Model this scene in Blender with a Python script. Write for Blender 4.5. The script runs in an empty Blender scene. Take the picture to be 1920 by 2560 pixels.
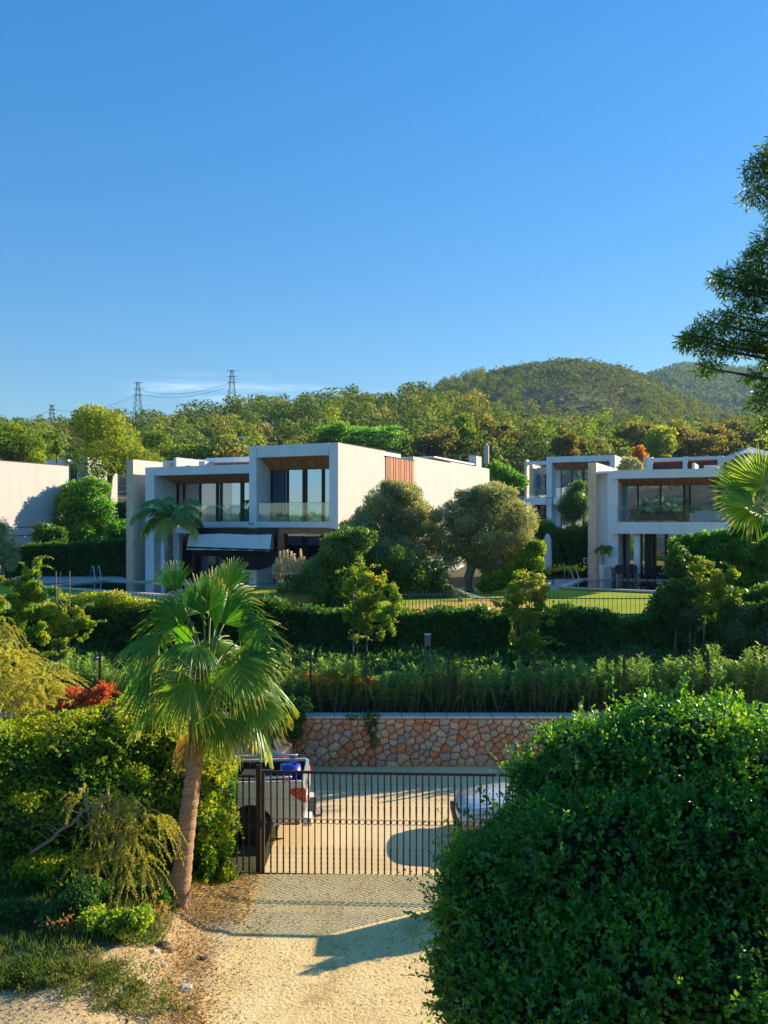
import bpy, bmesh, math, random
import numpy as np
from mathutils import Vector, Matrix, noise
R = math.radians
random.seed(7)
rng = np.random.default_rng(11)
S = bpy.context.scene
C = S.collection
# ---------------------------------------------------------------- camera, sky, sun, exposure
F = 2200.0          # focal length in pixels of the 1920 x 2560 frame
CX, HY, H = 960.0, 1306.0, 6.7
cam_d = bpy.data.cameras.new('camera')
cam = bpy.data.objects.new('camera', cam_d); C.objects.link(cam)
cam.location = (0, 0, H); cam.rotation_euler = (R(90), 0, 0)
cam_d.sensor_fit = 'VERTICAL'; cam_d.sensor_height = 24; cam_d.lens = 24*F/2560
cam_d.shift_y = (HY-1280)/2560
cam_d.clip_start = .1; cam_d.clip_end = 12000
S.camera = cam
SUN_EL, SUN_AZ = R(21.5), math.atan2(.876, .48)      # azimuth clockwise from +Y
w = bpy.data.worlds.new('World'); S.world = w; w.use_nodes = True
nt = w.node_tree; N = nt.nodes; Lk = nt.links
bg = N['Background']
sky = N.new('ShaderNodeTexSky'); sky.sky_type = 'NISHITA'; sky.sun_disc = False
sky.sun_elevation = SUN_EL; sky.sun_rotation = SUN_AZ
sky.altitude = 0; sky.air_density = 1.0; sky.dust_density = 0.1; sky.ozone_density = 3.0
hs = N.new('ShaderNodeHueSaturation'); hs.inputs['Saturation'].default_value = 1.33; hs.inputs['Value'].default_value = 1.0
Lk.new(sky.outputs[0], hs.inputs['Color'])
bw = N.new('ShaderNodeRGBToBW'); Lk.new(hs.outputs[0], bw.inputs[0])      # gentle overall tone curve of the sky
pw = N.new('ShaderNodeMath'); pw.operation = 'POWER'; pw.inputs[1].default_value = -.33
dv = N.new('ShaderNodeMath'); dv.operation = 'DIVIDE'; dv.inputs[1].default_value = 1.5; Lk.new(bw.outputs[0], dv.inputs[0]); Lk.new(dv.outputs[0], pw.inputs[0])
vm = N.new('ShaderNodeVectorMath'); vm.operation = 'SCALE'; Lk.new(hs.outputs[0], vm.inputs[0]); Lk.new(pw.outputs[0], vm.inputs['Scale'])
# faint cirrus low in the sky
tc = N.new('ShaderNodeTexCoord'); mp = N.new('ShaderNodeMapping'); mp.inputs['Scale'].default_value = (2.2, 2.2, 26)
mp.inputs['Rotation'].default_value = (R(4), R(6), 0)
nz = N.new('ShaderNodeTexNoise'); nz.inputs['Scale'].default_value = 2.2; nz.inputs['Detail'].default_value = 8; nz.inputs['Roughness'].default_value = .62; nz.inputs['Distortion'].default_value = .6
Lk.new(tc.outputs['Generated'], mp.inputs['Vector']); Lk.new(mp.outputs[0], nz.inputs['Vector'])
nz2 = N.new('ShaderNodeTexNoise'); nz2.inputs['Scale'].default_value = 2.0; nz2.inputs['Detail'].default_value = 1
mp2 = N.new('ShaderNodeMapping'); mp2.inputs['Location'].default_value = (0.55, .1, 0)
Lk.new(tc.outputs['Generated'], mp2.inputs['Vector']); Lk.new(mp2.outputs[0], nz2.inputs['Vector'])
def mathn(nt, op, a, b=None, clamp=False):
    m = nt.nodes.new('ShaderNodeMath'); m.operation = op; m.use_clamp = clamp
    for i, v in enumerate((a, b)):
        if v is None: continue
        if isinstance(v, (int, float)): m.inputs[i].default_value = v
        else: nt.links.new(v, m.inputs[i])
    return m.outputs[0]
def mrange(nt, v, a, b, c=0., d=1., smooth=True):
    m = nt.nodes.new('ShaderNodeMapRange'); m.clamp = True
    if smooth: m.interpolation_type = 'SMOOTHSTEP'
    nt.links.new(v, m.inputs[0])
    for i, x in enumerate((a, b, c, d)): m.inputs[i+1].default_value = x
    return m.outputs[0]
sp = N.new('ShaderNodeSeparateXYZ'); Lk.new(tc.outputs['Generated'], sp.inputs[0])
band = mathn(nt, 'MULTIPLY', mrange(nt, sp.outputs[2], .06, .11), mrange(nt, sp.outputs[2], .17, .13))
cl = mathn(nt, 'MULTIPLY', mrange(nt, nz.outputs[0], .42, .70), mrange(nt, nz2.outputs[0], .40, .52))
cl = mathn(nt, 'MULTIPLY', mathn(nt, 'MULTIPLY', cl, band), .7)
mx = N.new('ShaderNodeMix'); mx.data_type = 'RGBA'; mx.inputs[7].default_value = (7.5, 8.4, 9.6, 1)
Lk.new(cl, mx.inputs[0]); Lk.new(vm.outputs[0], mx.inputs[6])
Lk.new(mx.outputs[2], bg.inputs[0]); bg.inputs[1].default_value = .098
sl = bpy.data.lights.new('sun', 'SUN'); sl.energy = 4.6; sl.angle = R(.4); sl.color = (1, .84, .60)
sun = bpy.data.objects.new('sun', sl); C.objects.link(sun)
sdir = Vector((.876*math.cos(SUN_EL), .48*math.cos(SUN_EL), math.sin(SUN_EL)))
sun.rotation_euler = sdir.to_track_quat('Z', 'Y').to_euler(); sun.location = (40, 20, 40)
S.view_settings.view_transform = 'Standard'; S.view_settings.look = 'None'
S.view_settings.gamma = 1; S.view_settings.use_curve_mapping = False
S.view_settings.exposure = 1.08
S.cycles.max_bounces = 6; S.cycles.diffuse_bounces = 4; S.cycles.glossy_bounces = 3
S.cycles.transmission_bounces = 4; S.cycles.transparent_max_bounces = 8; S.cycles.volume_bounces = 0
S.cycles.caustics_reflective = False; S.cycles.caustics_refractive = False
S.cycles.volume_step_rate = 10; S.cycles.use_denoising = True

def Wp(px, py, D): return Vector(((px-CX)*D/F, D, H-(py-HY)*D/F))
def Xp(px, D): return (px-CX)*D/F
def Zp(py, D): return H-(py-HY)*D/F
def Dg(py, z=0): return (H-z)*F/(py-HY)
def sst(a, b, x):
    t = min(1, max(0, (x-a)/(b-a))); return t*t*(3-2*t)
# ---------------------------------------------------------------- helpers: objects
def tag(o, label=None, cat=None, group=None, kind=None):
    if label: o['label'] = label
    if cat: o['category'] = cat
    if group: o['group'] = group
    if kind: o['kind'] = kind
    return o
def empty(name, loc=(0, 0, 0), label=None, cat=None, group=None, rz=0, kind=None):
    o = bpy.data.objects.new(name, None); o.empty_display_size = .2; C.objects.link(o)
    o.location = loc; o.rotation_euler = (0, 0, rz)
    return tag(o, label, cat, group, kind)
def link(name, me, mat=None, parent=None):
    if mat and not me.materials:
        for m in (mat if isinstance(mat, (list, tuple)) else [mat]): me.materials.append(m)
    o = bpy.data.objects.new(name, me); C.objects.link(o)
    if parent: o.parent = parent
    return o
def dup(o, parent=None):
    c = o.copy(); C.objects.link(c)
    if parent is not None: c.parent = parent
    for ch in o.children: dup(ch, c)
    return c
class MB:
    def __init__(s): s.v = []; s.f = []; s.m = []; s.cur = 0; s.sm = []; s.smooth = False
    def add(s, vs, fs):
        b = len(s.v); s.v += [tuple(v) for v in vs]
        for f in fs: s.f.append(tuple(b+i for i in f)); s.m.append(s.cur); s.sm.append(s.smooth)
        return s
    def box(s, x0, x1, y0, y1, z0, z1):
        return s.add([(x0,y0,z0),(x1,y0,z0),(x1,y1,z0),(x0,y1,z0),(x0,y0,z1),(x1,y0,z1),(x1,y1,z1),(x0,y1,z1)],
                     [(3,2,1,0),(4,5,6,7),(0,1,5,4),(1,2,6,5),(2,3,7,6),(3,0,4,7)])
    def hexa(s, b, t):   # bottom quad, top quad
        return s.add(list(b)+list(t), [(3,2,1,0),(4,5,6,7),(0,1,5,4),(1,2,6,5),(2,3,7,6),(3,0,4,7)])
    def prism(s, poly, n, d):   # poly: list of 3d points, extruded by vector d
        k = len(poly); d = Vector(d)
        vs = [Vector(p) for p in poly]; vs += [p+d for p in vs]
        return s.add(vs, [tuple(range(k-1, -1, -1)), tuple(range(k, 2*k))]+[(i, (i+1) % k, k+(i+1) % k, k+i) for i in range(k)])
    def tube(s, pts, rad, n=8, cap=True):
        pts = [Vector(p) for p in pts]
        if isinstance(rad, (int, float)): rad = [rad]*len(pts)
        vs = []; fs = []; up = Vector((0, 0, 1))
        for i, p in enumerate(pts):
            t = (pts[min(i+1, len(pts)-1)]-pts[max(i-1, 0)]).normalized()
            a = t.cross(up)
            if a.length < .05: a = t.cross(Vector((0, 1, 0)))
            a.normalize(); b = t.cross(a).normalized()
            for k in range(n):
                q = 2*math.pi*k/n; vs.append(p+(a*math.cos(q)+b*math.sin(q))*rad[i])
        for i in range(len(pts)-1):
            for k in range(n): fs.append((i*n+k, i*n+(k+1) % n, (i+1)*n+(k+1) % n, (i+1)*n+k))
        if cap: fs += [tuple(range(n-1, -1, -1)), tuple(range((len(pts)-1)*n, len(pts)*n))]
        return s.add(vs, fs)
    def lathe(s, prof, n=16, c=(0, 0, 0), axis='z'):
        vs = []; fs = []
        for r, h in prof:
            for k in range(n):
                q = 2*math.pi*k/n; a, b = r*math.cos(q), r*math.sin(q)
                vs.append((c[0]+a, c[1]+b, c[2]+h) if axis == 'z' else ((c[0]+a, c[1]+h, c[2]+b) if axis == 'y' else (c[0]+h, c[1]+a, c[2]+b)))
        for i in range(len(prof)-1):
            for k in range(n): fs.append((i*n+k, i*n+(k+1) % n, (i+1)*n+(k+1) % n, (i+1)*n+k))
        fs += [tuple(range(n-1, -1, -1)), tuple(range((len(prof)-1)*n, len(prof)*n))]
        return s.add(vs, fs)
    def mesh(s, name='m'):
        me = bpy.data.meshes.new(name); me.from_pydata(s.v, [], s.f)
        me.polygons.foreach_set('material_index', s.m); me.polygons.foreach_set('use_smooth', s.sm)
        me.update(); return me
    def build(s, name, mat, parent=None, bevel=0):
        o = link(name, s.mesh(name), mat, parent)
        if bevel:
            b = o.modifiers.new('b', 'BEVEL'); b.width = bevel; b.segments = 2; b.limit_method = 'ANGLE'
        return o
def sbox(name, mat, parent, *a, bevel=0): return MB().box(*a).build(name, mat, parent, bevel)
# ---------------------------------------------------------------- materials
def newmat(name):
    m = bpy.data.materials.new(name); m.use_nodes = True
    return m, m.node_tree, m.node_tree.nodes['Principled BSDF']
def ramp(nt, fac, cols, pos=None):
    r = nt.nodes.new('ShaderNodeValToRGB'); e = r.color_ramp.elements
    pos = pos or [i/(len(cols)-1) for i in range(len(cols))]
    while len(e) < len(cols): e.new(.5)
    for k, (c, p) in enumerate(zip(cols, pos)): e[k].position = p; e[k].color = (*c, 1)
    if fac is not None: nt.links.new(fac, r.inputs[0])
    return r.outputs[0]
def noisen(nt, scale, detail=4, rough=.55, coord='Object', dist=0, sc=None):
    t = nt.nodes.new('ShaderNodeTexCoord'); n = nt.nodes.new('ShaderNodeTexNoise')
    n.inputs['Scale'].default_value = scale; n.inputs['Detail'].default_value = detail
    n.inputs['Roughness'].default_value = rough; n.inputs['Distortion'].default_value = dist
    if sc:
        mp = nt.nodes.new('ShaderNodeMapping'); mp.inputs['Scale'].default_value = sc
        nt.links.new(t.outputs[coord], mp.inputs[0]); nt.links.new(mp.outputs[0], n.inputs[0])
    else: nt.links.new(t.outputs[coord], n.inputs[0])
    return n.outputs[0]
def bump(nt, bsdf, h, strength=.3, dist=.02):
    b = nt.nodes.new('ShaderNodeBump'); b.inputs['Strength'].default_value = strength; b.inputs['Distance'].default_value = dist
    nt.links.new(h, b.inputs['Height']); nt.links.new(b.outputs[0], bsdf.inputs['Normal'])
def simple(name, col, rough=.6, metal=0, var=.12, scale=6, bmp=.15, spec=.5, coat=0, streak=0):
    m, nt, b = newmat(name)
    lo = tuple(c*(1-var) for c in col); hi = tuple(min(1, c*(1+var)) for c in col)
    n = noisen(nt, scale, 5); nt.links.new(ramp(nt, n, [lo, hi], [.3, .7]), b.inputs['Base Color'])
    if streak:
        sn = noisen(nt, 1.1, 5, .6, sc=(2.4, 2.4, .22)); s0 = b.inputs['Base Color'].links[0].from_socket; mm = nt.nodes.new('ShaderNodeMix'); mm.data_type = 'RGBA'; mm.blend_type = 'MULTIPLY'; mm.inputs[0].default_value = 1
        nt.links.new(s0, mm.inputs[6]); nt.links.new(ramp(nt, sn, [(1-streak, 1-streak, 1-streak*1.2), (1, 1, 1)], [.36, .56]), mm.inputs[7]); nt.links.new(mm.outputs[2], b.inputs['Base Color'])
    b.inputs['Roughness'].default_value = rough; b.inputs['Metallic'].default_value = metal
    b.inputs['Specular IOR Level'].default_value = spec; b.inputs['Coat Weight'].default_value = coat
    if bmp: bump(nt, b, noisen(nt, scale*8, 3), bmp, .01)
    return m
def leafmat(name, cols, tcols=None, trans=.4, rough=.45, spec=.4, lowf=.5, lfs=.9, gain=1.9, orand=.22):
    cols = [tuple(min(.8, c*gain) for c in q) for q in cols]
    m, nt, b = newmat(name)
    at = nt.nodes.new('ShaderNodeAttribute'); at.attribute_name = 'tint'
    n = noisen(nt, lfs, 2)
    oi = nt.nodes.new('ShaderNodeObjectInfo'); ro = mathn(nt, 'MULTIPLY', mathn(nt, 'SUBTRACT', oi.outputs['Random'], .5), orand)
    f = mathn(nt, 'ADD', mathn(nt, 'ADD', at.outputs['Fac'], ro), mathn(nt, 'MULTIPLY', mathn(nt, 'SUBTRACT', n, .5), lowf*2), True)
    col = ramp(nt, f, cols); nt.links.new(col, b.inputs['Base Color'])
    b.inputs['Roughness'].default_value = rough; b.inputs['Specular IOR Level'].default_value = spec
    tr = nt.nodes.new('ShaderNodeBsdfTranslucent')
    nt.links.new(ramp(nt, f, tcols or [(min(1, c[0]*2.6), min(1, c[1]*2.4), c[2]*.7) for c in cols]), tr.inputs[0])
    mix = nt.nodes.new('ShaderNodeMixShader'); mix.inputs[0].default_value = trans
    nt.links.new(b.outputs[0], mix.inputs[1]); nt.links.new(tr.outputs[0], mix.inputs[2])
    nt.links.new(mix.outputs[0], nt.nodes['Material Output'].inputs[0])
    return m
M = {}
M['white'] = simple('white_render', (.90, .90, .89), .75, var=.05, scale=1.2, bmp=.12, streak=.045)  # white render lifted for the villa fronts that stand in shade
M['cream'] = simple('toned_down_render', (.585, .565, .52), .85, var=.04, scale=.8, bmp=.2, streak=.06)  # same white render toned down where sunlit; beige of the sofa too
M['travert'] = simple('travertine', (.92, .62, .41), .7, var=.16, scale=2.5, bmp=.2)
M['darkmetal'] = simple('dark_metal', (.018, .018, .02), .4, .3, var=.2, bmp=.05)
M['gate'] = simple('painted_iron', (.022, .018, .016), .45, .3, var=.4, scale=14, bmp=.1)
M['rust'] = simple('rusty_rail', (.22, .09, .04), .8, .1, var=.35, scale=9)
M['steel'] = simple('polished_steel', (.55, .56, .58), .2, 1, var=.05, bmp=0)
M['black'] = simple('black_plastic', (.012, .012, .014), .5, var=.2)
M['rubber'] = simple('tyre_rubber', (.015, .015, .015), .85, var=.25, scale=20)
M['fabric_dark'] = simple('dark_fabric', (.012, .014, .02), .95, var=.2, scale=8)
M['fabric_white'] = simple('pale_cloth', (.6, .62, .66), .9, var=.1, scale=5, bmp=.3)
M['carwhite'] = simple('white_car_paint', (.72, .71, .69), .25, var=.02, bmp=0, coat=1)
M['cargrey'] = simple('grey_brown_car_paint', (.16, .13, .11), .3, .5, var=.05, bmp=0, coat=1)
M['bark'] = simple('bark', (.16, .11, .075), .95, var=.45, scale=9, bmp=.8)
M['palebark'] = simple('pale_bark', (.24, .19, .13), .95, var=.35, scale=9, bmp=.8)
M['core'] = simple('inner_shade_fill', (.012, .022, .008), 1, var=.4, scale=6, bmp=0, spec=.1)  # near-black fill painted as the shade inside dense foliage
M['woodpost'] = simple('weathered_timber', (.34, .2, .1), .8, var=.3, scale=10)
M['stoneflat'] = simple('pale_stone_coping', (.62, .54, .44), .7, var=.12, scale=5)
M['deck'] = simple('grey_paving', (.38, .36, .34), .7, var=.15, scale=4)
M['soil'] = simple('dark_soil', (.10, .07, .045), 1, var=.5, scale=3, bmp=.8)
def woodmat(name, c1, c2, sc):
    m, nt, b = newmat(name)
    n = noisen(nt, 3, 6, .65, sc=sc); nt.links.new(ramp(nt, n, [c1, c2], [.35, .68]), b.inputs['Base Color'])
    oi = nt.nodes.new('ShaderNodeObjectInfo')
    b.inputs['Roughness'].default_value = .6; bump(nt, b, n, .3, .01); return m
M['soffit'] = woodmat('brown_timber_soffit', (.42, .14, .04), (.80, .36, .13), (6, .6, 1))
M['screen'] = woodmat('red_timber_slats', (.30, .09, .03), (.62, .25, .09), (6, 6, .5))
M['beam'] = woodmat('reddish_timber_beam', (.27, .09, .04), (.42, .18, .09), (.5, 4, 6))
M['darkred'] = simple('dark_red_soffit', (.14, .03, .02), .6, var=.25, scale=2)
def facadeglass(name, refl, dark, fac, wav=.0):
    m, nt, b = newmat(name); nt.nodes.remove(b)
    g = nt.nodes.new('ShaderNodeBsdfGlossy'); g.inputs[0].default_value = (*refl, 1); g.inputs[1].default_value = .015
    d = nt.nodes.new('ShaderNodeBsdfDiffuse'); d.inputs[0].default_value = (*dark, 1)
    mix = nt.nodes.new('ShaderNodeMixShader'); mix.inputs[0].default_value = fac
    nt.links.new(d.outputs[0], mix.inputs[1]); nt.links.new(g.outputs[0], mix.inputs[2])
    nt.links.new(mix.outputs[0], nt.nodes['Material Output'].inputs[0])
    n = noisen(nt, .9, 1); bb = nt.nodes.new('ShaderNodeBump'); bb.inputs['Strength'].default_value = .08; bb.inputs['Distance'].default_value = .03
    nt.links.new(n, bb.inputs['Height']); nt.links.new(bb.outputs[0], g.inputs['Normal'])
    return m
M['glass'] = facadeglass('reflective_window_glass', (.50, .68, .95), (.01, .012, .015), .66)
M['glassdark'] = facadeglass('darker_window_glass', (.5, .58, .62), (.008, .01, .012), .5)
M['glassred'] = facadeglass('window_glass_painted_reflection', (.6, .66, .85), (.75, .52, .42), .35)  # pinkish diffuse tone painted for the wall these windows mirror
M['curtain'] = facadeglass('window_with_drawn_curtain', (.3, .4, .55), (.03, .04, .06), .35)
def clearglass():
    m, nt, b = newmat('clear_balustrade_glass'); nt.nodes.remove(b)
    g = nt.nodes.new('ShaderNodeBsdfGlossy'); g.inputs[0].default_value = (.8, .95, .95, 1); g.inputs[1].default_value = .02
    t = nt.nodes.new('ShaderNodeBsdfTransparent'); t.inputs[0].default_value = (.9, .96, .96, 1)
    mix = nt.nodes.new('ShaderNodeMixShader'); mix.inputs[0].default_value = .10
    nt.links.new(t.outputs[0], mix.inputs[1]); nt.links.new(g.outputs[0], mix.inputs[2])
    nt.links.new(mix.outputs[0], nt.nodes['Material Output'].inputs[0]); return m
M['clear'] = clearglass()
M['edge'] = simple('glass_edge', (.1, .22, .22), .2, var=.1, bmp=0)
def water():
    m, nt, b = newmat('pool_water'); b.inputs['Base Color'].default_value = (.006, .02, .035, 1); b.inputs['Roughness'].default_value = .03
    b.inputs['Specular IOR Level'].default_value = .9
    bump(nt, b, noisen(nt, 2.2, 3, .5, sc=(1, 1, 1)), .06, .03); return m
M['water'] = water()
def glow(name, col, rough=.15):
    m, nt, b = newmat(name); b.inputs['Base Color'].default_value = (*col, 1); b.inputs['Roughness'].default_value = rough
    b.inputs['Coat Weight'].default_value = 1; bump(nt, b, noisen(nt, 30, 1), .2, .004); return m
M['taillight'] = glow('red_lamp_lens', (.62, .01, .008))
M['amber'] = glow('amber_lamp_lens', (.75, .16, .01))
M['lens'] = glow('clear_lamp_lens', (.6, .6, .6))
M['blueplastic'] = glow('blue_plastic', (.005, .03, .42), .35)
# ground materials
def dirtmat(name, cols, scale, pebble=.6, spots=True):
    m, nt, b = newmat(name)
    n1 = noisen(nt, scale*.35, 6, .6); n2 = noisen(nt, scale*7, 5, .7); n3 = noisen(nt, scale*1.3, 3, .6, dist=.5)
    f = mathn(nt, 'ADD', mathn(nt, 'MULTIPLY', n1, .6), mathn(nt, 'MULTIPLY', n2, .4))
    c = ramp(nt, f, cols, [.32, .5, .66])
    if spots:
        v = nt.nodes.new('ShaderNodeTexVoronoi'); v.inputs['Scale'].default_value = scale*5; v.inputs['Randomness'].default_value = 1
        t = nt.nodes.new('ShaderNodeTexCoord'); nt.links.new(t.outputs['Object'], v.inputs[0])
        k = mathn(nt, 'MULTIPLY', mrange(nt, v.outputs[0], .33, .14), mrange(nt, n3, .38, .56))
        mxx = nt.nodes.new('ShaderNodeMix'); mxx.data_type = 'RGBA'; mxx.inputs[7].default_value = (cols[0][0]*.35, cols[0][1]*.33, cols[0][2]*.3, 1)
        nt.links.new(mathn(nt, 'MULTIPLY', k, .8), mxx.inputs[0]); nt.links.new(c, mxx.inputs[6]); c = mxx.outputs[2]
    nt.links.new(c, b.inputs['Base Color']); b.inputs['Roughness'].default_value = .95; b.inputs['Specular IOR Level'].default_value = .2
    bump(nt, b, mathn(nt, 'ADD', n2, mathn(nt, 'MULTIPLY', n1, 2)), pebble, .045); return m
M['drive'] = dirtmat('worn_sandy_concrete', [(.60, .38, .15), (.90, .67, .31), (.94, .76, .40)], 2.4, .8)
def stains(m):
    nt = m.node_tree; b = nt.nodes['Principled BSDF']; src = b.inputs['Base Color'].links[0].from_socket
    n1 = noisen(nt, .55, 4, .6, dist=.4); n2 = noisen(nt, 2.0, 4, .6, sc=(2.2, .28, 1))
    mm = nt.nodes.new('ShaderNodeMix'); mm.data_type = 'RGBA'; mm.inputs[7].default_value = (.42, .23, .09, 1); nt.links.new(src, mm.inputs[6]); nt.links.new(mrange(nt, n1, .58, .74, 0, .6), mm.inputs[0])
    m2 = nt.nodes.new('ShaderNodeMix'); m2.data_type = 'RGBA'; m2.blend_type = 'MULTIPLY'; m2.inputs[7].default_value = (.7, .66, .6, 1); nt.links.new(mm.outputs[2], m2.inputs[6]); nt.links.new(mrange(nt, n2, .55, .7, 0, .35), m2.inputs[0]); nt.links.new(m2.outputs[2], b.inputs['Base Color'])
stains(M['drive'])
M['lane'] = dirtmat('smooth_pale_concrete', [(.66, .48, .24), (.80, .60, .32), (.86, .67, .38)], .7, .15, spots=False)
stains(M['lane'])
M['dirt'] = dirtmat('dry_sandy_dirt', [(.30, .20, .09), (.54, .41, .22), (.68, .54, .32)], 2.0, 1.0)
M['ground'] = dirtmat('dry_scrub_ground', [(.03, .045, .015), (.07, .07, .03), (.18, .14, .08)], .25, .8)
M['hill'] = dirtmat('hillside_earth_and_scrub', [(.02, .03, .012), (.08, .07, .035), (.46, .32, .20)], .05, .5, spots=False)
M['lawn'] = dirtmat('mown_lawn', [(.16, .26, .01), (.30, .37, .015), (.42, .42, .03)], 1.2, .4, spots=False)
M['drylawn'] = dirtmat('sunburnt_lawn', [(.50, .26, .05), (.62, .34, .07), (.60, .40, .09)], 1.0, .4, spots=False)
# foliage
M['ficus'] = leafmat('glossy_ficus_leaves', [(.012, .05, .006), (.026, .095, .007), (.055, .145, .010), (.14, .21, .018)], trans=.36, rough=.36, spec=.5, lowf=.5, lfs=1.3, gain=2.1)
M['hedge_dark'] = leafmat('dark_hedge_leaves', [(.010, .028, .008), (.018, .05, .010), (.03, .08, .014), (.06, .10, .02)], trans=.34, rough=.42, lowf=.3, gain=2.6)
M['hedge_yellow'] = leafmat('yellow_green_climber_leaves', [(.02, .07, .008), (.06, .13, .008), (.14, .18, .008), (.24, .22, .01)], trans=.38, rough=.5, lowf=.35, lfs=.6)
M['oleander'] = leafmat('oleander_leaves', [(.018, .045, .016), (.04, .075, .026), (.065, .115, .035), (.11, .165, .045)], trans=.4, rough=.4, spec=.5, lowf=.2, gain=2.9)
M['boug'] = leafmat('bougainvillea_leaves', [(.04, .09, .012), (.08, .15, .02), (.16, .19, .025), (.30, .19, .04)], trans=.5, rough=.5, lowf=.3)
M['olive'] = leafmat('silvery_olive_leaves', [(.06, .075, .035), (.10, .12, .06), (.16, .17, .10), (.24, .24, .15)], trans=.28, rough=.5, lowf=.25, gain=2.3)
M['tam'] = leafmat('feathery_tamarisk', [(.10, .12, .02), (.19, .19, .03), (.30, .26, .05), (.38, .30, .08)], trans=.45, rough=.7, lowf=.3)
M['redfern'] = leafmat('dried_red_foliage', [(.34, .09, .03), (.5, .17, .05), (.58, .25, .09)], tcols=[(.8, .16, .06), (.9, .26, .1)], trans=.5, rough=.7, gain=1.5)
M['broad'] = leafmat('bright_green_leaves', [(.02, .075, .012), (.035, .12, .016), (.06, .16, .02), (.12, .2, .03)], trans=.42, rough=.45, lowf=.3)
M['pine'] = leafmat('pine_needles', [(.03, .07, .012), (.07, .12, .014), (.13, .165, .018), (.21, .20, .026)], trans=.38, rough=.7, lowf=.3, lfs=.25)
M['pinehill'] = leafmat('hill_pine_needles', [(.015, .05, .012), (.06, .11, .016), (.14, .17, .022), (.22, .20, .035)], trans=.16, rough=.8, lowf=.22, lfs=.02, gain=1.75, orand=.26)
M['euc'] = leafmat('golden_green_leaves', [(.045, .06, .016), (.10, .105, .022), (.16, .14, .035), (.22, .165, .05)], trans=.35, rough=.6, lowf=.25, lfs=.3, gain=1.6)
M['maquis'] = leafmat('dark_hill_shrubs', [(.02, .05, .02), (.045, .075, .025), (.085, .085, .045), (.10, .13, .03)], trans=.25, rough=.9, lowf=.3, lfs=.02)
M['farhill'] = leafmat('far_hill_trees', [(.02, .055, .03), (.045, .09, .04), (.10, .14, .05)], trans=.2, rough=.9, lowf=.35, lfs=.01)
M['acacia'] = leafmat('narrow_dark_leaves', [(.012, .04, .010), (.025, .07, .014), (.05, .10, .018), (.16, .18, .03)], trans=.35, rough=.45, lowf=.3)
M['palm'] = leafmat('fan_palm_blades', [(.012, .07, .008), (.032, .11, .010), (.08, .15, .014), (.30, .26, .05)], trans=.42, rough=.35, spec=.5, lowf=.15)
M['queen'] = leafmat('feather_palm_leaflets', [(.03, .08, .02), (.06, .12, .03), (.12, .16, .04), (.24, .19, .06)], trans=.4, rough=.4, spec=.5, lowf=.35, lfs=.7, gain=2.6)
M['dry'] = leafmat('dry_brown_leaves', [(.16, .08, .03), (.28, .15, .06), (.40, .26, .12)], trans=.3, rough=.8)
M['pampas'] = leafmat('pampas_plumes', [(.5, .36, .2), (.62, .47, .28), (.75, .6, .4)], tcols=[(.8, .6, .35), (.9, .7, .45)], trans=.4, rough=.8)
M['grass'] = leafmat('rough_grass', [(.015, .04, .008), (.035, .065, .014), (.08, .09, .022), (.18, .15, .05)], trans=.4, rough=.7)
M['magenta'] = leafmat('magenta_bracts', [(.5, .02, .16), (.62, .04, .25), (.7, .08, .2)], tcols=[(.9, .05, .35), (.9, .1, .4)], trans=.45, rough=.6)
M['redflower'] = leafmat('red_flowers', [(.6, .015, .02), (.7, .04, .04)], tcols=[(.9, .04, .04), (.9, .1, .06)], trans=.4)
M['orangeleaf'] = leafmat('orange_autumn_leaves', [(.30, .12, .02), (.42, .19, .03), (.36, .06, .03)], trans=.45)
M['tubark'] = M['bark']
# ---------------------------------------------------------------- foliage machinery (numpy)
def npmesh(name, V, Q, tint=None, smooth=False):
    me = bpy.data.meshes.new(name); nv, nf = len(V), len(Q); k = Q.shape[1]
    me.vertices.add(nv); me.vertices.foreach_set('co', V.astype(np.float32).ravel())
    me.loops.add(nf*k); me.loops.foreach_set('vertex_index', Q.astype(np.int32).ravel())
    me.polygons.add(nf); me.polygons.foreach_set('loop_start', np.arange(0, nf*k, k, dtype=np.int32))
    me.polygons.foreach_set('loop_total', np.full(nf, k, dtype=np.int32))
    if tint is not None:
        a = me.attributes.new('tint', 'FLOAT', 'FACE'); a.data.foreach_set('value', tint.astype(np.float32))
    me.update(calc_edges=True)
    if smooth: me.polygons.foreach_set('use_smooth', np.ones(nf, dtype=bool))
    return me
def unit(a): return a/np.maximum(np.linalg.norm(a, axis=1, keepdims=True), 1e-6)
def leafarrays(P, D, Nn, L, W, curl=.12):
    """one folded kite per leaf: P base, D long axis, Nn facing"""
    n = len(P); D = unit(D); Sd = unit(np.cross(D, Nn)); Nn = np.cross(Sd, D)
    L = np.broadcast_to(L, (n,))[:, None]; W = np.broadcast_to(W, (n,))[:, None]
    a = P; t = P+D*L-Nn*L*curl
    l = P+D*L*.48-Sd*W*.5+Nn*W*.18; r = P+D*L*.48+Sd*W*.5+Nn*W*.18
    V = np.stack([a, r, t, l], 1).reshape(-1, 3)
    return V, np.arange(n*4).reshape(n, 4)
def leafobj(name, P, D, Nn, L, W, mat, parent=None, tint=None, tb=.5, tv=.2):
    n = len(P)
    if tint is None: tint = np.clip(rng.normal(tb, tv, n), 0, 1)
    V, Q = leafarrays(P, D, Nn, L, W)
    return link(name, npmesh(name, V, Q, tint), mat, parent)
def sphere_dirs(n):
    v = rng.normal(size=(n, 3)); return unit(v)
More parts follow.
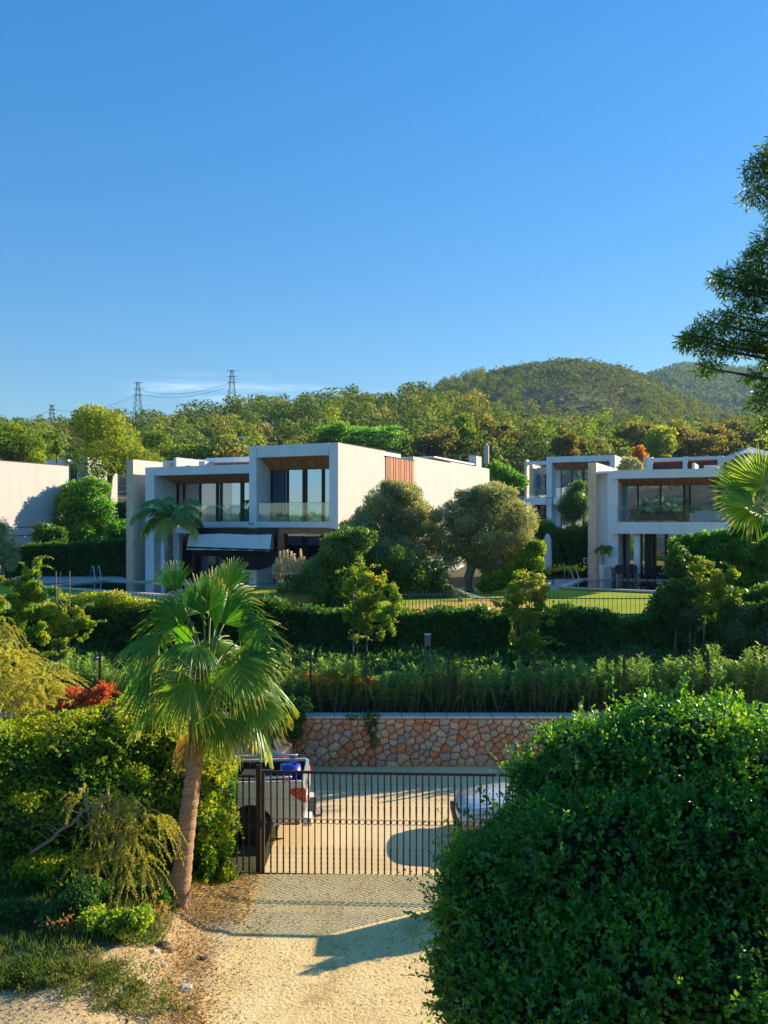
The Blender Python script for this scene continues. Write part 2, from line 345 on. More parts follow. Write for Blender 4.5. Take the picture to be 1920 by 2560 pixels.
def blobpts(blobs, n, inner=.55, power=.5):
    """points in the outer shell of lumpy ellipsoids; blobs: (x,y,z,rx,ry,rz)"""
    B = np.array(blobs, float); wgt = (B[:, 3]*B[:, 4]+B[:, 4]*B[:, 5]+B[:, 3]*B[:, 5]); wgt /= wgt.sum()
    idx = rng.choice(len(B), n, p=wgt); d = sphere_dirs(n)
    r = inner+(1-inner)*rng.random(n)**power
    r = r*(1+.13*np.sin(d[:, 0]*7+idx)*np.sin(d[:, 2]*8+idx*2)*np.sin(d[:, 1]*7))
    b = B[idx]; P = b[:, :3]+d*b[:, 3:6]*r[:, None]
    return P, unit(d/b[:, 3:6]), idx
def crowncut(P, Nn, idx, B, s=.55):
    """drop points buried deep inside another blob"""
    B = np.array(B, float); keep = np.ones(len(P), bool)
    for j in range(len(B)):
        q = (((P-B[j, :3])/B[j, 3:6])**2).sum(1); keep &= ~((q < s*s) & (idx != j))
    return P[keep], Nn[keep], idx[keep]
def subblobs(c, r, n, k=.42, seed=0, flat=.8):
    """lumps spread over an ellipsoid so that a crown has an uneven outline"""
    rr = random.Random(seed); out = []
    for i in range(n):
        a = rr.uniform(0, 2*math.pi); z = rr.uniform(-.75, 1); q = math.sqrt(max(0, 1-z*z)); m = rr.uniform(.55, .85)
        s = rr.uniform(.7, 1.25)*k
        out.append((c[0]+math.cos(a)*q*r[0]*m, c[1]+math.sin(a)*q*r[1]*m, c[2]+z*r[2]*m, r[0]*s, r[1]*s, r[2]*s*flat))
    out.append((c[0], c[1], c[2], r[0]*.62, r[1]*.62, r[2]*.62))
    return out
def gaps(P, g):
    x, y, z = P.T; f = np.sin(3.3*x+1.3+y)*np.sin(3.9*z+.8*x)+.8*np.sin(6.1*x-4.3*z+2*y)*np.sin(2.2*x+5.2*z)+.5*np.sin(11*x+3*z)*np.sin(9*z-2*x)
    return (f > -1.25+g) | (rng.random(len(P)) < .22)
def crown(name, blobs, n, L, W, mat, parent=None, droop=0., up=0., out=.6, jit=.9, tb=.45, tv=.22, topt=.15, inner=.5, cut=.5, gap=0):
    P, Nn, idx = blobpts(blobs, n, inner); P, Nn, idx = crowncut(P, Nn, idx, blobs, cut)
    if gap:
        kp = gaps(P, gap); P, Nn, idx = P[kp], Nn[kp], idx[kp]
    n = len(P)
    D = rng.normal(size=(n, 3))*jit*.7+Nn*out; D[:, 2] += up-droop
    Fc = Nn+rng.normal(size=(n, 3))*jit*.6
    lt = rng.normal(0, .12, len(blobs))[idx]
    tint = np.clip(rng.normal(tb, tv, n)+lt+topt*(Nn[:, 2]), 0, 1)  # upward facing leaves tinted paler, painted light on the tops
    Ls = L*rng.uniform(.65, 1.25, n)
    return leafobj(name, P, D, Fc, Ls, Ls*(W/L), mat, parent, tint)
def rough(lb, k=3, seed=1, keep=.86, s0=.28, s1=.48):
    q = random.Random(seed); out = [(x, y, z, a*keep, c*keep, d*keep) for x, y, z, a, c, d in lb]
    for x, y, z, a, c, d in lb:
        for _ in range(k):
            th = q.uniform(0, 6.28); u = q.uniform(-.6, 1); w_ = math.sqrt(1-u*u*.98); s = q.uniform(s0, s1)
            out.append((x+math.cos(th)*w_*a*.8, y+math.sin(th)*w_*c*.8, z+u*d*.8, a*s, c*s, d*s))
    return out
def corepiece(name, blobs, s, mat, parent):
    """solid core added to stop light showing through, stands for inner shade: one low lumpy mesh"""
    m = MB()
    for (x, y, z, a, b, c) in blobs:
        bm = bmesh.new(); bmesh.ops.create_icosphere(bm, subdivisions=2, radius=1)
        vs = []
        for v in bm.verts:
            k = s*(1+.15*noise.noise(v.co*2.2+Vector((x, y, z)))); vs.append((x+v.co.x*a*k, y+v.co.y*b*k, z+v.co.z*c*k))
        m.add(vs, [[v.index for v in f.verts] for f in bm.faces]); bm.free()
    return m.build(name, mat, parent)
def limbs(root, tips, r0, mat, parent, name='trunk', split=.45, bend=.3, n=7, seed=1):
    """trunk rising from root then limbs to each tip, one mesh"""
    rr = random.Random(seed); root = Vector(root); tips = [Vector(t) for t in tips]
    cen = sum(tips, Vector())/len(tips); fork = root.lerp(cen, split); fork.x = root.x*.6+fork.x*.4; fork.y = root.y*.6+fork.y*.4
    m = MB(); m.smooth = True
    pts = [root-Vector((0, 0, .15)), root+Vector((0, 0, .05)), root.lerp(fork, .5)+Vector((rr.uniform(-1, 1), rr.uniform(-1, 1), 0))*bend*r0*2, fork]
    m.tube(pts, [r0*1.35, r0*1.1, r0*.9, r0*.8], n)
    for t in tips:
        k = fork.lerp(t, .5)+Vector((rr.uniform(-1, 1), rr.uniform(-1, 1), rr.uniform(-.2, .8)))*bend*(t-fork).length*.3
        m.tube([fork-(fork-root)*.05, fork.lerp(k, .5)+Vector((0, 0, .02)), k, t], [r0*.62, r0*.5, r0*.34, r0*.1], 5)
    return m.build(name, mat, parent)
def hedge(name, x0, x1, y0, y1, z0, ztop, n, L, W, mat, label, cat, parent=None, tb=.4, lump=.12, topy=None, core=True, yfun=None, tipup=0., group=None, frontshare=.55):
    """clipped or loose hedge: leaves on front, top and ends of a long box. ztop may be a function of x, yfun shifts y with x"""
    zt = ztop if callable(ztop) else (lambda x: np.full_like(x, ztop, dtype=float))
    yf = yfun if yfun else (lambda x: x*0)
    e = empty(name, ((x0+x1)/2, (y0+y1)/2+float(yf(np.array([(x0+x1)/2.]))[0]), z0), label, cat, group); ox, oy, oz = e.location
    x = rng.uniform(x0, x1, n); u = rng.random(n); top = rng.random(n) > frontshare
    h = zt(x)-z0
    lumps = lump*(np.sin(x*3.1+1)*np.sin(x*1.3)+.8*np.sin(x*7.3+u*9))
    dep = rng.random(n)**1.6*.28
    P = np.empty((n, 3)); Nn = np.zeros((n, 3)); P[:, 0] = x
    P[:, 1] = np.where(top, rng.uniform(y0, y1, n), y0+dep-lumps*.8)+yf(x)
    P[:, 2] = np.where(top, zt(x)-dep+lumps*1.2+rng.normal(0, lump*.5, n), z0+h*u)
    Nn[:, 1] = np.where(top, 0, -1); Nn[:, 2] = np.where(top, 1, .15)
    D = rng.normal(size=(n, 3))*.6+Nn*.5; D[:, 2] += tipup
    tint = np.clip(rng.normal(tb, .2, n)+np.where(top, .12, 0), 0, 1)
    Ls = L*rng.uniform(.65, 1.3, n)
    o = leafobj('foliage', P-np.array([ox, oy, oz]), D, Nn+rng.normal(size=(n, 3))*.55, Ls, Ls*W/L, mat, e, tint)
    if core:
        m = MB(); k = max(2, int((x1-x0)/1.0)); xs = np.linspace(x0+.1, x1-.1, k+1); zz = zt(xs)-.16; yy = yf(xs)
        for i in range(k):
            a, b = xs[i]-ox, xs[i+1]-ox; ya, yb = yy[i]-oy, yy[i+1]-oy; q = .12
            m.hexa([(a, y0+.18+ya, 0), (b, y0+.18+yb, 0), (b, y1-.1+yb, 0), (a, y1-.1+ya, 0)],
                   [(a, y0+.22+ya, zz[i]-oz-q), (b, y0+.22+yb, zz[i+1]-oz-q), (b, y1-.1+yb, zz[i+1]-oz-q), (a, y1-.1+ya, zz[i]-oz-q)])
        m.build('shade_core', M['core'], e)  # added solid core, blocks light and darkens the inside
    return e
def shrub(name, base, blobs, n, L, W, mat, label, cat='shrub', trunk=.05, core=.55, group=None, trunkmat=None, **k):
    """blobs in world coordinates"""
    e = empty(name, base, label, cat, group); b = Vector(base)
    lb = [(x-b.x, y-b.y, z-b.z, a, c, d) for (x, y, z, a, c, d) in blobs]
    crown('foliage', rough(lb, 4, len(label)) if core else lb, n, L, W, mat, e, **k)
    if core: corepiece('shade_core', lb, core, mat, e)
    tips = [(q[0], q[1], q[2]) for q in lb][:7]
    if trunk: limbs((0, 0, 0), tips, trunk, trunkmat or M['bark'], e, 'stem' if cat in ('shrub', 'climber') else 'trunk')
    return e
def pxblobs(lst, D, dd=None):
    """(px,py,rpx,rpy[,D]) -> world ellipsoids"""
    out = []
    for t in lst:
        d = t[4] if len(t) > 4 else D; p = Wp(t[0], t[1], d); k = d/F
        out.append((p.x, p.y, p.z, t[2]*k, (dd if dd else (t[2]+t[3])*.5*k), t[3]*k))
    return out
# ---------------------------------------------------------------- terrain
def gh(x, y):
    z = 0.
    if y < 24.3:
        z = .42*sst(-2.7, -4.4, x)*sst(16.6, 15.6, y)+.05*sst(-2.3, -2.7, x)
        if x < -3 and y < 12: z += .0
    elif y < 31: z = 1.30+sst(24.6, 28.2, y)*.95
    else: z = 3.3+2.6*sst(62, 76, y)+2.5*sst(95, 150, y)
    if y > 30.6 and y < 31: z = 3.3
    if y < 4: z -= 0
    return z
xs = np.unique(np.concatenate([np.arange(-12, 12, .4), np.linspace(-60, 60, 41), np.linspace(-2500, 2500, 31)]))
ys = np.unique(np.concatenate([np.array([-2500, -1200, -500, -200, -80, -30, -10]), np.arange(0, 24, .5), np.array([24.28, 24.32, 24.6, 25, 25.5, 26, 26.5, 27, 27.5, 28, 28.3, 30.55, 30.6]), np.arange(31, 60, 3), np.arange(60, 80, 1.5), np.linspace(80, 160, 20), np.array([300, 600, 1000, 2000, 4500])]))
V = np.array([(x, y, gh(x, y)) for y in ys for x in xs]); nx = len(xs)
Q = np.array([(j*nx+i, j*nx+i+1, (j+1)*nx+i+1, (j+1)*nx+i) for j in range(len(ys)-1) for i in range(nx-1)])
g = link('ground', npmesh('ground', V, Q, smooth=False), M['ground']); tag(g, 'dry scrubby earth lying under the gardens and lanes', None, None, 'structure')
# surfaces
def sheet(name, pts, z, mat, label, thick=0.0, zf=None, sub=0):
    m = MB()
    if thick: m.prism([(p[0], p[1], z-thick) for p in pts], None, (0, 0, thick))
    else: m.add([(p[0], p[1], z) for p in pts], [tuple(range(len(pts)))])
    o = m.build(name, mat); return tag(o, label, None, None, 'structure')
sheet('lane', [(-14, 16.75), (14, 16.75), (16, 24.2), (-16, 24.2)], .006, M['lane'], 'pale smooth concrete lane where the cars are parked behind the gate')
# driveway slab with ragged left edge
edge = [(490, 2215), (470, 2262), (520, 2300), (545, 2330), (512, 2365), (492, 2405), (470, 2445), (462, 2480), (478, 2510), (500, 2540), (520, 2580), (560, 2700), (600, 3400)]
ep = []
rr = random.Random(3)
for i in range(len(edge)-1):
    for k in range(8):
        t = k/8; px = edge[i][0]*(1-t)+edge[i+1][0]*t+rr.uniform(-5, 5); py = edge[i][1]*(1-t)+edge[i+1][1]*t; d = Dg(py, .05); ep.append((Xp(px, d), d))
drive = sheet('driveway', ep+[(-.9, 6), (6, 5), (8, 16.62), (-3.0, 16.62)], .055, M['drive'], 'worn sandy concrete driveway with ragged broken edge in front of the gate', thick=.05)
# dirt bank left, follows terrain 8 mm above
def patch(name, x0, x1, y0, y1, st, mat, label, off=.012, wob=.04):
    ax = np.arange(x0, x1+st, st); ay = np.arange(y0, y1+st, st); n = len(ax)
    V = []
    for y in ay:
        for x in ax: V.append((x, y, gh(x, y)+off+wob*(1+noise.noise(Vector((x*1.7, y*1.7, 3)))+.35*noise.noise(Vector((x*7, y*7, 1))))))
    Q = np.array([(j*n+i, j*n+i+1, (j+1)*n+i+1, (j+1)*n+i) for j in range(len(ay)-1) for i in range(n-1)])
    o = link(name, npmesh(name, np.array(V), Q, smooth=True), mat); return tag(o, label, None, None, 'structure')
patch('dirt_bank', -9, -1.55, 8, 16.5, .12, M['dirt'], 'lumpy sunlit dirt bank beside the driveway under the palm', .0, .035)
sheet('garden_lawn', [(-22, 31.2), (26, 31.2), (26, 43.9), (-22, 48)], 3.306, M['lawn'], 'green lawn of the villa gardens behind the hedge')
d1 = [(Xp(960, 36), 31.25), (Xp(1385, 33), 31.25), (Xp(1340, 36), 35), (Xp(1290, 40), 37), (Xp(1200, 40), 38.2), (Xp(1085, 38), 36.8), (Xp(960, 40), 35)]
sheet('dry_lawn', d1, 3.312, M['drylawn'], 'sunburnt orange patch of lawn under the olive trees')
sheet('soil_bed', [(-16, 24.5), (16, 24.5), (16, 24.9), (-16, 24.9)], 1.335, M['soil'], 'dark soil bed of the oleander row on the wall')
# hills
def prof(tab):
    a = np.array(tab, float); return lambda px: np.interp(px, a[:, 0], a[:, 1])
p1 = prof([(-900, 1120), (-200, 1110), (0, 1125), (120, 1115), (250, 1098), (340, 1112), (400, 1104), (480, 1086), (560, 1076), (640, 1066), (760, 1056), (880, 1048), (940, 1054), (1000, 1066), (1040, 1010), (1060, 1040), (1130, 1046), (1180, 1060), (1260, 1092), (1350, 1108), (1500, 1115), (1650, 1120), (1800, 1120), (2000, 1130), (2900, 1150)])
p2 = prof([(-900, 1200), (600, 1150), (900, 1050), (1000, 1012), (1100, 975), (1180, 952), (1250, 930), (1330, 914), (1430, 905), (1520, 918), (1600, 940), (1700, 990), (1800, 1036), (1920, 1070), (2300, 1120), (2900, 1150)])
p3 = prof([(-900, 1200), (1300, 1120), (1500, 1010), (1600, 952), (1640, 936), (1700, 917), (1750, 920), (1850, 928), (1950, 921), (2100, 930), (2300, 960), (2900, 1040)])
def hillz(D, px, p, D0, D1, D2, z0):
    """height of a hill at depth D along the view column px"""
    zr = H+(HY-p(px))*D1/F
    t = np.clip((D-D0)/(D1-D0), 0, 1); up = z0+(zr-z0)*(1-(1-t)**1.25)
    dn = np.clip((D-D1)/(D2-D1), 0, 1); wob = 1.5*np.sin(px*.02+D*.03)*np.sin(D*.05)*(t*(1-t))*4
    return np.where(D <= D1, up+wob, zr-(zr-z0)*.5*dn**1.3)
def hill(name, p, D0, D1, D2, z0, nd, npx, label, pxr=(-800, 2800)):
    Ds = np.unique(np.concatenate([np.linspace(D0, D1, nd), np.linspace(D1, D2, 8)])); pxs = np.linspace(*pxr, npx); V = []
    for D in Ds: V.append(np.stack([(pxs-CX)*D/F, np.full(npx, D), hillz(np.full(npx, D), pxs, p, D0, D1, D2, z0)], 1))
    V = np.concatenate(V); Q = np.array([(j*npx+i, j*npx+i+1, (j+1)*npx+i+1, (j+1)*npx+i) for j in range(len(Ds)-1) for i in range(npx-1)])
    return tag(link(name, npmesh(name, V, Q, smooth=True), M['hill']), label, None, None, 'structure')
H1 = (p1, 125, 330, 430, 6); H2 = (p2, 330, 620, 800, 20); H3 = (p3, 640, 1250, 1500, 30)
hill('near_hill', *H1, 40, 160, 'long pine covered hillside rising behind the villas')
hill('dark_hill', *H2, 40, 160, 'dark rounded hill with scrub, right of centre')
hill('far_hill', *H3, 30, 120, 'bluish distant hill at the right edge')
# valley side behind the viewer, which the villa windows mirror
def vh(a, t): return math.sin(min(1, t*1.1)*math.pi/2)*(10+sst(R(220), R(234), a)*(92+30*math.sin(a*3+1)+16*math.sin(a*11)))
V = []; n1, n2 = 60, 14
for j in range(n2):
    for i in range(n1):
        a = R(175)+R(190)*i/(n1-1); r = 260+j*70; t = j/(n2-1)
        V.append((math.cos(a)*r, math.sin(a)*r, -1+vh(a, t)))
Q = np.array([(j*n1+i+1, j*n1+i, (j+1)*n1+i, (j+1)*n1+i+1) for j in range(n2-1) for i in range(n1-1)])
tag(link('valley_hill', npmesh('vh', np.array(V), Q, smooth=True), M['hill']), 'wooded valley side mirrored in the villa windows', None, None, 'structure')
# ---------------------------------------------------------------- trees on the hills
def pineblobs(seed, h=8., r=3.2, n=9, tiers=True):
    q = random.Random(seed); out = []
    for i in range(n):
        t = i/(n-1); z = h*(.42+.5*t); rad = r*(1-.62*t)*q.uniform(.45, .95); a = q.uniform(0, 6.28)
        s = q.uniform(.75, 1.2)*r*(.55-.2*t)
        out.append((math.cos(a)*rad, math.sin(a)*rad, z+q.uniform(-.3, .3), s, s, s*q.uniform(.42, .62)))
    out.append((0, 0, h*.62, r*.42, r*.42, h*.3)); return out
def treearr(blobs, n, L, W, h, tr=.16, jit=.6, seed=0):
    P, Nn, idx = blobpts(blobs, n, .72, .6); P, Nn, idx = crowncut(P, Nn, idx, blobs, .6); n = len(P)
    D = np.cross(Nn, rng.normal(size=(n, 3)))+Nn*.35; Fc = Nn+rng.normal(size=(n, 3))*jit*.5
    lt = rng.normal(0, .12, len(blobs))[idx]
    tint = np.clip(rng.normal(.38, .06, n)+lt+.34*Nn[:, 2]+.06*Nn[:, 0], 0, 1)  # lighter tops and darker undersides painted into the leaf tint
    Ls = L*rng.uniform(.7, 1.3, n); V, Q = leafarrays(P-D*0, D, Fc, Ls, Ls*W/L, .05)
    tv = []; tq = []
    zs = [0, h*.5, h*.85]; rs = [tr, tr*.75, tr*.25]; k = 5
    for z, r in zip(zs, rs):
        for i in range(k): tv.append((r*math.cos(6.283*i/k)+.05*h*math.sin(z*.4+seed)*.3, r*math.sin(6.283*i/k), z-.3))
    for j in range(2):
        for i in range(k): tq.append((j*k+i, j*k+(i+1) % k, (j+1)*k+(i+1) % k, (j+1)*k+i))
    return V, Q, tint, np.array(tv), np.array(tq)
def treemesh(name, arr, mats):
    V, Q, t, tv, tq = arr
    me = npmesh(name, np.concatenate([V, tv]), np.concatenate([Q, tq+len(V)]), np.concatenate([t, np.full(len(tq), .5)]))
    me.polygons.foreach_set('material_index', np.concatenate([np.zeros(len(Q), int), np.ones(len(tq), int)]))
    for m in mats: me.materials.append(m)
    return me
def bake(name, protos, pts, mats, label, yaw=True):
    """many small trees joined into one mesh; pts rows x,y,z,scale"""
    Vs = []; Qs = []; T = []; Mi = []; o = 0
    for i, (x, y, z, s, pr) in enumerate(pts):
        V, Q, t, tv, tq = protos[int(pr)]; a = rng.uniform(0, 6.28); c, sn = math.cos(a), math.sin(a)
        A = np.concatenate([V, tv]); B = np.empty_like(A)
        B[:, 0] = (A[:, 0]*c-A[:, 1]*sn)*s+x; B[:, 1] = (A[:, 0]*sn+A[:, 1]*c)*s+y; B[:, 2] = A[:, 2]*s+z
        Vs.append(B); Qs.append(np.concatenate([Q, tq+len(V)])+o); o += len(A)
        T.append(np.clip(np.concatenate([t, np.full(len(tq), .5)])+rng.normal(0, .13), 0, 1)); Mi.append(np.concatenate([np.zeros(len(Q), int), np.ones(len(tq), int)]))
    me = npmesh(name, np.concatenate(Vs), np.concatenate(Qs), np.concatenate(T)); me.polygons.foreach_set('material_index', np.concatenate(Mi))
    for m in mats: me.materials.append(m)
    return tag(link(name, me), label, None, None, 'stuff')
def scatter(p, D0, D1, hargs, n, mind, pxr, dpow=1., cond=None, D2=None):
    cell = {}; out = []; q = random.Random(n)
    for _ in range(n*14):
        if len(out) >= n: break
        D = D0+(D1-D0)*q.random()**dpow; px = q.uniform(*pxr); x = (px-CX)*D/F
        if q.random() > D/D1: continue
        if cond and not cond(px, D): continue
        k = (int(x//mind), int(D//mind))
        if any((x-a)**2+(D-b)**2 < mind*mind for dx in (-1, 0, 1) for dy in (-1, 0, 1) for a, b in cell.get((k[0]+dx, k[1]+dy), ())): continue
        cell.setdefault(k, []).append((x, D)); z = float(hillz(np.array([D]), np.array([px]), *hargs)[0]); out.append((x, D, z, px))
    return out
pm = [M['pinehill'], M['bark']]; pm2 = [M['pine'], M['bark']]; pm3 = [M['euc'], M['bark']]
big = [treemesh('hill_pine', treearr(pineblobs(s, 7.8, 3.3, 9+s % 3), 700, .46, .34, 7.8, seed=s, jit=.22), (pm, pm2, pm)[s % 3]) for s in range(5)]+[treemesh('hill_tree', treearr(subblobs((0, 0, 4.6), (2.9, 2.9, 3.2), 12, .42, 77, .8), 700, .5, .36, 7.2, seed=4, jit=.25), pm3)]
small = [treearr(pineblobs(s+30, 7.5, 3.3, 8), 320, .62, .46, 7.5, seed=s, jit=.25) for s in range(5)]
pts = scatter(p1, 150, 345, H1, 760, 6.7, (-150, 2080), .85)
pts.sort(key=lambda t: t[1])
for i, (x, y, z, px) in enumerate(pts[:300]):
    o = bpy.data.objects.new('pine_tree', big[5 if i % 13 == 0 else i % 5]); C.objects.link(o); s = rng.uniform(.85, 1.45)
    o.location = (x, y, z-.3); o.rotation_euler = (0, 0, rng.uniform(0, 6.28)); o.scale = (s*rng.uniform(.9, 1.15), s, s*rng.uniform(.85, 1.15))
    tag(o, 'yellow green pine among many on the slope behind the villas', 'tree', 'pine trees covering the near hillside')
bake('hillside_pine_wood', small, [(x, y, z-.3, rng.uniform(.9, 1.6), rng.integers(5)) for x, y, z, px in pts[300:]], pm, 'upper pine wood running along the ridge of the near hill')
# dark hill: maquis shrubs with pines low on its left shoulder
sb = [treearr([(0, 0, .9, 1.5, 1.5, 1.1), (.8, .4, .7, 1, 1, .8)], 22, 1.0, .75, .6, .08) for s in range(4)]
q2 = scatter(p2, 350, 640, H2, 3900, 3.1, (950, 2050), .8, cond=lambda px, D: True)
bake('dark_hill_scrub', sb, [(x, y, z-.2, rng.uniform(.7, 1.35)*(1.7 if rng.random() < .12 else 1), rng.integers(4)) for x, y, z, px in q2], [M['maquis'], M['bark']], 'dark shrubs dotted all over the rounded hill')
q2b = scatter(p2, 350, 640, H2, 420, 7, (960, 1900), .6, cond=lambda px, D: px < 1210 or (px < 1300 and D < 520) or (px > 1600 and D < 520) or D < 420)
bake('dark_hill_pine_wood', small, [(x, y, z-.3, rng.uniform(.7, 1.2), rng.integers(5)) for x, y, z, px in q2b], pm, 'pines on the shoulder and foot of the dark rounded hill')
fb = [treearr([(0, 0, 2.2, 2.2, 2.2, 2.2)], 14, 2.2, 1.6, 1, .1) for s in range(3)]
q3 = scatter(p3, 700, 1300, H3, 3000, 6, (1480, 2050), .8)
bake('far_hill_wood', fb, [(x, y, z-.2, rng.uniform(.7, 1.5), rng.integers(3)) for x, y, z, px in q3], [M['farhill'], M['bark']], 'hazy blue green wood on the distant hill at right')
qb = []
for i in range(3200):
    a = R(175)+R(190)*rng.random(); j = rng.random(); r = 280+j*700; t = j*70*13/(70*13); t = (r-260)/(70*13)
    qb.append((math.cos(a)*r, math.sin(a)*r, -1+vh(a, t), rng.uniform(.8, 1.7), rng.integers(3)))
bake('valley_wood', fb, qb, [M['farhill'], M['bark']], 'trees on the valley side mirrored in the villa windows')
# named nearer trees behind the villas
def tree(name, px, D, pybase, pytop, wpx, mat, label, n, L, W, cat='tree', group=None, seed=1, nb=12, flat=.7, trunk=.25, shape='round', bark=None, core=.35, zb=None, cut=.5, **k):
    zb = Zp(pybase, D) if zb is None else zb; zt = Zp(pytop, D); r = wpx*.5*D/F; x = Xp(px, D); hgt = zt-zb
    if shape == 'pine': bl = pineblobs(seed, hgt, r, nb)
    elif shape == 'umbrella': bl = subblobs((0, 0, hgt*.72), (r, r, hgt*.28), nb, .38, seed, .7)
    elif shape == 'low': bl = subblobs((0, 0, hgt*.5), (r, r, hgt*.5), nb, .42, seed, .8)
    else: bl = subblobs((0, 0, hgt*.6), (r, r, hgt*.42), nb, .42, seed, .8)
    e = empty(name, (x, D, zb), label, cat, group)
    if shape != 'pine': bl = rough(bl, 2, seed)
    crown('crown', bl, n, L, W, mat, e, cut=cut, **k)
    if core: corepiece('shade_core', bl[:nb], core, mat, e)
    limbs((0, 0, -.2), [b[:3] for b in bl[:9]], trunk, bark or M['bark'], e, 'trunk', split=.5 if shape != 'pine' else .75, seed=seed)
    return e
tree('pine_tree', 262, 92, 1290, 1003, 215, M['pine'], 'tall billowing pine rising behind the left villa, biggest of the trees', 16000, .34, .16, seed=5, nb=22, shape='pine', flat=.6, trunk=.35, core=0, jit=1.1, tb=.5)
tree('pine_tree', 40, 105, 1230, 1052, 150, M['pine'], 'broad pine behind the plain white wall at the left edge', 9000, .36, .17, seed=8, nb=18, shape='pine', trunk=.3, core=0, tb=.42)
tree('pine_tree', 118, 118, 1230, 1075, 90, M['pine'], 'smaller pine between the two big left pines', 5000, .4, .2, seed=9, nb=14, shape='pine', trunk=.25, core=0, tb=.3)
tree('pine_tree', 400, 150, 1180, 1078, 130, M['pine'], 'dark green pine above the roof of the left villa', 5000, .45, .24, seed=12, nb=14, shape='pine', trunk=.25, core=0, tb=.28)
tree('pine_tree', 890, 140, 1190, 1050, 220, M['broad'], 'umbrella shaped bright green pine above the tall white villa roof', 9000, .42, .25, seed=14, nb=22, shape='umbrella', trunk=.3, core=.4, tb=.5, topt=.3)
tree('conifer_tree', 142, 112, 1150, 1100, 16, M['pine'], 'tiny pointed conifer beside the far white villa', 500, .4, .2, seed=3, nb=8, shape='pine', trunk=.1, core=0)
spec = [(1085, 1060, 90, 'euc'), (1160, 1035, 80, 'pine'), (1225, 1045, 95, 'euc'), (1300, 1060, 85, 'euc'), (1350, 1062, 110, 'pine'), (1415, 1068, 60, 'euc'), (1470, 1085, 80, 'euc'), (1545, 1095, 70, 'pine'),
        (1590, 1050, 110, 'euc'), (1655, 1066, 90, 'pine'), (1715, 1060, 120, 'euc'), (1790, 1062, 100, 'euc'), (1845, 1045, 100, 'euc'), (1900, 1100, 80, 'pine'), (1980, 1080, 110, 'euc'), (1020, 1090, 80, 'pine'), (950, 1085, 90, 'pine'), (700, 1085, 120, 'euc'), (560, 1090, 120, 'pine')]
kinds = {'euc': 'golden leaved', 'pine': 'dark green'}
wh = ['above the long white side wall', 'left of the whip thin mast', 'above the white wall end', 'left of the second villa box', 'above the left end of the second villa', 'above the box of the second villa', 'above the soffit of the second villa', 'right behind the second villa box',
      'above the first roof pier at right', 'between two golden trees at right', 'above the middle roof pier', 'above the right roof pier', 'beside the right edge palm', 'at the right edge above the roofs', 'just outside the right tree line', 'above the timber screen of the left villa', 'behind the left villa parapet corner', 'above the tall box of the left villa', 'above the low wing of the left villa']
for i, (px, py, wpx, kd) in enumerate(spec):
    D = 150+(i*37 % 30)
    tree('background_tree', px, D, 1185, py, wpx*1.15, M[kd], '%s bushy tree %s' % (kinds[kd], wh[i]), 3200, .55, .36, group='row of trees behind the villas', seed=20+i, nb=13, shape='round' if kd == 'euc' else 'pine', core=.5 if kd == 'euc' else 0, trunk=.22, bark=M['palebark'] if kd == 'euc' else None, tb=.42)
tree('red_tree', 1597, 128, 1175, 1118, 38, M['orangeleaf'], 'small dark red tree between the villa roofs at right', 1200, .4, .26, seed=50, nb=8, tb=.8)
# pylons with cables
def pylon(px, D, pyb, pyt, label):
    zb = Zp(pyb, D); h = Zp(pyt, D)-zb; e = empty('power_pylon', (Xp(px, D), D, zb), label, 'pylon', 'power pylons on the ridge')
    m = MB(); t = .12; bw = h*.09
    def leg(sx, sy, z): k = (1-z/h)*bw+.35; return (sx*k, sy*k, z)
    for sx, sy in ((1, 1), (1, -1), (-1, -1), (-1, 1)): m.tube([leg(sx, sy, -2), leg(sx, sy, h)], t, 4)
    m.build('mast', M['steel_grey'], e); m = MB(); k = 7
    for i in range(k):
        z0, z1 = h*i/k, h*(i+1)/k
        for a, b in (((1, -1), (-1, -1)), ((1, 1), (1, -1))):
            m.tube([leg(*a, z0), leg(*b, z1)], t*.6, 3); m.tube([leg(*b, z0), leg(*a, z1)], t*.6, 3)
    m.build('lattice', M['steel_grey'], e)
    for z in (h*.98, h*.82, h*.66):
        mm = MB(); mm.tube([(-h*.13, 0, z), (h*.13, 0, z)], t*.9, 4); mm.build('cross_arm', M['steel_grey'], e)
    return e
M['steel_grey'] = simple('galvanised_steel', (.12, .13, .15), .5, .4, bmp=0)
D0 = 335
pylon(130, D0, 1075, 1012, 'small lattice pylon furthest left on the skyline'); pylon(345, D0, 1050, 955, 'lattice pylon on the skyline above the tall pine'); pylon(580, D0, 1015, 925, 'lattice pylon on the ridge above the tall box of the left villa'); pylon(1805, D0, 1090, 1034, 'pale pylon low on the slope at the right side')
wc = [((130, 1024), (345, 985)), ((345, 985), (580, 962)), ((345, 975), (580, 955)), ((-60, 1040), (130, 1024))]
for k, (a, b) in enumerate(wc):
    m = MB(); P0, P1 = Wp(*a, D0), Wp(*b, D0)
    m.tube([P0.lerp(P1, t/12)-Vector((0, 0, 4*4*(t/12)*(1-t/12)*.7)) for t in range(13)], .05, 4)
    tag(m.build('power_cable', M['steel_grey']), ['thin cable slung from the leftmost pylon to the middle one', 'lower cable slung from the middle pylon to the ridge pylon', 'upper cable slung from the middle pylon to the ridge pylon', 'thin cable leaving the leftmost pylon leftwards'][k], 'cable', 'power cables')
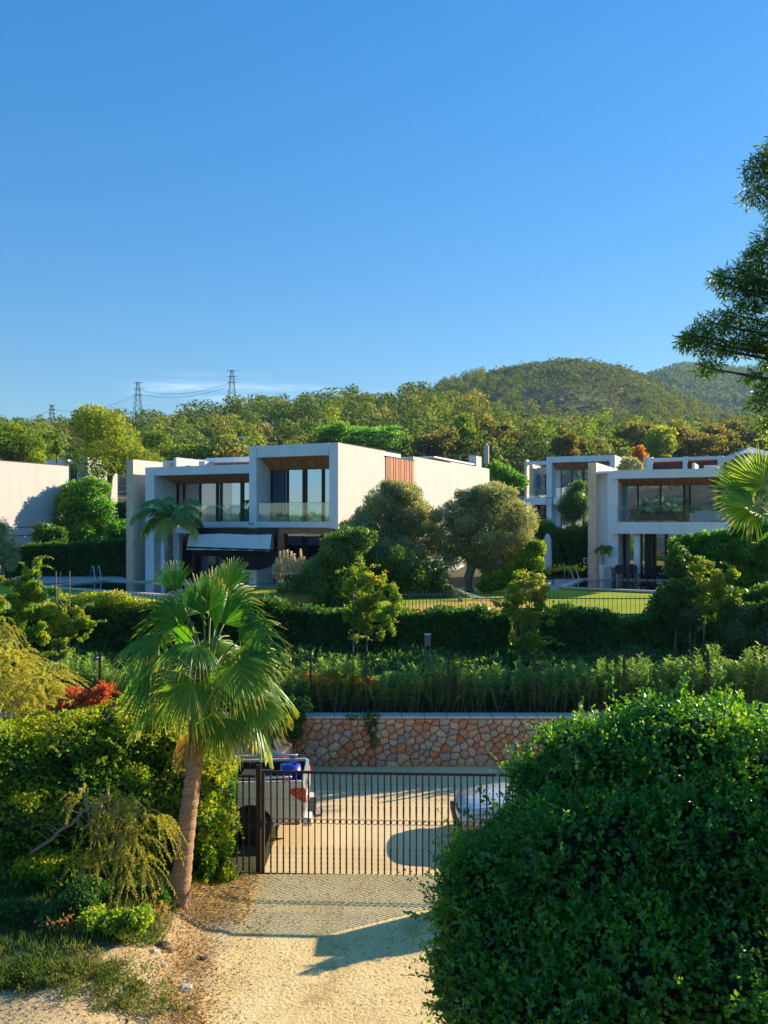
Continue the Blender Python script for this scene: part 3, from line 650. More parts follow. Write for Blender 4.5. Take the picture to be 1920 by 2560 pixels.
# specks of houses on the slope
def hut(px, py, D, wm, hm, label, roofc='white'):
    p = Wp(px, py, D); e = empty('hillside_house', (p.x, p.y, p.z-hm), label, 'house')
    sbox('wall', M['cream'], e, -wm/2, wm/2, 0, 5, -2, hm); MB().hexa([(-wm/2-.4, -.4, hm), (wm/2+.4, -.4, hm), (wm/2+.4, 5.4, hm), (-wm/2-.4, 5.4, hm)], [(-wm/2, 1, hm+.7), (wm/2, 1, hm+.7), (wm/2, 4, hm+.7), (-wm/2, 4, hm+.7)]).build('roof', M['cream'], e)
    sbox('window', M['glassdark'], e, -wm*.3, -wm*.1, -.03, .02, hm*.3, hm*.75)
hut(622, 1097, 190, 4.2, 2.6, 'speck of a pale house among the pines above the low wing')
# ---------------------------------------------------------------- villas
class House:
    def __init__(s, name, px, D, z0, ang, label):
        s.O = Vector((Xp(px, D), D)); s.z0 = z0; s.a = ang; s.r = Vector((math.cos(ang), -math.sin(ang))); s.v = Vector((math.sin(ang), math.cos(ang)))
        s.e = empty(name, (s.O.x, s.O.y, z0), label, 'house', rz=-ang)
    def x(s, px, y=0):   # local x where the view column meets the plane at local depth y
        k = (px-CX)/F; b = s.O+s.v*y; return (k*b.y-b.x)/(s.r.x-k*s.r.y)
    def y(s, px, x=0):
        k = (px-CX)/F; b = s.O+s.r*x; return (k*b.y-b.x)/(s.v.x-k*s.v.y)
    def z(s, py, x, y=0):
        return H-(py-HY)*(s.O+s.r*x+s.v*y).y/F-s.z0
    def box(s, name, mat, *a, parent=None, bevel=0): return sbox(name, M[mat], parent or s.e, *a, bevel=bevel)
    def courses(s, name, mat, x0, x1, y0, y1, z0, z1, n):
        core = s.box('pillar', 'travert', x0+.01, x1-.01, y0+.01, y1-.01, z0, z1-.01); h = (z1-z0)/n
        for i in range(n):
            d = .004*(i*7 % 3)
            s.box('stone_slab', mat, x0-d, x1+d, y0-d, y1, z0+i*h+.012, z0+(i+1)*h-.008, parent=core)
        return core
    def glazing(s, y, z0, z1, panes, bars, gname='glass', over=None):
        """panes: (px0,px1,material); bars: (px0,px1)"""
        for a, b, g in panes:
            x0, x1 = s.x(a, y), s.x(b, y); f = s.box('window', 'darkmetal', x0-.03, x1+.03, y+.05, y+.12, z0-.02, z1+.02)
            s.box('pane', g, x0, x1, y+.02, y+.045, z0, z1, parent=f)
        for a, b in bars: s.box('window_frame', 'darkmetal', s.x(a, y), s.x(b, y), y-.06, y+.16, z0, z1)
    def balustrade(s, px0, px1, y, z0, z1, n=2):
        a, b = s.x(px0, y), s.x(px1, y)
        for i in range(n):
            p, q = a+(b-a)*i/n+.01, a+(b-a)*(i+1)/n-.01
            pane = s.box('balustrade_pane', 'clear', p, q, y, y+.012, z0, z1)
            s.box('edge', 'edge', p, q, y-.004, y+.018, z1, z1+.02, parent=pane)
    def slats(s, x0, x1, y0, y1, zf, zb, mat='soffit', st=.14):
        m = MB(); n = max(3, int((x1-x0)/st))
        for i in range(n):
            a = x0+(x1-x0)*i/n; b = a+(x1-x0)/n-.018; d = .005*((i*5) % 3)
            m.hexa([(a, y0, zf-d), (b, y0, zf-d), (b, y1, zb-d), (a, y1, zb-d)], [(a, y0, zf+.02), (b, y0, zf+.02), (b, y1, zb+.02), (a, y1, zb+.02)])
        o = m.build('soffit_slats', M[mat], s.e); o['kind'] = 'stuff'
        MB().hexa([(x0, y0, zf+.022), (x1, y0, zf+.022), (x1, y1, zb+.022), (x0, y1, zb+.022)], [(x0, y0, zf+.1), (x1, y0, zf+.1), (x1, y1, zb+.1), (x0, y1, zb+.1)]).build('soffit_board', M['black'], s.e)
        k = int((x1-x0)/1.1)
        for i in range(k):
            a = x0+(i+.6)*(x1-x0)/k; t0, t1 = .25, .75
            MB().hexa([(a, y0+(y1-y0)*t0, zf+(zb-zf)*t0-.022), (a+.04, y0+(y1-y0)*t0, zf+(zb-zf)*t0-.022), (a+.04, y0+(y1-y0)*t1, zf+(zb-zf)*t1-.022), (a, y0+(y1-y0)*t1, zf+(zb-zf)*t1-.022)],
                      [(a, y0+(y1-y0)*t0, zf+(zb-zf)*t0), (a+.04, y0+(y1-y0)*t0, zf+(zb-zf)*t0), (a+.04, y0+(y1-y0)*t1, zf+(zb-zf)*t1), (a, y0+(y1-y0)*t1, zf+(zb-zf)*t1)]).build('light_strip', M['stoneflat'], s.e)
A = R(24.5)
h = House('villa', 845, 46, 3.3, A, 'large white modern villa left of centre with timber soffits and glass balconies')
zt = h.z(1106, 0); zs1 = h.z(1304, 0); zs0 = h.z(1319, 0); zfa = h.z(1136.5, 0)
xA = h.x(623); xa1 = h.x(641); xb = h.x(823); dp = 1.5
# upper box
h.box('pier', 'white', xA, xa1, 0, dp+.3, 0, zt-.003); h.box('pier', 'white', xb, -.012, 0, dp+.3, 0, zt-.003)
h.box('fascia', 'white', xa1+.03, xb-.03, .004, .35, zfa, zt)
h.slats(xa1+.005, xb-.005, .36, dp, zfa+.02, h.z(1174, h.x(760, dp), dp))
zw = h.z(1174, h.x(760, dp), dp)
h.glazing(dp, zs1+.02, zw, [(680, 711, 'curtain'), (721, 757, 'glass'), (767, 805, 'glass'), (811, 826, 'glass')], [(674, 680), (711, 713.5), (717.5, 721), (757, 761), (762.5, 767), (805, 811)])
h.box('curtain_edge', 'fabric_white', h.x(713.5, dp), h.x(717.5, dp), dp+.02, dp+.1, zs1, zw)
h.box('wall', 'white', xa1+.001, h.x(674, dp), dp-.003, dp+.2, zs1, zw+.5)
h.box('roof', 'white', xA+.02, -.02, dp+.1, 8.3, zw+.05, zt-.05)
h.box('parapet_cap', 'darkmetal', xA, .02, .5, 8.3, zt-.002, zt+.025)
# side wall with timber screen
ys0, ys1 = h.y(963), h.y(1034)
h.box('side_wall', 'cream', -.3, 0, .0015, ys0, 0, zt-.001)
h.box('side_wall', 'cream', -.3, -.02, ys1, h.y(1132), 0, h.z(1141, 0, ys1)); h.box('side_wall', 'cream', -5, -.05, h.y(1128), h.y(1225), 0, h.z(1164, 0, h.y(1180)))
h.box('groove', 'black', -.2, .004, .003, 7, h.z(1312.5, 0)-.02, h.z(1312.5, 0)+.02)
h.box('roof_block', 'white', -7, -.4, h.y(1100), h.y(1215), h.z(1168, 0, h.y(1230)), h.z(1139, 0, h.y(1095)))
h.box('roof_pier', 'cream', -.9, -.3, h.y(1200), h.y(1213), 5, h.z(1139, 0, h.y(1200)))
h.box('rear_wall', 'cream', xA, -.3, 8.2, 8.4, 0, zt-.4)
ns = 16; scr = h.box('screen_frame', 'darkmetal', -.25, -.03, ys0, ys1, 1.2, zt-.35)
for i in range(ns):
    a = ys0+(ys1-ys0)*(i+.12)/ns; b = ys0+(ys1-ys0)*(i+.82)/ns
    h.box('slat', 'screen', .0, .05+.012*(i % 3), a, b, 1.2, zt-.33+.0, parent=scr)
h.box('screen_cap', 'darkmetal', -.1, .09, ys0-.03, ys1+.03, zt-.33, zt-.28)
# left wing
x0, x1 = h.x(385), xA; zf1 = h.z(1168, x0); zf0 = h.z(1189, x0)
h.box('fascia', 'white', x0+.02, x1-.003, .006, .35, zf0, zf1); h.box('pier', 'white', h.x(363), x0, .002, 2.2, 0, zf1-.003)
dw = 2.1; zwl = h.z(1208, h.x(560, dw), dw)
h.slats(x0+.01, x1-.003, .36, dw, zf0+.02, zwl)
h.glazing(dw, zs1+.02, zwl, [(447, 459, 'glassred'), (462, 498, 'glassred'), (502, 541, 'glassred'), (545, 551, 'curtain'), (555, 580, 'glassred'), (580, 602, 'glass'), (609, 632, 'glass')], [(443, 447), (458.5, 462), (498, 502), (541, 545), (551, 555), (602, 609)])
h.box('timber_panel', 'screen', h.x(400, dw), h.x(443, dw), dw, dw+.1, zs1, zwl)
h.box('wall', 'white', h.x(363)+.02, x1, dw+.15, 9, zf1-.3, zf1-.03)
h.box('slab', 'white', h.x(478), xb-.002, .003, 2.4, zs0, zs1); h.box('slab_soffit', 'white', h.x(400), xb-.1, .5, 2.4, zs0-.35, zs0-.003)
h.balustrade(410, 621, .06, zs1, h.z(1263, h.x(560)), 4); h.balustrade(647, 822, .06, zs1, h.z(1257, h.x(760)), 3)
h.box('drain_slot', 'black', h.x(621), h.x(635), -.004, .1, h.z(1309.5, xA)-.025, h.z(1309.5, xA)+.025)
# stone pillar wall at the left end
xp0, xp1 = h.x(326), h.x(343); zp = h.z(1150, xp0)
h.courses('c', 'travert', xp0, xp1, -.35, .0, 0, zp, 21); h.box('parapet_wall', 'cream', xp0+.01, xp1-.004, .004, 8, 0, zp-.004)
h.box('roof_pier', 'cream', h.x(434, 3), h.x(441, 3), 3, 6.5, zf1, h.z(1143.5, h.x(438, 3), 3)); h.box('roof_pier', 'cream', h.x(497, 4), h.x(512, 4), 4, 5, zf1, h.z(1153, h.x(500, 4), 4))
h.box('roof_beam', 'white', h.x(524, 5), h.x(640, 5), 5, 5.3, h.z(1155.5, h.x(570, 5), 5), h.z(1143.5, h.x(570, 5), 5)); h.box('roof_beam', 'white', h.x(405, 7), h.x(530, 7), 7, 7.3, h.z(1156, h.x(470, 7), 7), h.z(1150, h.x(470, 7), 7)); h.box('roof_pier', 'white', h.x(515, 5), h.x(524, 5), 5, 5.4, zf1, h.z(1145, h.x(520, 5), 5))
h.box('roof_soffit', 'darkred', h.x(526, 5.4), h.x(640, 5.4), 5.4, 5.6, zf1-.1, h.z(1156, h.x(570, 5), 5))  # dark red soffit under the roof beam
# ground floor
h.box('ground_wall', 'white', h.x(343), h.x(361), 1.2, 1.5, 0, zs0-.36); h.box('column', 'white', h.x(361), h.x(384), .25, .7, 0, zs0-.02); h.box('ground_wall', 'white', h.x(384), h.x(410), 1.4, 1.7, 0, zs0-.36); h.box('column', 'white', h.x(408), h.x(416), -.2, .1, 0, zs0)
h.box('vent', 'black', h.x(368), h.x(374), .24, .26, .28, .42)
h.glazing(2.6, .05, zs0-.36, [(412, 440, 'glassdark'), (444, 478, 'glassdark'), (490, 560, 'glassdark'), (564, 640, 'glassdark'), (650, 712, 'glassdark')], [(440, 444), (478, 490), (560, 564), (640, 650), (712, 716)])
h.glazing(1.0, h.z(1392, h.x(760), 0), h.z(1342, h.x(760), 0), [(717, 756, 'glass'), (766, 805, 'glass')], [(712, 717), (756, 766), (805, 815)])
h.box('ground_wall', 'white', h.x(815, .6), -.35, .55, .9, 0, zs0-.003)
h.box('ground_wall', 'black', h.x(712, 1.3), h.x(815, 1.3), 1.3, 1.5, 0, h.z(1392, h.x(760), 0)); h.box('ceiling', 'white', h.x(400), -.4, 2.4, 8, zs0-.36, zs1-.01)
h.box('floor_plinth', 'deck', h.x(320), .0, -1.5, 8, -.12, .02)
# pergola with fabric awning in front of the left villa
g = House('pergola', 833, 44.2, 3.3, A, 'timber pergola in front of the tall villa box, dark beams and reddish end frame')
g.e['category'] = 'pergola'
zt_, zb_ = g.z(1321, 0), g.z(1334, 0)
g.box('beam', 'beam', g.x(697), 0, 0, .16, zb_, zt_, bevel=.01); g.box('beam', 'darkmetal', g.x(480), g.x(697)-.002, 0, .16, zb_-.05, zt_)
g.box('post', 'beam', g.x(697), g.x(706), .002, .2, 0, zb_-.001); g.box('post', 'darkmetal', g.x(480), g.x(486), .0, .2, 0, zb_-.06)
g.box('beam', 'darkmetal', .01, .12, .0, 2.0, zb_-.02, zt_-.05)
for i in range(6): g.box('rafter', 'darkmetal', g.x(690-36*i), g.x(686-36*i), .17, 1.9, zb_, zb_+.12)
g.box('rear_beam', 'darkmetal', g.x(480), 0, 1.91, 2.05, zb_, zt_); g.box('lamp', 'fabric_white', g.x(752), g.x(763), -.03, 0, zb_-.05, zb_)
def awning():
    m, nt, b = newmat('woven_patterned_awning'); t = nt.nodes.new('ShaderNodeTexCoord'); br = nt.nodes.new('ShaderNodeTexBrick')
    br.inputs['Scale'].default_value = 1; br.inputs['Brick Width'].default_value = .24; br.inputs['Row Height'].default_value = .085; br.inputs['Mortar Size'].default_value = .012
    br.inputs['Color1'].default_value = (.85, .88, .88, 1); br.inputs['Color2'].default_value = (.70, .78, .82, 1); br.inputs['Mortar'].default_value = (.5, .58, .62, 1)
    mp = nt.nodes.new('ShaderNodeMapping'); mp.inputs['Rotation'].default_value = (R(90), 0, R(6)); nt.links.new(t.outputs['Object'], mp.inputs[0]); nt.links.new(mp.outputs[0], br.inputs[0])
    nt.links.new(br.outputs[0], b.inputs['Base Color']); b.inputs['Roughness'].default_value = .9; return m
M['awning'] = awning()
aw = empty('fabric_awning', (g.O.x, g.O.y-.2, 3.3), 'sagging patterned grey blue fabric awning hung under the pergola', 'awning', rz=-A)
m = MB(); m.smooth = True; nx_, ny_ = 24, 8; xa, xb_ = g.x(487), g.x(693)
for j in range(ny_+1):
    for i in range(nx_+1):
        u, v_ = i/nx_, j/ny_; m.v.append((xa+(xb_-xa)*u, -.45-.22*v_+.04*math.sin(u*30), g.z(1334, 0)-.06-v_*(.84-.02*math.sin(u*3.1))-.03*math.sin(u*9+1)*(1-v_)))
for j in range(ny_):
    for i in range(nx_): m.f.append((j*(nx_+1)+i, j*(nx_+1)+i+1, (j+1)*(nx_+1)+i+1, (j+1)*(nx_+1)+i)); m.m.append(0); m.sm.append(True)
m.build('cloth', M['awning'], aw)
MB().tube([(xa, -.65, g.z(1370, 0)-.04), (xb_, -.66, g.z(1374, 0)-.04)], .05, 6).build('front_bar', M['darkmetal'], aw)
m = MB(); m.smooth = True; xa, xb_ = g.x(500), g.x(700); k = 20   # dark scalloped shade cloth hanging below
for j in range(2):
    for i in range(k+1):
        u = i/k; m.v.append((xa+(xb_-xa)*u, -.1+.05*math.sin(u*25), (g.z(1376, 0) if j == 0 else g.z(1395+34*max(0, math.sin((u-.25)*3.6)), 0)-.03*abs(math.sin(u*40)))))
for i in range(k): m.f.append((i, i+1, k+1+i+1, k+1+i)); m.m.append(0); m.sm.append(True)
m.build('shade_cloth', M['fabric_dark'], aw)
# ---- second villa, right
h = House('villa', 1491, 52.3, 3.3, A, 'white modern villa at right with travertine pillar, long glazed balcony and pool')
zp = h.z(1156, 0); xl = h.x(1470)
h.courses('c', 'travert', xl, 0, 0, .6, 0, zp, 22); h.box('parapet_wall', 'cream', xl+.01, -.012, .604, 9, 0, zp-.004)
xw0, xw1 = h.x(1500, .5), h.x(1528, .1)
h.box('wall', 'white', .0, xw1, .5, 1.2, 0, h.z(1176, xw0)-.005)
xe = h.x(1985); zf1 = h.z(1176, h.x(1532)); zf0 = h.z(1197, h.x(1532)); yf = -.9
x0 = h.x(1531, yf); zf1 = h.z(1176.5, x0, yf); zf0 = h.z(1197, x0, yf); zs1 = h.z(1305, x0, yf); zs0 = h.z(1334, x0, yf)
h.box('fascia', 'white', x0, xe, yf, yf+.35, zf0, zf1); h.box('roof', 'white', .01, xe, yf+.36, 9, zf0+.35, zf1-.04)
h.box('side_return', 'white', xw1-.1, x0+.25, yf+.4, 1.3, 0, zf1-.05)
dw = 1.2; zw = h.z(1214, h.x(1640, dw), dw)
h.slats(x0+.1, xe, yf+.36, dw, zf0+.02, zw, st=.16)
h.box('slab', 'white', x0, xe, yf, 2.0, zs0, zs1)
h.glazing(dw, zs1+.02, zw, [(1546, 1593, 'glass'), (1597, 1649, 'glass'), (1653, 1708, 'glass'), (1713, 1722, 'glassdark'), (1727, 1794, 'glass'), (1799, 1860, 'glass'), (1864, 1960, 'glass')], [(1539, 1546), (1593, 1597), (1649, 1653), (1708, 1713), (1722, 1727), (1794, 1799), (1860, 1864)])
zl = zs0-.02
h.glazing(dw+.5, .05, zl, [(1545, 1601, 'glass'), (1606, 1614, 'glass'), (1628, 1662, 'glass'), (1669, 1728, 'glass'), (1734, 1800, 'glass'), (1806, 1960, 'glass')], [(1536, 1545), (1601, 1606), (1662, 1669), (1728, 1734), (1800, 1806)])
h.box('dark_post', 'darkmetal', h.x(1613, .6), h.x(1629, .6), .6, 1.3, 0, zs0)
h.balustrade(1541, 1735, yf+.06, zs1, h.z(1268, h.x(1600)), 3); h.balustrade(1735, 2000, yf+.06, zs1, h.z(1268, h.x(1780)), 4)
xc = h.x(1593, yf+.5); zc = zs0
m = MB(); m.smooth = True; m.lathe([(.19, 0), (.19, zc)], 20, (xc, yf+.45, 0)); m.build('round_column', M['white'], h.e)
h.box('floor_plinth', 'deck', xl-.2, xe, -2.2, 9, -.12, .02)
h.box('body', 'black', x0+.4, xe, 4.5, 4.7, 0, zf0); h.box('roof_pier', 'cream', h.x(1730, 3), h.x(1737, 3), 3, 5.5, zf1-.1, h.z(1157, h.x(1733, 3), 3)); h.box('roof_box', 'cream', h.x(1760, 3.4), h.x(1795, 3.4), 3.4, 5, zf1-.1, h.z(1163, h.x(1780, 3.4), 3.4))
# balcony furniture
o = empty('bench', (0, 0, 0), 'dark slatted bench standing on the glazed balcony of the right villa', 'bench', rz=-A); p_ = h.O+h.r*h.x(1640, .3)+h.v*.2; o.location = (p_.x, p_.y, 3.3+zs1)
wb = h.x(1705, .3)-h.x(1578, .3)
for i in range(12): sbox('slat', M['black'], o, -wb/2+i*wb/12, -wb/2+(i+.75)*wb/12, .2, .26, .1, .62)
sbox('seat', M['black'], o, -wb/2, wb/2, -.4, .2, .28, .4)
for sx in (-1, 1): sbox('leg', M['black'], o, sx*wb/2-.05, sx*wb/2+.05, -.38, .18, 0, .28)
o = empty('sofa', (0, 0, 0), 'pale beige sofa behind the balcony glass of the right villa', 'sofa', rz=-A); p_ = h.O+h.r*h.x(1790, .3)+h.v*.1; o.location = (p_.x, p_.y, 3.3+zs1)
sbox('backrest', M['cream'], o, -1.1, 1.5, -.5, -.25, .05, .62, bevel=.05); sbox('seat', M['cream'], o, -1.1, 1.5, -.24, .4, .1, .36, bevel=.05); sbox('armrest', M['cream'], o, -1.35, -1.12, -.5, .4, .05, .5, bevel=.05); sbox('armrest', M['cream'], o, 1.52, 1.75, -.5, .4, .05, .5, bevel=.05)
# ---- villa behind, left of the pillar
h = House('villa', 1537, 86, 5.9, A, 'smaller looking white villa behind the travertine pillar with blue sky in its windows')
zt = h.z(1137, 0); zs1 = h.z(1243, 0); zs0 = h.z(1260, 0); xA = h.x(1366); xa = h.x(1379); xb = h.x(1524); dp = 1.6; zf = h.z(1152, 0)
h.box('pier', 'white', xA, xa, 0, dp+.3, 0, zt-.003); h.box('pier', 'white', xb, -.012, 0, dp+.3, 0, zt-.003); h.box('fascia', 'white', xa+.03, xb-.03, .004, .35, zf, zt)
zw = h.z(1174, h.x(1440, dp), dp); h.slats(xa+.005, xb-.005, .36, dp, zf+.02, zw)
h.box('side_wall', 'cream', -.4, 0, .001, 9, 0, zt-.001); h.box('roof', 'white', xA+.02, -.4, dp, 9, zw+.1, zt-.05)
h.box('wall', 'white', xa, h.x(1402, dp), dp, dp+.2, 0, zw+.5)
h.glazing(dp, zs1, zw, [(1404, 1429, 'glass'), (1432, 1456, 'glass'), (1461, 1490, 'glass'), (1494, 1530, 'glass')], [(1402, 1404), (1429, 1432), (1456, 1461), (1490, 1494)])
h.glazing(dp, .05, zs0, [(1404, 1429, 'glassdark'), (1432, 1456, 'glassdark'), (1461, 1530, 'glassdark')], [(1402, 1404), (1429, 1432), (1456, 1461)])
h.box('slab', 'white', h.x(1311), xA-.003, -.5, 3, zs0+.0, zs1); h.box('slab', 'white', h.x(1385), xb, -.3, dp+.4, zs0, zs1+.05); h.box('groove', 'black', xA-.02, xa+.3, -.004, .2, zs1-.03, zs1+.03)
h.balustrade(1314, 1366, -.4, zs1, h.z(1219, h.x(1340)), 2); h.balustrade(1390, 1402, -.2, zs1, h.z(1218, h.x(1395)), 1)
h.box('wall', 'cream', h.x(1331, 2), xA, 2.2, 2.4, 0, h.z(1169, h.x(1350, 2), 2)); h.glazing(2.0, zs1, h.z(1187, h.x(1350, 2), 2), [(1340, 1362, 'glass')], [(1337, 1340), (1362, 1365)]); h.glazing(2.0, .05, zs0, [(1340, 1362, 'glassdark')], [(1334, 1340), (1362, 1365)])
h.courses('c', 'travert', h.x(1324, .3), h.x(1331.5, .3), .3, 1.0, 0, h.z(1160, h.x(1328, .3)), 12); h.box('parapet_wall', 'cream', h.x(1324.5, .3), h.x(1331, .3), 1.01, 7, 0, h.z(1160, h.x(1328, .3))-.01)
h.box('roof_pier', 'travert', h.x(1310.5, 5), h.x(1317, 5), 5, 6, 0, h.z(1149, h.x(1314, 5), 5)); h.box('roof_beam', 'white', h.x(1317, 5), xA, 5, 5.5, h.z(1162, h.x(1340, 5), 5), h.z(1153, h.x(1340, 5), 5))
h.box('roof_soffit', 'darkred', h.x(1335, 5.6), xA, 5.6, 5.8, h.z(1167, h.x(1340, 5), 5), h.z(1161, h.x(1340, 5), 5))
h.box('rear_wall', 'cream', xA, -.4, 8.8, 9, 0, zt-.5); h.box('floor_plinth', 'deck', h.x(1300), 0, -2, 8, -.3, .02)
# ---- villa roofs seen over the right villa
h = House('villa', 1808, 92, 5.9, A, 'villa whose white roof beams show above the right villa roof')
for a, b, t in ((1608, 1617, 'travert'), (1617, 1631, 'white'), (1707, 1718, 'white'), (1794, 1808, 'white')): h.box('pier', t, h.x(a), h.x(b), 0, 1, 0, h.z(1142.5 if a < 1630 else (1141 if a < 1750 else 1139), h.x(b)))
for a, b, t, u in ((1631, 1707, 1144, 1153), (1718, 1794, 1141, 1149.5), (1808, 1960, 1139, 1152)):
    h.box('roof_beam', 'white', h.x(a)+.01, h.x(b)-.01, .1, .5, h.z(u, h.x((a+b)/2)), h.z(t, h.x((a+b)/2))); h.box('roof_soffit', 'darkred', h.x(a), h.x(b), .6, 1.4, h.z(1172, h.x(a)), h.z(u, h.x((a+b)/2)))
h.box('roof', 'white', h.x(1608), h.x(1960), 1.5, 8, 3, h.z(1150, h.x(1700))); h.box('wall', 'cream', h.x(1608), h.x(1960), 1.6, 2, 0, 5)
p_ = Wp(1875, 1128, 100); o = empty('white_tent', (p_.x, p_.y, p_.z-2.5), 'peak of a white canopy above the roofs at the right edge', 'canopy'); MB().add([(-2.6, -2.6, 1.8), (2.6, -2.6, 1.8), (2.6, 2.6, 1.8), (-2.6, 2.6, 1.8), (0, 0, 3.0)], [(0, 1, 4), (1, 2, 4), (2, 3, 4), (3, 0, 4)]).build('cover', M['fabric_white'], o)
for sx in (-1, 1):
    for sy in (-1, 1): sbox('pole', M['darkmetal'], o, sx*2.5-.05, sx*2.5+.05, sy*2.5-.05, sy*2.5+.05, -3, 1.8)
# ---- villa at the left edge (blank white side wall)
h = House('villa', 172, 69, 3.3, A, 'villa with a big blank white side wall at the left edge, tree shadows on it')
yy0 = h.y(-160); zt = h.z(1165, 0)
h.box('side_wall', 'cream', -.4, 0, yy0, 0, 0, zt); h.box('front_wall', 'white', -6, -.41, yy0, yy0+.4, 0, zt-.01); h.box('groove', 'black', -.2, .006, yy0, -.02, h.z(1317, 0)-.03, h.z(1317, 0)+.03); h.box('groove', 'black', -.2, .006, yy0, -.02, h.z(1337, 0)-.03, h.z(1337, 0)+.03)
h.box('parapet_cap', 'darkmetal', -.45, .03, yy0, .02, zt, zt+.04); h.box('roof', 'white', -6, -.42, yy0+.42, -.02, zt-.6, zt-.05); h.box('rear_wall', 'white', -6, -.41, -.4, 0, 0, zt-.02)
# ---- far villa glimpsed behind the tall pine
h = House('villa', 226, 112, 5.9, A, 'far white villa half hidden by the tall pine at left')
h.box('wall', 'white', h.x(100), h.x(170), 0, 5, 0, h.z(1149, h.x(130))); h.box('side_wall', 'cream', h.x(200), 0, -.5, 5, 0, h.z(1143, 0)); h.box('recess', 'darkmetal', h.x(171), h.x(199), .4, 1, 0, h.z(1158, h.x(180))); h.box('window', 'screen', h.x(175), h.x(189), .3, .4, h.z(1176, h.x(180)), h.z(1162, h.x(180)))
h.box('roof', 'white', h.x(88), 0, .6, 5, h.z(1158, h.x(180)), h.z(1149, h.x(180)))
h.box('garden_wall', 'cream', h.x(290), h.x(345), -14, -13.6, 0, h.z(1208, h.x(310), -14))
# lean mast on the side wall + phone mast
m = MB(); m.tube([Wp(1216, 1160, 95), Wp(1216, 1114, 95)], .28, 8); m.tube([Wp(1216, 1114, 95), Wp(1216, 1108, 95)], .12, 6); tag(m.build('antenna_mast', M['stoneflat']), 'slim pale antenna mast above the end of the long side wall', 'mast')
# ---------------------------------------------------------------- pools
def pool(pix, z, lab, depth=.9):
    pts = [(Xp(px, Dg(py, z)), Dg(py, z)) for px, py in pix]
    e = empty('swimming_pool', (sum(p[0] for p in pts)/len(pts), sum(p[1] for p in pts)/len(pts), z), lab, 'pool'); ox, oy, _ = e.location
    c = Vector((ox, oy)); k = len(pts)
    MB().add([(p[0]-ox, p[1]-oy, -.0) for p in pts], [tuple(range(k))]).build('water', M['water'], e)
    for i in range(k):
        a, b = Vector(pts[i]), Vector(pts[(i+1) % k]); d = (b-a).normalized(); nn = Vector((d.y, -d.x))
        if (a-c).dot(nn) < 0: nn = -nn
        L = (b-a).length; ns = max(1, int(L/1.2))
        for j in range(ns):
            p, q = a+(b-a)*(j/ns)+d*.008, a+(b-a)*((j+1)/ns)-d*.008
            MB().hexa([(v.x-ox, v.y-oy, -.02) for v in (p, q, q+nn*.34, p+nn*.34)], [(v.x-ox, v.y-oy, .07) for v in (p, q, q+nn*.34, p+nn*.34)]).build('coping_stone', M['stoneflat'], e)
    return e
pool([(1412, 1470), (1462, 1449.5), (1790, 1454), (1790, 1486)], 3.36, 'rectangular pool with stone edge in front of the right villa')
pool([(118, 1468), (267, 1453), (620, 1468), (560, 1498)], 3.36, 'long dark pool with stone edge in front of the left villa')
sheet('pool_deck', [(Xp(1300, 52), 52), (Xp(1345, 44.4), 44.4), (Xp(1400, 44), 44.0), (Xp(1455, 52.6), 52.6)], 3.32, M['deck'], 'grey paved deck left of the right pool')
sheet('pool_deck', [(Xp(60, 48), 47.6), (Xp(267, 50.6), 51.2), (Xp(330, 51), 51), (Xp(300, 55), 55), (Xp(40, 55), 55)], 3.32, M['deck'], 'grey paved deck behind the left pool')
def ladder(px0, px1, py, D, z, label):
    e = empty('pool_ladder', (Xp((px0+px1)/2, D), D, z), label, 'ladder', 'pool ladders')
    for px in (px0, px1):
        x = Xp(px, D)-e.location.x; pts = [(x, .0, .0)]
        for i in range(9):
            a = math.pi*(1-i/8); pts.append((x+.0+.1+.3*(.5+.5*math.cos(a))*1.2, -.28-.28*math.cos(a)*1.0, .62+.2*math.sin(a)))
        pts = [(x, 0, 0), (x, 0, .55), (x+.05, -.08, .72), (x+.14, -.2, .8), (x+.24, -.34, .74), (x+.32, -.45, .5), (x+.4, -.55, .1), (x+.42, -.58, -.1)]
        m = MB(); m.smooth = True; m.tube(pts, .024, 8); m.build('handrail', M['steel'], e)
    xa = Xp(px0, D)-e.location.x+.42; xb = Xp(px1, D)-e.location.x+.42
    MB().tube([(xa, -.58, -.03), (xb, -.58, -.03)], .03, 6).build('step', M['steel'], e); return e
ladder(228, 243, 1452, 50.6, 3.4, 'bright curved steel ladder of the left pool'); ladder(1411, 1424, 1449, 50.8, 3.4, 'bright curved steel ladder of the right pool')
# closed parasol, loungers, potted palm, lamp, hammock
p_ = Vector((Xp(1369, 52), 52, 3.33)); e = empty('closed_parasol', p_, 'folded pale parasol in front of the dark hedge by the right pool', 'parasol')
m = MB(); m.tube([(0, 0, 0), (0, 0, 2.75)], .03, 8); m.build('pole', M['darkmetal'], e)
m = MB(); m.smooth = True; vs = []; k = 16
for j, (r_, z_) in enumerate(((.02, 2.72), (.1, 2.66), (.2, 2.35), (.22, 1.7), (.24, 1.1), (.22, .75))):
    for i in range(k): a = 6.283*i/k; q = r_*(1+.28*math.sin(a*4)*(j > 1)); vs.append((q*math.cos(a), q*math.sin(a), z_-(.22*math.sin(a*2)**2 if j == 5 else 0)))
m.add(vs, [(j*k+i, j*k+(i+1) % k, (j+1)*k+(i+1) % k, (j+1)*k+i) for j in range(5) for i in range(k)]); m.build('cloth', M['fabric_white'], e); sbox('base', M['deck'], e, -.3, .3, -.3, .3, 0, .07)
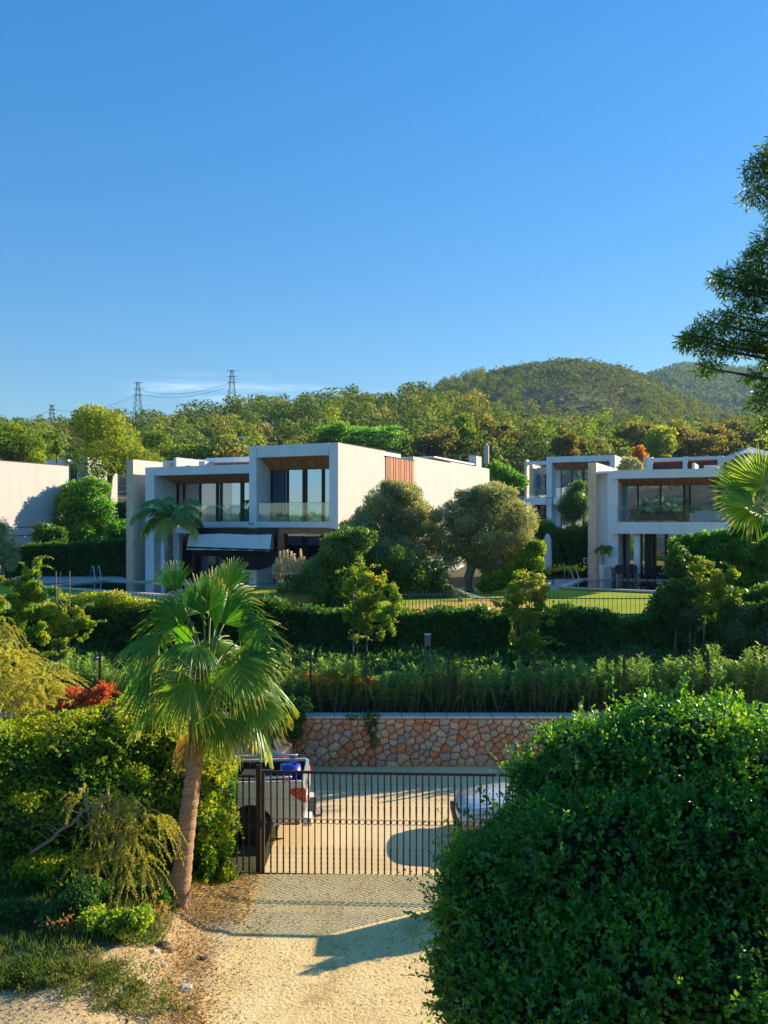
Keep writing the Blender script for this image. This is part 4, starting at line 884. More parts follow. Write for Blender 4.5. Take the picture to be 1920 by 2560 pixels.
def lounger(px, D, rz, label):
    e = empty('sun_lounger', (Xp(px, D), D, 3.33), label, 'sun lounger', 'dark sun loungers', rz=R(rz))
    sbox('seat', M['fabric_dark'], e, -.32, .32, -.2, 1.1, .28, .36); MB().hexa([(-.32, -.2, .3), (.32, -.2, .3), (.32, -.26, .38), (-.32, -.26, .38)], [(-.32, -.72, .88), (.32, -.72, .88), (.32, -.78, .94), (-.32, -.78, .94)]).build('backrest', M['fabric_dark'], e)
    for sx in (-.28, .28):
        for sy in (-.1, 1.0): sbox('leg', M['darkmetal'], e, sx-.025, sx+.025, sy-.025, sy+.025, 0, .28)
lounger(1330, 50.8, 150, 'dark lounger in the shade left of the folded parasol'); lounger(1348, 48.8, 200, 'dark lounger in the shade nearest the left edge of the right pool'); lounger(1625, 50.2, 20, 'dark lounger beside the round white column'); lounger(1670, 50.2, 10, 'dark lounger under the balcony right of the round column')
# white towels on loungers
p_ = Vector((Xp(1508, 51.4), 51.4, 3.33)); e = empty('plant_pot', p_, 'tall tapered white pot against the white wall of the right villa', 'pot'); m = MB(); m.smooth = True; m.lathe([(.13, 0), (.15, .02), (.24, .85), (.25, .9), (.21, .9), (.2, .84)], 18); m.build('vessel', M['white'], e)
# table set seen under balcony
e = empty('garden_table', (Xp(1560, 51), 51, 3.33), 'dark garden table with curved chairs left of the round column', 'table'); sbox('tabletop', M['black'], e, -.7, .7, -.4, .4, .70, .74)
for sx in (-.6, .6):
    for sy in (-.3, .3): sbox('leg', M['black'], e, sx-.025, sx+.025, sy-.025, sy+.025, 0, .7)
for px, q in ((1546, 0), (1578, 1)):
    e = empty('garden_chair', (Xp(px, 50.2), 50.2, 3.33), 'dark garden chair %s the dark table' % ('left of' if q == 0 else 'right of'), 'chair', 'dark garden chairs'); sbox('seat', M['black'], e, -.25, .25, -.25, .25, .42, .46); sbox('backrest', M['black'], e, -.25, .25, -.27, -.23, .5, .95)
    for sx in (-.22, .22):
        for sy in (-.22, .22): sbox('leg', M['black'], e, sx-.02, sx+.02, sy-.02, sy+.02, 0, .42)
p_ = Wp(1464, 1402, 53.6); e = empty('wall_sign', (p_.x, p_.y, p_.z-.15), 'small white framed dark panel at the end of the hedge beside the travertine pillar', 'panel'); sbox('frame', M['white'], e, -.12, .12, -.03, .03, 0, .32); sbox('panel', M['black'], e, -.085, .085, -.045, -.031, .04, .28); sbox('post', M['darkmetal'], e, -.02, .02, 0, .03, -1.2, 0)
# hammock
e = empty('hammock', (Xp(1165, 39), 39, 3.31), 'white net hammock on a leaning timber post on the lawn', 'hammock')
ox, oy, oz = e.location
def lp(px, py, D): v = Wp(px, py, D); return (v.x-ox, v.y-oy, v.z-oz)
MB().tube([lp(1127, 1462, 38.6), lp(1145, 1492, 38.2), lp(1162, 1513, 37.3)], [.05, .06, .06], 7).build('post', M['woodpost'], e)
MB().tube([lp(1284, 1490, 38.5), lp(1284, 1508, 38.0)], [.05, .05], 7).build('post', M['woodpost'], e)
m = MB()
A0, A1 = Vector(lp(1140, 1472, 38.5)), Vector(lp(1284, 1494, 38.5))
for j in range(9):
    s = (j/8-.5); pts = []
    for i in range(13):
        t = i/12; q = math.sin(math.pi*t)**.6; v = A0.lerp(A1, t)+Vector((0, s*1.1*q, -.22*math.sin(math.pi*t)-.12*(1-4*s*s)*q)); pts.append(v)
    m.tube(pts, .013, 3)
for i in range(1, 24):
    t = i/24; q = math.sin(math.pi*t)**.6; m.tube([A0.lerp(A1, t)+Vector((0, s*1.1*q, -.22*math.sin(math.pi*t)-.12*(1-4*s*s)*q)) for s in (-.5, -.25, 0, .25, .5)], .011, 3)
m.build('net', M['fabric_white'], e)
# ---------------------------------------------------------------- picket fences on the garden edge
def fence(name, px0, px1, D, zt, zb, st, label, mat, pw=.014):
    x0, x1 = Xp(px0, D), Xp(px1, D); e = empty(name, ((x0+x1)/2, D, zb), label, 'fence'); ox = e.location.x
    me = MB().tube([(0, 0, 0), (0, 0, zt-zb)], pw, 5).mesh('picket'); me.materials.append(mat); n = int((x1-x0)/st)
    for i in range(n):
        o = bpy.data.objects.new('picket', me); C.objects.link(o); o.parent = e; o.location = (x0-ox+i*st, 0, 0)
    for z in (zt-zb-.12, .15): sbox('rail', mat, e, x0-ox, x1-ox, -.012, .012, z-.015, z+.015)
    return e
M['greymetal'] = simple('grey_painted_metal', (.16, .17, .17), .45, .3, bmp=0); M['palemetal'] = simple('pale_blue_green_metal', (.30, .42, .44), .5, .2, bmp=0)
fence('picket_fence', 996, 1180, 31.2, 4.25, 3.3, .125, 'grey picket fence in front of the sunburnt lawn', M['greymetal'])
fence('wire_fence', 1182, 1700, 31.2, 4.12, 3.3, .16, 'thin dark wire fence in front of the bright lawn', M['darkmetal'], .008)
fence('picket_fence', -30, 560, 31.2, 4.17, 3.3, .14, 'pale blue green picket fence in front of the left lawn', M['palemetal'], .016)
# ---------------------------------------------------------------- mid ground plants
def hz(tab, D, dy=0):
    a = np.array(tab, float); a[:, 1] += dy; xs_ = (a[:, 0]-CX)*D/F; zz = H-(a[:, 1]-HY)*D/F
    return lambda x: np.interp(x, xs_, zz)
def hpx(px, D): return Xp(px, D)
# clipped hedge behind the left lawn and behind the right pool
hedge('clipped_hedge', hpx(10, 56), hpx(330, 56), 55.6, 56.8, 3.3, hz([(0, 1372), (180, 1362), (330, 1352)], 56), 22000, .17, .09, M['hedge_dark'], 'tall dark clipped hedge behind the left pool', 'hedge', tb=.45, lump=.1)
hedge('clipped_hedge', hpx(1330, 56), hpx(1486, 56), 55.0, 57.0, 3.3, hz([(1330, 1322), (1400, 1330), (1486, 1325)], 56), 15000, .2, .07, M['hedge_dark'], 'tall feathery dark hedge beside the travertine pillar of the right villa', 'hedge', tb=.45, lump=.25, tipup=.5)
hedge('clipped_hedge', hpx(290, 62), hpx(345, 62), 62, 63, 3.3, hz([(290, 1262), (345, 1262)], 62), 3000, .2, .1, M['hedge_dark'], 'small dark hedge glimpsed left of the travertine wall end', 'hedge', tb=.35)
# main dark ivy hedge along the garden edge
tabR = [(-50, 1520), (100, 1522), (400, 1518), (560, 1500), (700, 1420), (760, 1400), (900, 1430), (985, 1515), (1030, 1522), (1130, 1524), (1300, 1528), (1450, 1522), (1500, 1528), (1560, 1540), (1620, 1540), (1650, 1500), (1700, 1440), (1980, 1420)]
hedge('ivy_hedge', hpx(-60, 30), hpx(470, 30), 29.9, 30.9, 2.25, hz(tabR, 30, 14), 30000, .13, .085, M['hedge_dark'], 'long dark ivy hedge left of the fan palm with sunlit top', 'hedge', tb=.4)
hedge('ivy_hedge', hpx(470, 30), hpx(1000, 30), 29.9, 30.9, 2.25, hz([(470, 1515), (640, 1500), (800, 1520), (1000, 1524)], 30, 14), 26000, .13, .085, M['hedge_dark'], 'dark ivy hedge behind the fan palm crown', 'hedge', tb=.35)
hedge('ivy_hedge', hpx(1000, 30), hpx(1960, 30), 29.9, 30.9, 2.25, hz([(1000, 1522), (1130, 1522), (1300, 1528), (1450, 1522), (1500, 1526), (1560, 1542), (1620, 1545), (1650, 1500), (1700, 1478), (1980, 1470)], 30, 14), 52000, .13, .085, M['hedge_dark'], 'long dark ivy hedge below the bright lawn, dipping at its right', 'hedge', tb=.4)
# olive trees
def shr(name, base_px, D, bl, n, L, W, mat, label, zb=3.3, dd=None, **k): return shrub(name, (Xp(base_px, D), D, zb), pxblobs(bl, D, dd), n, L, W, mat, label, **k)
shr('olive_tree', 1172, 43, [(1240, 1275, 70, 62), (1170, 1300, 66, 60), (1130, 1350, 60, 50), (1210, 1370, 75, 55), (1280, 1350, 62, 60), (1300, 1410, 45, 40), (1240, 1240, 50, 40), (1190, 1250, 45, 35), (1120, 1290, 40, 35), (1310, 1300, 42, 50), (1250, 1420, 50, 40), (1115, 1400, 40, 35), (1165, 1245, 35, 25)], 60000, .15, .045, M['olive'], 'silvery round olive tree with a thick leaning trunk on the lawn', cat='tree', trunk=.26, trunkmat=M['palebark'], core=.22, tb=.5, inner=.3, topt=.25, jit=1.2, cut=.2)
shr('olive_tree', 985, 44, [(960, 1265, 60, 60), (1010, 1235, 50, 36), (930, 1320, 62, 52), (1020, 1290, 60, 55), (1050, 1330, 50, 60), (890, 1330, 45, 40), (980, 1360, 70, 55), (985, 1225, 40, 28), (1060, 1290, 36, 36), (1055, 1390, 45, 50)], 52000, .15, .045, M['olive'], 'greyish olive tree before the long side wall of the left villa', cat='tree', trunk=.22, trunkmat=M['palebark'], core=.25, tb=.42, inner=.3, topt=.25, jit=1.2, cut=.2)
shr('laurel_shrub', 940, 40, [(900, 1390, 50, 50), (960, 1400, 60, 55), (1010, 1420, 50, 60), (870, 1440, 50, 60), (940, 1470, 70, 55), (1030, 1480, 45, 45), (1060, 1440, 40, 50), (870, 1350, 36, 30), (1070, 1490, 30, 30), (1100, 1460, 34, 46)], 26000, .13, .06, M['hedge_dark'], 'dense dark laurel shrub below the two olive trees', core=.75, tb=.5, topt=.15)
shr('broadleaf_shrub', 820, 36, [(800, 1440, 50, 60), (850, 1400, 50, 50), (790, 1490, 60, 60), (860, 1470, 60, 60), (900, 1350, 40, 36), (830, 1360, 34, 30), (730, 1500, 45, 50), (880, 1520, 50, 40)], 24000, .12, .07, M['hedge_dark'], 'dark broad leaved shrub right of the pampas plumes', core=.75, tb=.62, topt=.25)
shr('broadleaf_shrub', 1320, 42, [(1320, 1400, 34, 34), (1345, 1370, 22, 22), (1290, 1440, 45, 32), (1240, 1455, 38, 24), (1215, 1465, 24, 18)], 12000, .13, .07, M['hedge_yellow'], 'yellow green shrub at the right foot of the silvery olive tree', core=.7, tb=.4)
# tree before the left wall, others
e = shr('jacaranda_tree', 215, 68, [(215, 1240, 62, 40), (180, 1290, 55, 50), (255, 1285, 55, 50), (215, 1330, 70, 50), (280, 1340, 45, 45), (160, 1340, 35, 40), (235, 1220, 36, 26), (185, 1225, 36, 26), (310, 1360, 30, 36)], 26000, .26, .1, M['broad'], 'bright green feathery tree in front of the blank white wall', cat='tree', trunk=.14, core=.35, tb=.5, topt=.3, droop=.25)
shr('broadleaf_shrub', 128, 58, [(118, 1335, 30, 26), (140, 1350, 30, 26), (110, 1365, 20, 18)], 2500, .3, .12, M['hedge_dark'], 'dark feathery shrub against the shadowed part of the white wall', core=.3)
shr('broadleaf_shrub', 300, 57, [(295, 1330, 30, 34), (325, 1345, 20, 30), (270, 1365, 30, 24)], 4000, .22, .1, M['broad'], 'leafy green shrub left of the travertine wall end', core=.5)
shr('olive_tree', 10, 48, [(0, 1370, 36, 50), (25, 1400, 26, 34), (-30, 1340, 50, 60), (5, 1320, 18, 30)], 12000, .11, .03, M['olive'], 'pale olive tree at the left edge of the garden', cat='tree', trunk=.14, trunkmat=M['palebark'], core=.45, tb=.55)
shr('olive_tree', 1437, 76, [(1437, 1240, 34, 30), (1420, 1265, 32, 28), (1455, 1265, 28, 32), (1437, 1285, 36, 22), (1448, 1215, 20, 16)], 9000, .18, .06, M['hedge_dark'], 'dark rounded olive tree before the smaller villa', zb=5.9, cat='tree', trunk=.16, core=.7, tb=.6, topt=.4)
shr('broadleaf_shrub', 1265, 75, [(1265, 1190, 30, 28), (1290, 1205, 26, 24), (1240, 1175, 20, 22)], 4000, .25, .12, M['broad'], 'light green bush behind the silvery olive crown', core=.5, tb=.6, zb=5.9)
shr('white_flower_shrub', 1574, 60, [(1574, 1160, 18, 16), (1590, 1166, 14, 12), (1560, 1170, 14, 10)], 1800, .2, .09, M['olive'], 'pale leafy shrub top on the roof edge between the villas', zb=7., core=.3, tb=.8)
# right side mass
shr('rubber_shrub', 1800, 33.5, [(1780, 1380, 60, 46), (1850, 1375, 55, 46), (1915, 1395, 55, 50), (1740, 1425, 42, 46), (1820, 1440, 70, 50), (1900, 1460, 60, 46), (1700, 1400, 32, 34), (1690, 1365, 20, 18), (1940, 1360, 30, 28), (1850, 1328, 28, 20), (1795, 1342, 24, 18), (1895, 1322, 24, 20), (1740, 1375, 20, 18), (1722, 1348, 12, 14)], 30000, .14, .075, M['broad'], 'large round leaved green shrub below the fan palm at the right edge', zb=3.3, core=.6, tb=.42, topt=.35)
shr('red_leaf_shrub', 1690, 28.5, [(1690, 1420, 30, 40), (1710, 1470, 42, 45), (1670, 1500, 36, 45), (1720, 1540, 50, 50), (1700, 1385, 20, 24)], 12000, .10, .06, M['hedge_dark'], 'dark reddish climber hiding the right end of the lawn', zb=2.2, core=.8, tb=.45)
shr('dark_shrub', 1880, 27.8, [(1840, 1590, 50, 60), (1905, 1600, 55, 66), (1860, 1545, 40, 34), (1925, 1530, 34, 34)], 12000, .12, .06, M['hedge_dark'], 'deep shaded shrub right of the third flowering climber', zb=2.2, core=.85, tb=.3)
# bougainvillea on arches
def arbor(px, D, bl, label, flowers, fl, n=9000, posts=((0, 0), (34, 0)), zt=None, seed=1):
    zb = gh(0, D); e = empty('flowering_climber', (Xp(px, D), D, zb), label, 'climber', 'climbers on garden arches'); b = Vector(e.location)
    qq = random.Random(seed); lb = []
    for (x, y, z, a, c, d_) in pxblobs(bl, D, .3):
        for _ in range(9): s = qq.uniform(.14, .38); lb.append((x-b.x+qq.uniform(-1, 1)*a*1.12, y-b.y+qq.uniform(-1, 1)*.2, z-b.z+qq.uniform(-1, 1)*d_*.8, a*s, c*s*1.2, d_*s))
    crown('foliage', lb, int(n*.85), .085, .06, M['boug'], e, tb=.42, topt=.2, jit=1.2, inner=.3, cut=.1)
    if flowers: crown('flowers', [(q[0], q[1]-.1, q[2], q[3]*.95, q[4], q[5]*.95) for q in lb], fl, .06, .05, M[flowers], e, jit=1.3, inner=.8)
    h = max(q[2] for q in lb)
    for dx, _ in posts: MB().tube([(dx*D/F, 0, -.05), (dx*D/F, 0, h*.9)], .02, 6).build('post', M['greymetal'], e)
    for k in range(4): MB().tube([(posts[0][0]*D/F, 0, .5+k*.5), (posts[1][0]*D/F, 0, .5+k*.5)], .012, 5).build('rung', M['greymetal'], e)
    MB().tube([(.1, 0, 0), (.2, .05, h*.3), (.05, -.03, h*.6), (.15, 0, h*.9)], [.03, .025, .02, .008], 6).build('stem', M['palebark'], e)
    rr = random.Random(seed); q = []    # long waving shoots with leaf pairs
    P = []; Dn = []; m = MB()
    for s in range(34):
        q0 = lb[rr.randrange(len(lb))]; a = rr.uniform(0, 6.28); L_ = rr.uniform(.35, .8); p0 = Vector(q0[:3])+Vector((math.cos(a)*q0[3]*.7, 0, math.sin(a)*q0[5]*.7)); d = Vector((math.cos(a), rr.uniform(-.3, .3), abs(math.sin(a))*.8+.2)).normalized()
        pp = [p0+d*L_*t/6-Vector((0, 0, .5*L_*(t/6)**2)) for t in range(7)]; m.tube(pp, [.008]*7, 3)
        for t in range(26):
            f = t/26*6; i = min(5, int(f)); v = pp[i].lerp(pp[i+1], f-i); P.append(v); Dn.append((rr.uniform(-1, 1), rr.uniform(-1, 1), rr.uniform(-.6, .8)))
    m.build('shoots', M['palebark'], e)['kind'] = 'stuff'; leafobj('shoot_leaves', np.array(P), np.array(Dn), np.array(Dn)[:, [1, 2, 0]], .085, .06, M['boug'], e, tb=.6)
    return e
arbor(883, 28.3, [(915, 1480, 45, 40), (940, 1500, 46, 42), (905, 1520, 40, 36), (955, 1530, 28, 40), (925, 1555, 40, 30), (960, 1570, 22, 30), (890, 1560, 15, 45), (930, 1450, 30, 24), (900, 1440, 20, 26)], 'yellow green climber on a thin arch, left of the square lamp post', 'orangeleaf', 120, 10000, seed=3)
arbor(1290, 28.0, [(1320, 1480, 40, 36), (1345, 1470, 36, 40), (1300, 1510, 40, 32), (1335, 1530, 46, 36), (1310, 1570, 26, 40), (1340, 1585, 32, 36), (1320, 1630, 30, 40), (1335, 1670, 30, 34), (1270, 1510, 26, 24), (1300, 1450, 16, 20), (1315, 1700, 36, 24)], 'climber with magenta flowers on a thin arch, in front of the dark hedge', 'magenta', 110, 12000, seed=4)
arbor(1725, 28.2, [(1760, 1440, 34, 34), (1790, 1450, 44, 36), (1750, 1480, 50, 32), (1790, 1500, 52, 36), (1800, 1550, 36, 40), (1810, 1590, 34, 30), (1800, 1630, 34, 24), (1755, 1410, 18, 18), (1700, 1455, 40, 8), (1770, 1530, 30, 30)], 'climber with magenta flowers and yellow leaves nearest the right edge', 'magenta', 190, 13000, seed=5)
arbor(140, 27.8, [(60, 1480, 55, 40), (110, 1510, 50, 40), (150, 1550, 50, 40), (100, 1570, 55, 45), (170, 1590, 40, 30), (70, 1610, 50, 40), (120, 1640, 46, 34), (20, 1530, 40, 60), (75, 1440, 14, 20), (90, 1420, 8, 24), (30, 1460, 40, 20), (200, 1560, 25, 16)], 'big tangled climber with red flowers at the left', 'redflower', 60, 19000, seed=6)
shr('flame_vine', 240, 30.2, [(160, 1500, 30, 14), (240, 1502, 60, 22), (290, 1500, 40, 24), (350, 1515, 60, 16), (300, 1535, 60, 24), (370, 1545, 30, 26), (240, 1550, 22, 26), (430, 1520, 30, 16)], 9000, .09, .06, M['boug'], 'orange tipped vine spilling over the left ivy hedge', zb=2.3, dd=.35, trunk=.02, core=0, tb=.62, cat='climber', inner=.3, cut=.2)
# yellow flower garland by the right pool
P = []; Dn = []; m = MB(); pts = [Wp(px, py, 43) for px, py in ((1335, 1460), (1350, 1440), (1372, 1425), (1400, 1416), (1430, 1417), (1463, 1421))]
m.tube(pts, .015, 5)
for i in range(5):
    for k in range(34): v = pts[i].lerp(pts[i+1], k/34)+Vector(rng.normal(size=3)*.06); P.append(v); Dn.append((rng.normal()*.6, rng.normal()*.6, -.6))
e = empty('climbing_shoot', pts[0], 'long arching shoot of yellow leaves in front of the right pool ladder', 'climber'); o = m.build('stem', M['palebark'], e); o.location = -pts[0]
o = leafobj('leaves', np.array(P), np.array(Dn), rng.normal(size=(len(P), 3)), .17, .12, M['boug'], e, tb=.75); o.location = -pts[0]
MB().tube([Wp(1334, 1490, 43)-pts[0], Wp(1336, 1460, 43)-pts[0]], .03, 6).build('stake', M['stoneflat'], e)
# pampas grass and other tufts
def tuft(name, px, D, zb, r, h, n, mat, label, cat='grass', bend=.5, wd=.02, group=None, plumes=None):
    x = Xp(px, D); e = empty(name, (x, D, zb), label, cat, group); a = rng.uniform(0, 6.283, n); rr_ = r*rng.random(n)**.5; hh = h*rng.uniform(.6, 1.1, n)
    Vs = []; Q = []; k = 5
    tt = np.linspace(0, 1, k)
    for i in range(n):
        d = np.array([math.cos(a[i]), math.sin(a[i])]); s = np.array([-d[1], d[0]]); b0 = d*rr_[i]*.3
        for j, t in enumerate(tt):
            p = b0+d*(rr_[i]*bend*2*t*t); z = hh[i]*(t-.35*bend*t*t*t); w_ = wd*(1-t)+.002
            Vs += [(p[0]-s[0]*w_, p[1]-s[1]*w_, z), (p[0]+s[0]*w_, p[1]+s[1]*w_, z)]
        for j in range(k-1): o_ = (i*k+j)*2; Q.append((o_, o_+1, o_+3, o_+2))
    link('blades', npmesh('blades', np.array(Vs), np.array(Q), np.repeat(np.clip(rng.normal(.45, .2, n), 0, 1), k-1)), mat, e)
    if plumes:
        for (dx, z0, z1) in plumes:
            n2 = 420; t = rng.random(n2); P = np.stack([dx+rng.normal(0, .02, n2), rng.normal(0, .04, n2), z0+(z1-z0)*t], 1); D_ = rng.normal(size=(n2, 3))*.35; D_[:, 2] += 1
            leafobj('plume', P, D_, rng.normal(size=(n2, 3)), .2*(1.1-t), .035, M['pampas'], e); MB().tube([(dx*.3, 0, 0), (dx, 0, z0+.1)], .012, 4).build('stalk', M['woodpost'], e)
    return e
kf = 36/F; zp0 = 3.3
tuft('pampas_grass', 722, 36, 3.3, .9, 1.0, 900, M['grass'], 'pampas grass with upright cream plumes before the dark shrub', 'grass', .7, .012, plumes=[(dx*kf, Zp(1440, 36)-3.3, Zp(t, 36)-3.3) for dx, t in ((-30, 1395), (-22, 1378), (-12, 1376), (-3, 1374), (6, 1378), (14, 1384), (30, 1372), (38, 1392), (24, 1396), (-36, 1410), (44, 1405))])
tuft('fountain_grass', 600, 36, 3.3, .8, 1.0, 500, M['grass'], 'brownish fountain grass behind the fan palm crown', 'grass', .6, .015)
tuft('ornamental_grass', 690, 33, 3.3, .9, .9, 900, M['grass'], 'dark green ornamental grass clump left under the pampas plumes', 'grass', .8, .014)
# oleander row on the retaining wall
def oleander(name, x0, x1, y0, y1, n, label, seed, top, group=None, flowers=False):
    e = empty(name, ((x0+x1)/2, (y0+y1)/2, 1.33), label, 'shrub', group); ox, oy, oz = e.location; q = random.Random(seed); P = []; D_ = []; m = MB(); T = []
    for s in range(n):
        x = q.uniform(x0, x1); y = y0+(y1-y0)*q.random()**1.2; hmax = (top(x)-1.33+.2)*(.86+.14*math.sin(x*2.3+seed)*math.sin(x*5.1)); hh = hmax*(q.uniform(.62, 1.0) if q.random() < .6 else q.uniform(.3, .8)); lx, ly = q.uniform(-.34, .34), q.uniform(-.32, .2)
        m.tube([(x-ox, y-oy, 0), (x-ox+lx*.5, y-oy+ly*.5, hh*.5), (x-ox+lx, y-oy+ly, hh)], [.012, .009, .005], 3, cap=False)
        k = int(hh/.036)
        for i in range(k):
            t = (i/k)**.75
            if t < .12: continue
            v = (x-ox+lx*t, y-oy+ly*t, hh*t)
            for w_ in range(2):
                a = q.uniform(0, 6.28); el = .1+1.0*t*t+q.uniform(-.3, .3); P.append(v); D_.append((math.cos(a), math.sin(a), el)); T.append(.30+.42*t+q.gauss(0, .12))
    P = np.array(P); D_ = np.array(D_); Nn = np.cross(np.cross(D_, [[0, 0, 1.]]), D_)+rng.normal(size=P.shape)*.25
    L_ = rng.uniform(.10, .18, len(P)); m.build('stems', M['palebark'], e); leafobj('leaves', P, D_, Nn, L_, L_*.28, M['oleander'], e, np.clip(np.array(T), 0, 1)); return e
topf = hz([(0, 1650), (230, 1640), (330, 1660), (560, 1690), (700, 1670), (780, 1650), (850, 1660), (880, 1640), (950, 1670), (1010, 1660), (1100, 1655), (1135, 1625), (1180, 1645), (1250, 1670), (1400, 1660), (1450, 1650), (1500, 1650), (1650, 1640), (1800, 1625), (1890, 1590), (2000, 1620)], 25.3)
names_ = ['oleander clump at the left, below the red flowered climber', 'oleander clump hidden behind the fan palm', 'oleander clump nearest the fan palm, left end of the stone wall', 'oleander clump in front of the square lamp post', 'tall oleander clump right of the square lamp post', 'oleander clump below the magenta flowered climber', 'pale lit oleander clump right of the magenta climber', 'oleander clump at the right edge']
cuts = [80, 330, 640, 850, 1030, 1240, 1440, 1690, 1980]
for i in range(8): oleander('oleander', hpx(cuts[i], 25.3)-.05, hpx(cuts[i+1], 25.3)+.05, 24.85, 26.0, int((cuts[i+1]-cuts[i])*.8), names_[i], i, topf, group='oleander row on the wall')
tag(link('leaf_litter', MB().mesh('x')), None)
bpy.data.objects.remove(bpy.data.objects['leaf_litter'])
shr('orange_vine', 790, 24.9, [(760, 1690, 50, 12), (820, 1700, 50, 14), (870, 1695, 30, 20), (920, 1710, 30, 20)], 900, .07, .05, M['orangeleaf'], 'orange leaved vine threaded through the oleanders by the wire fence post', zb=1.35, dd=.15, trunk=.015, core=0, tb=.4, cat='climber', inner=.2)
shr('trailing_vine', 930, 24.1, [(925, 1790, 28, 10), (930, 1815, 16, 22), (935, 1850, 10, 25), (880, 1792, 20, 6)], 900, .06, .045, M['hedge_dark'], 'vine trailing over the coping down the stone wall', zb=.9, dd=.1, trunk=.01, core=0, cat='climber', inner=.2)
shr('trailing_vine', 755, 24.0, [(745, 1790, 20, 20), (735, 1825, 20, 30), (755, 1765, 24, 20), (725, 1770, 25, 40), (700, 1800, 25, 40)], 4200, .07, .05, M['hedge_dark'], 'dark vine hiding the left end of the stone wall coping', zb=.6, dd=.25, trunk=.01, core=.5, cat='climber')
gn = 15000; gx_ = rng.uniform(-14, 14, gn); gy_ = rng.uniform(26.2, 29.9, gn)
P = np.stack([gx_, gy_, np.array([gh(x, y) for x, y in zip(gx_, gy_)])+rng.random(gn)*.35*(.6+.4*np.sin(gx_*1.7))], 1); D_ = rng.normal(size=(gn, 3)); D_[:, 2] += .5
tag(leafobj('ground_cover', P, D_, rng.normal(size=(gn, 3))-np.array([0, .6, 0]), rng.uniform(.12, .22, gn), .09, M['hedge_dark'], None, tb=.35), 'low dark ground cover between the oleanders and the ivy hedge', None, None, 'stuff')
# fence on the wall: posts and wires
e = empty('wire_fence', (0, 24.75, 1.42), 'black posts and thin wires along the top of the stone wall', 'fence')
for px in (250, 560, 777, 916, 1121, 1336, 1560, 1770): sbox('post', M['black'], e, Xp(px, 24.75)-.028, Xp(px, 24.75)+.028, -.028, .028, 0, 1.65)
for k in range(6): MB().tube([(Xp(200, 24.75), 0, .12+k*.28), (Xp(1900, 24.75), 0, .12+k*.28)], .006, 3).build('wire', M['black'], e)
# bollard lamps
def bollard(px, D, pyt, label):
    zb = gh(0, D); zt = Zp(pyt, D); e = empty('bollard_lamp', (Xp(px, D), D, zb), label, 'lamp', 'square garden bollard lamps'); h_ = zt-zb
    for sx in (-1, 1): sbox('upright', M['greymetal'], e, sx*.07-.022, sx*.07+.022, -.06, .06, 0, h_-.35)
    sbox('lamp_head', M['greymetal'], e, -.095, .095, -.095, .095, h_-.36, h_-.02); sbox('cap', M['stoneflat'], e, -.1, .1, -.1, .1, h_-.02, h_)
bollard(1069, 27, 1585, 'grey square bollard lamp in front of the dark ivy hedge'); bollard(250, 26.4, 1643, 'grey square bollard lamp left of the fan palm')
# ---------------------------------------------------------------- retaining wall with coping and single stones
e = empty('stone_wall', (0, 24.2, 0), 'retaining wall of rough orange and grey stones with pale coping', 'wall')
sbox('mortar_backing', simple('grey_mortar', (.20, .17, .14), 1, var=.4, scale=8), e, -18, 18, -.02, .3, -.1, 1.32)
for i in range(22):
    a = -2.6+i*.62
    sbox('coping_stone', M['stoneflat'], e, a, a+.605, -.13, .36, 1.33, 1.392, bevel=.01)
sbox('coping_stone', M['stoneflat'], e, -18, -2.61, -.16, .36, 1.325, 1.405)
def stonemat():
    m, nt, b = newmat('rough_orange_grey_stone'); oi = nt.nodes.new('ShaderNodeObjectInfo')
    c1 = ramp(nt, oi.outputs['Random'], [(.55, .42, .34), (.70, .32, .15), (.60, .52, .45), (.74, .46, .25), (.42, .37, .34), (.78, .58, .42), (.66, .22, .09), (.60, .47, .36)], [0, .14, .28, .42, .56, .7, .85, 1])
    r = b.inputs['Base Color']; n1 = noisen(nt, 9, 6, .7); n2 = noisen(nt, 3.5, 4, .6, dist=1)
    mxx = nt.nodes.new('ShaderNodeMix'); mxx.data_type = 'RGBA'; mxx.inputs[7].default_value = (.70, .24, .08, 1); nt.links.new(c1, mxx.inputs[6]); nt.links.new(mrange(nt, n2, .52, .7, 0, .4), mxx.inputs[0])
    m2 = nt.nodes.new('ShaderNodeMix'); m2.data_type = 'RGBA'; m2.blend_type = 'MULTIPLY'; m2.inputs[0].default_value = 1; nt.links.new(mxx.outputs[2], m2.inputs[6]); nt.links.new(ramp(nt, n1, [(.66, .58, .48), (1.32, 1.18, 1.02)], [.3, .7]), m2.inputs[7])
    nt.links.new(m2.outputs[2], r); b.inputs['Roughness'].default_value = .85; bump(nt, b, n1, 1, .04); return m
M['stone'] = stonemat()
def clip(poly, p, q):   # keep the side nearer p of the bisector p|q
    mx_, my_ = (p[0]+q[0])/2, (p[1]+q[1])/2; dx, dy = q[0]-p[0], q[1]-p[1]; out = []
    f = lambda v: (v[0]-mx_)*dx+(v[1]-my_)*dy
    for i in range(len(poly)):
        a, b = poly[i], poly[(i+1) % len(poly)]; fa, fb = f(a), f(b)
        if fa <= 0: out.append(a)
        if (fa < 0 < fb) or (fb < 0 < fa): t = fa/(fa-fb); out.append((a[0]+(b[0]-a[0])*t, a[1]+(b[1]-a[1])*t))
    return out
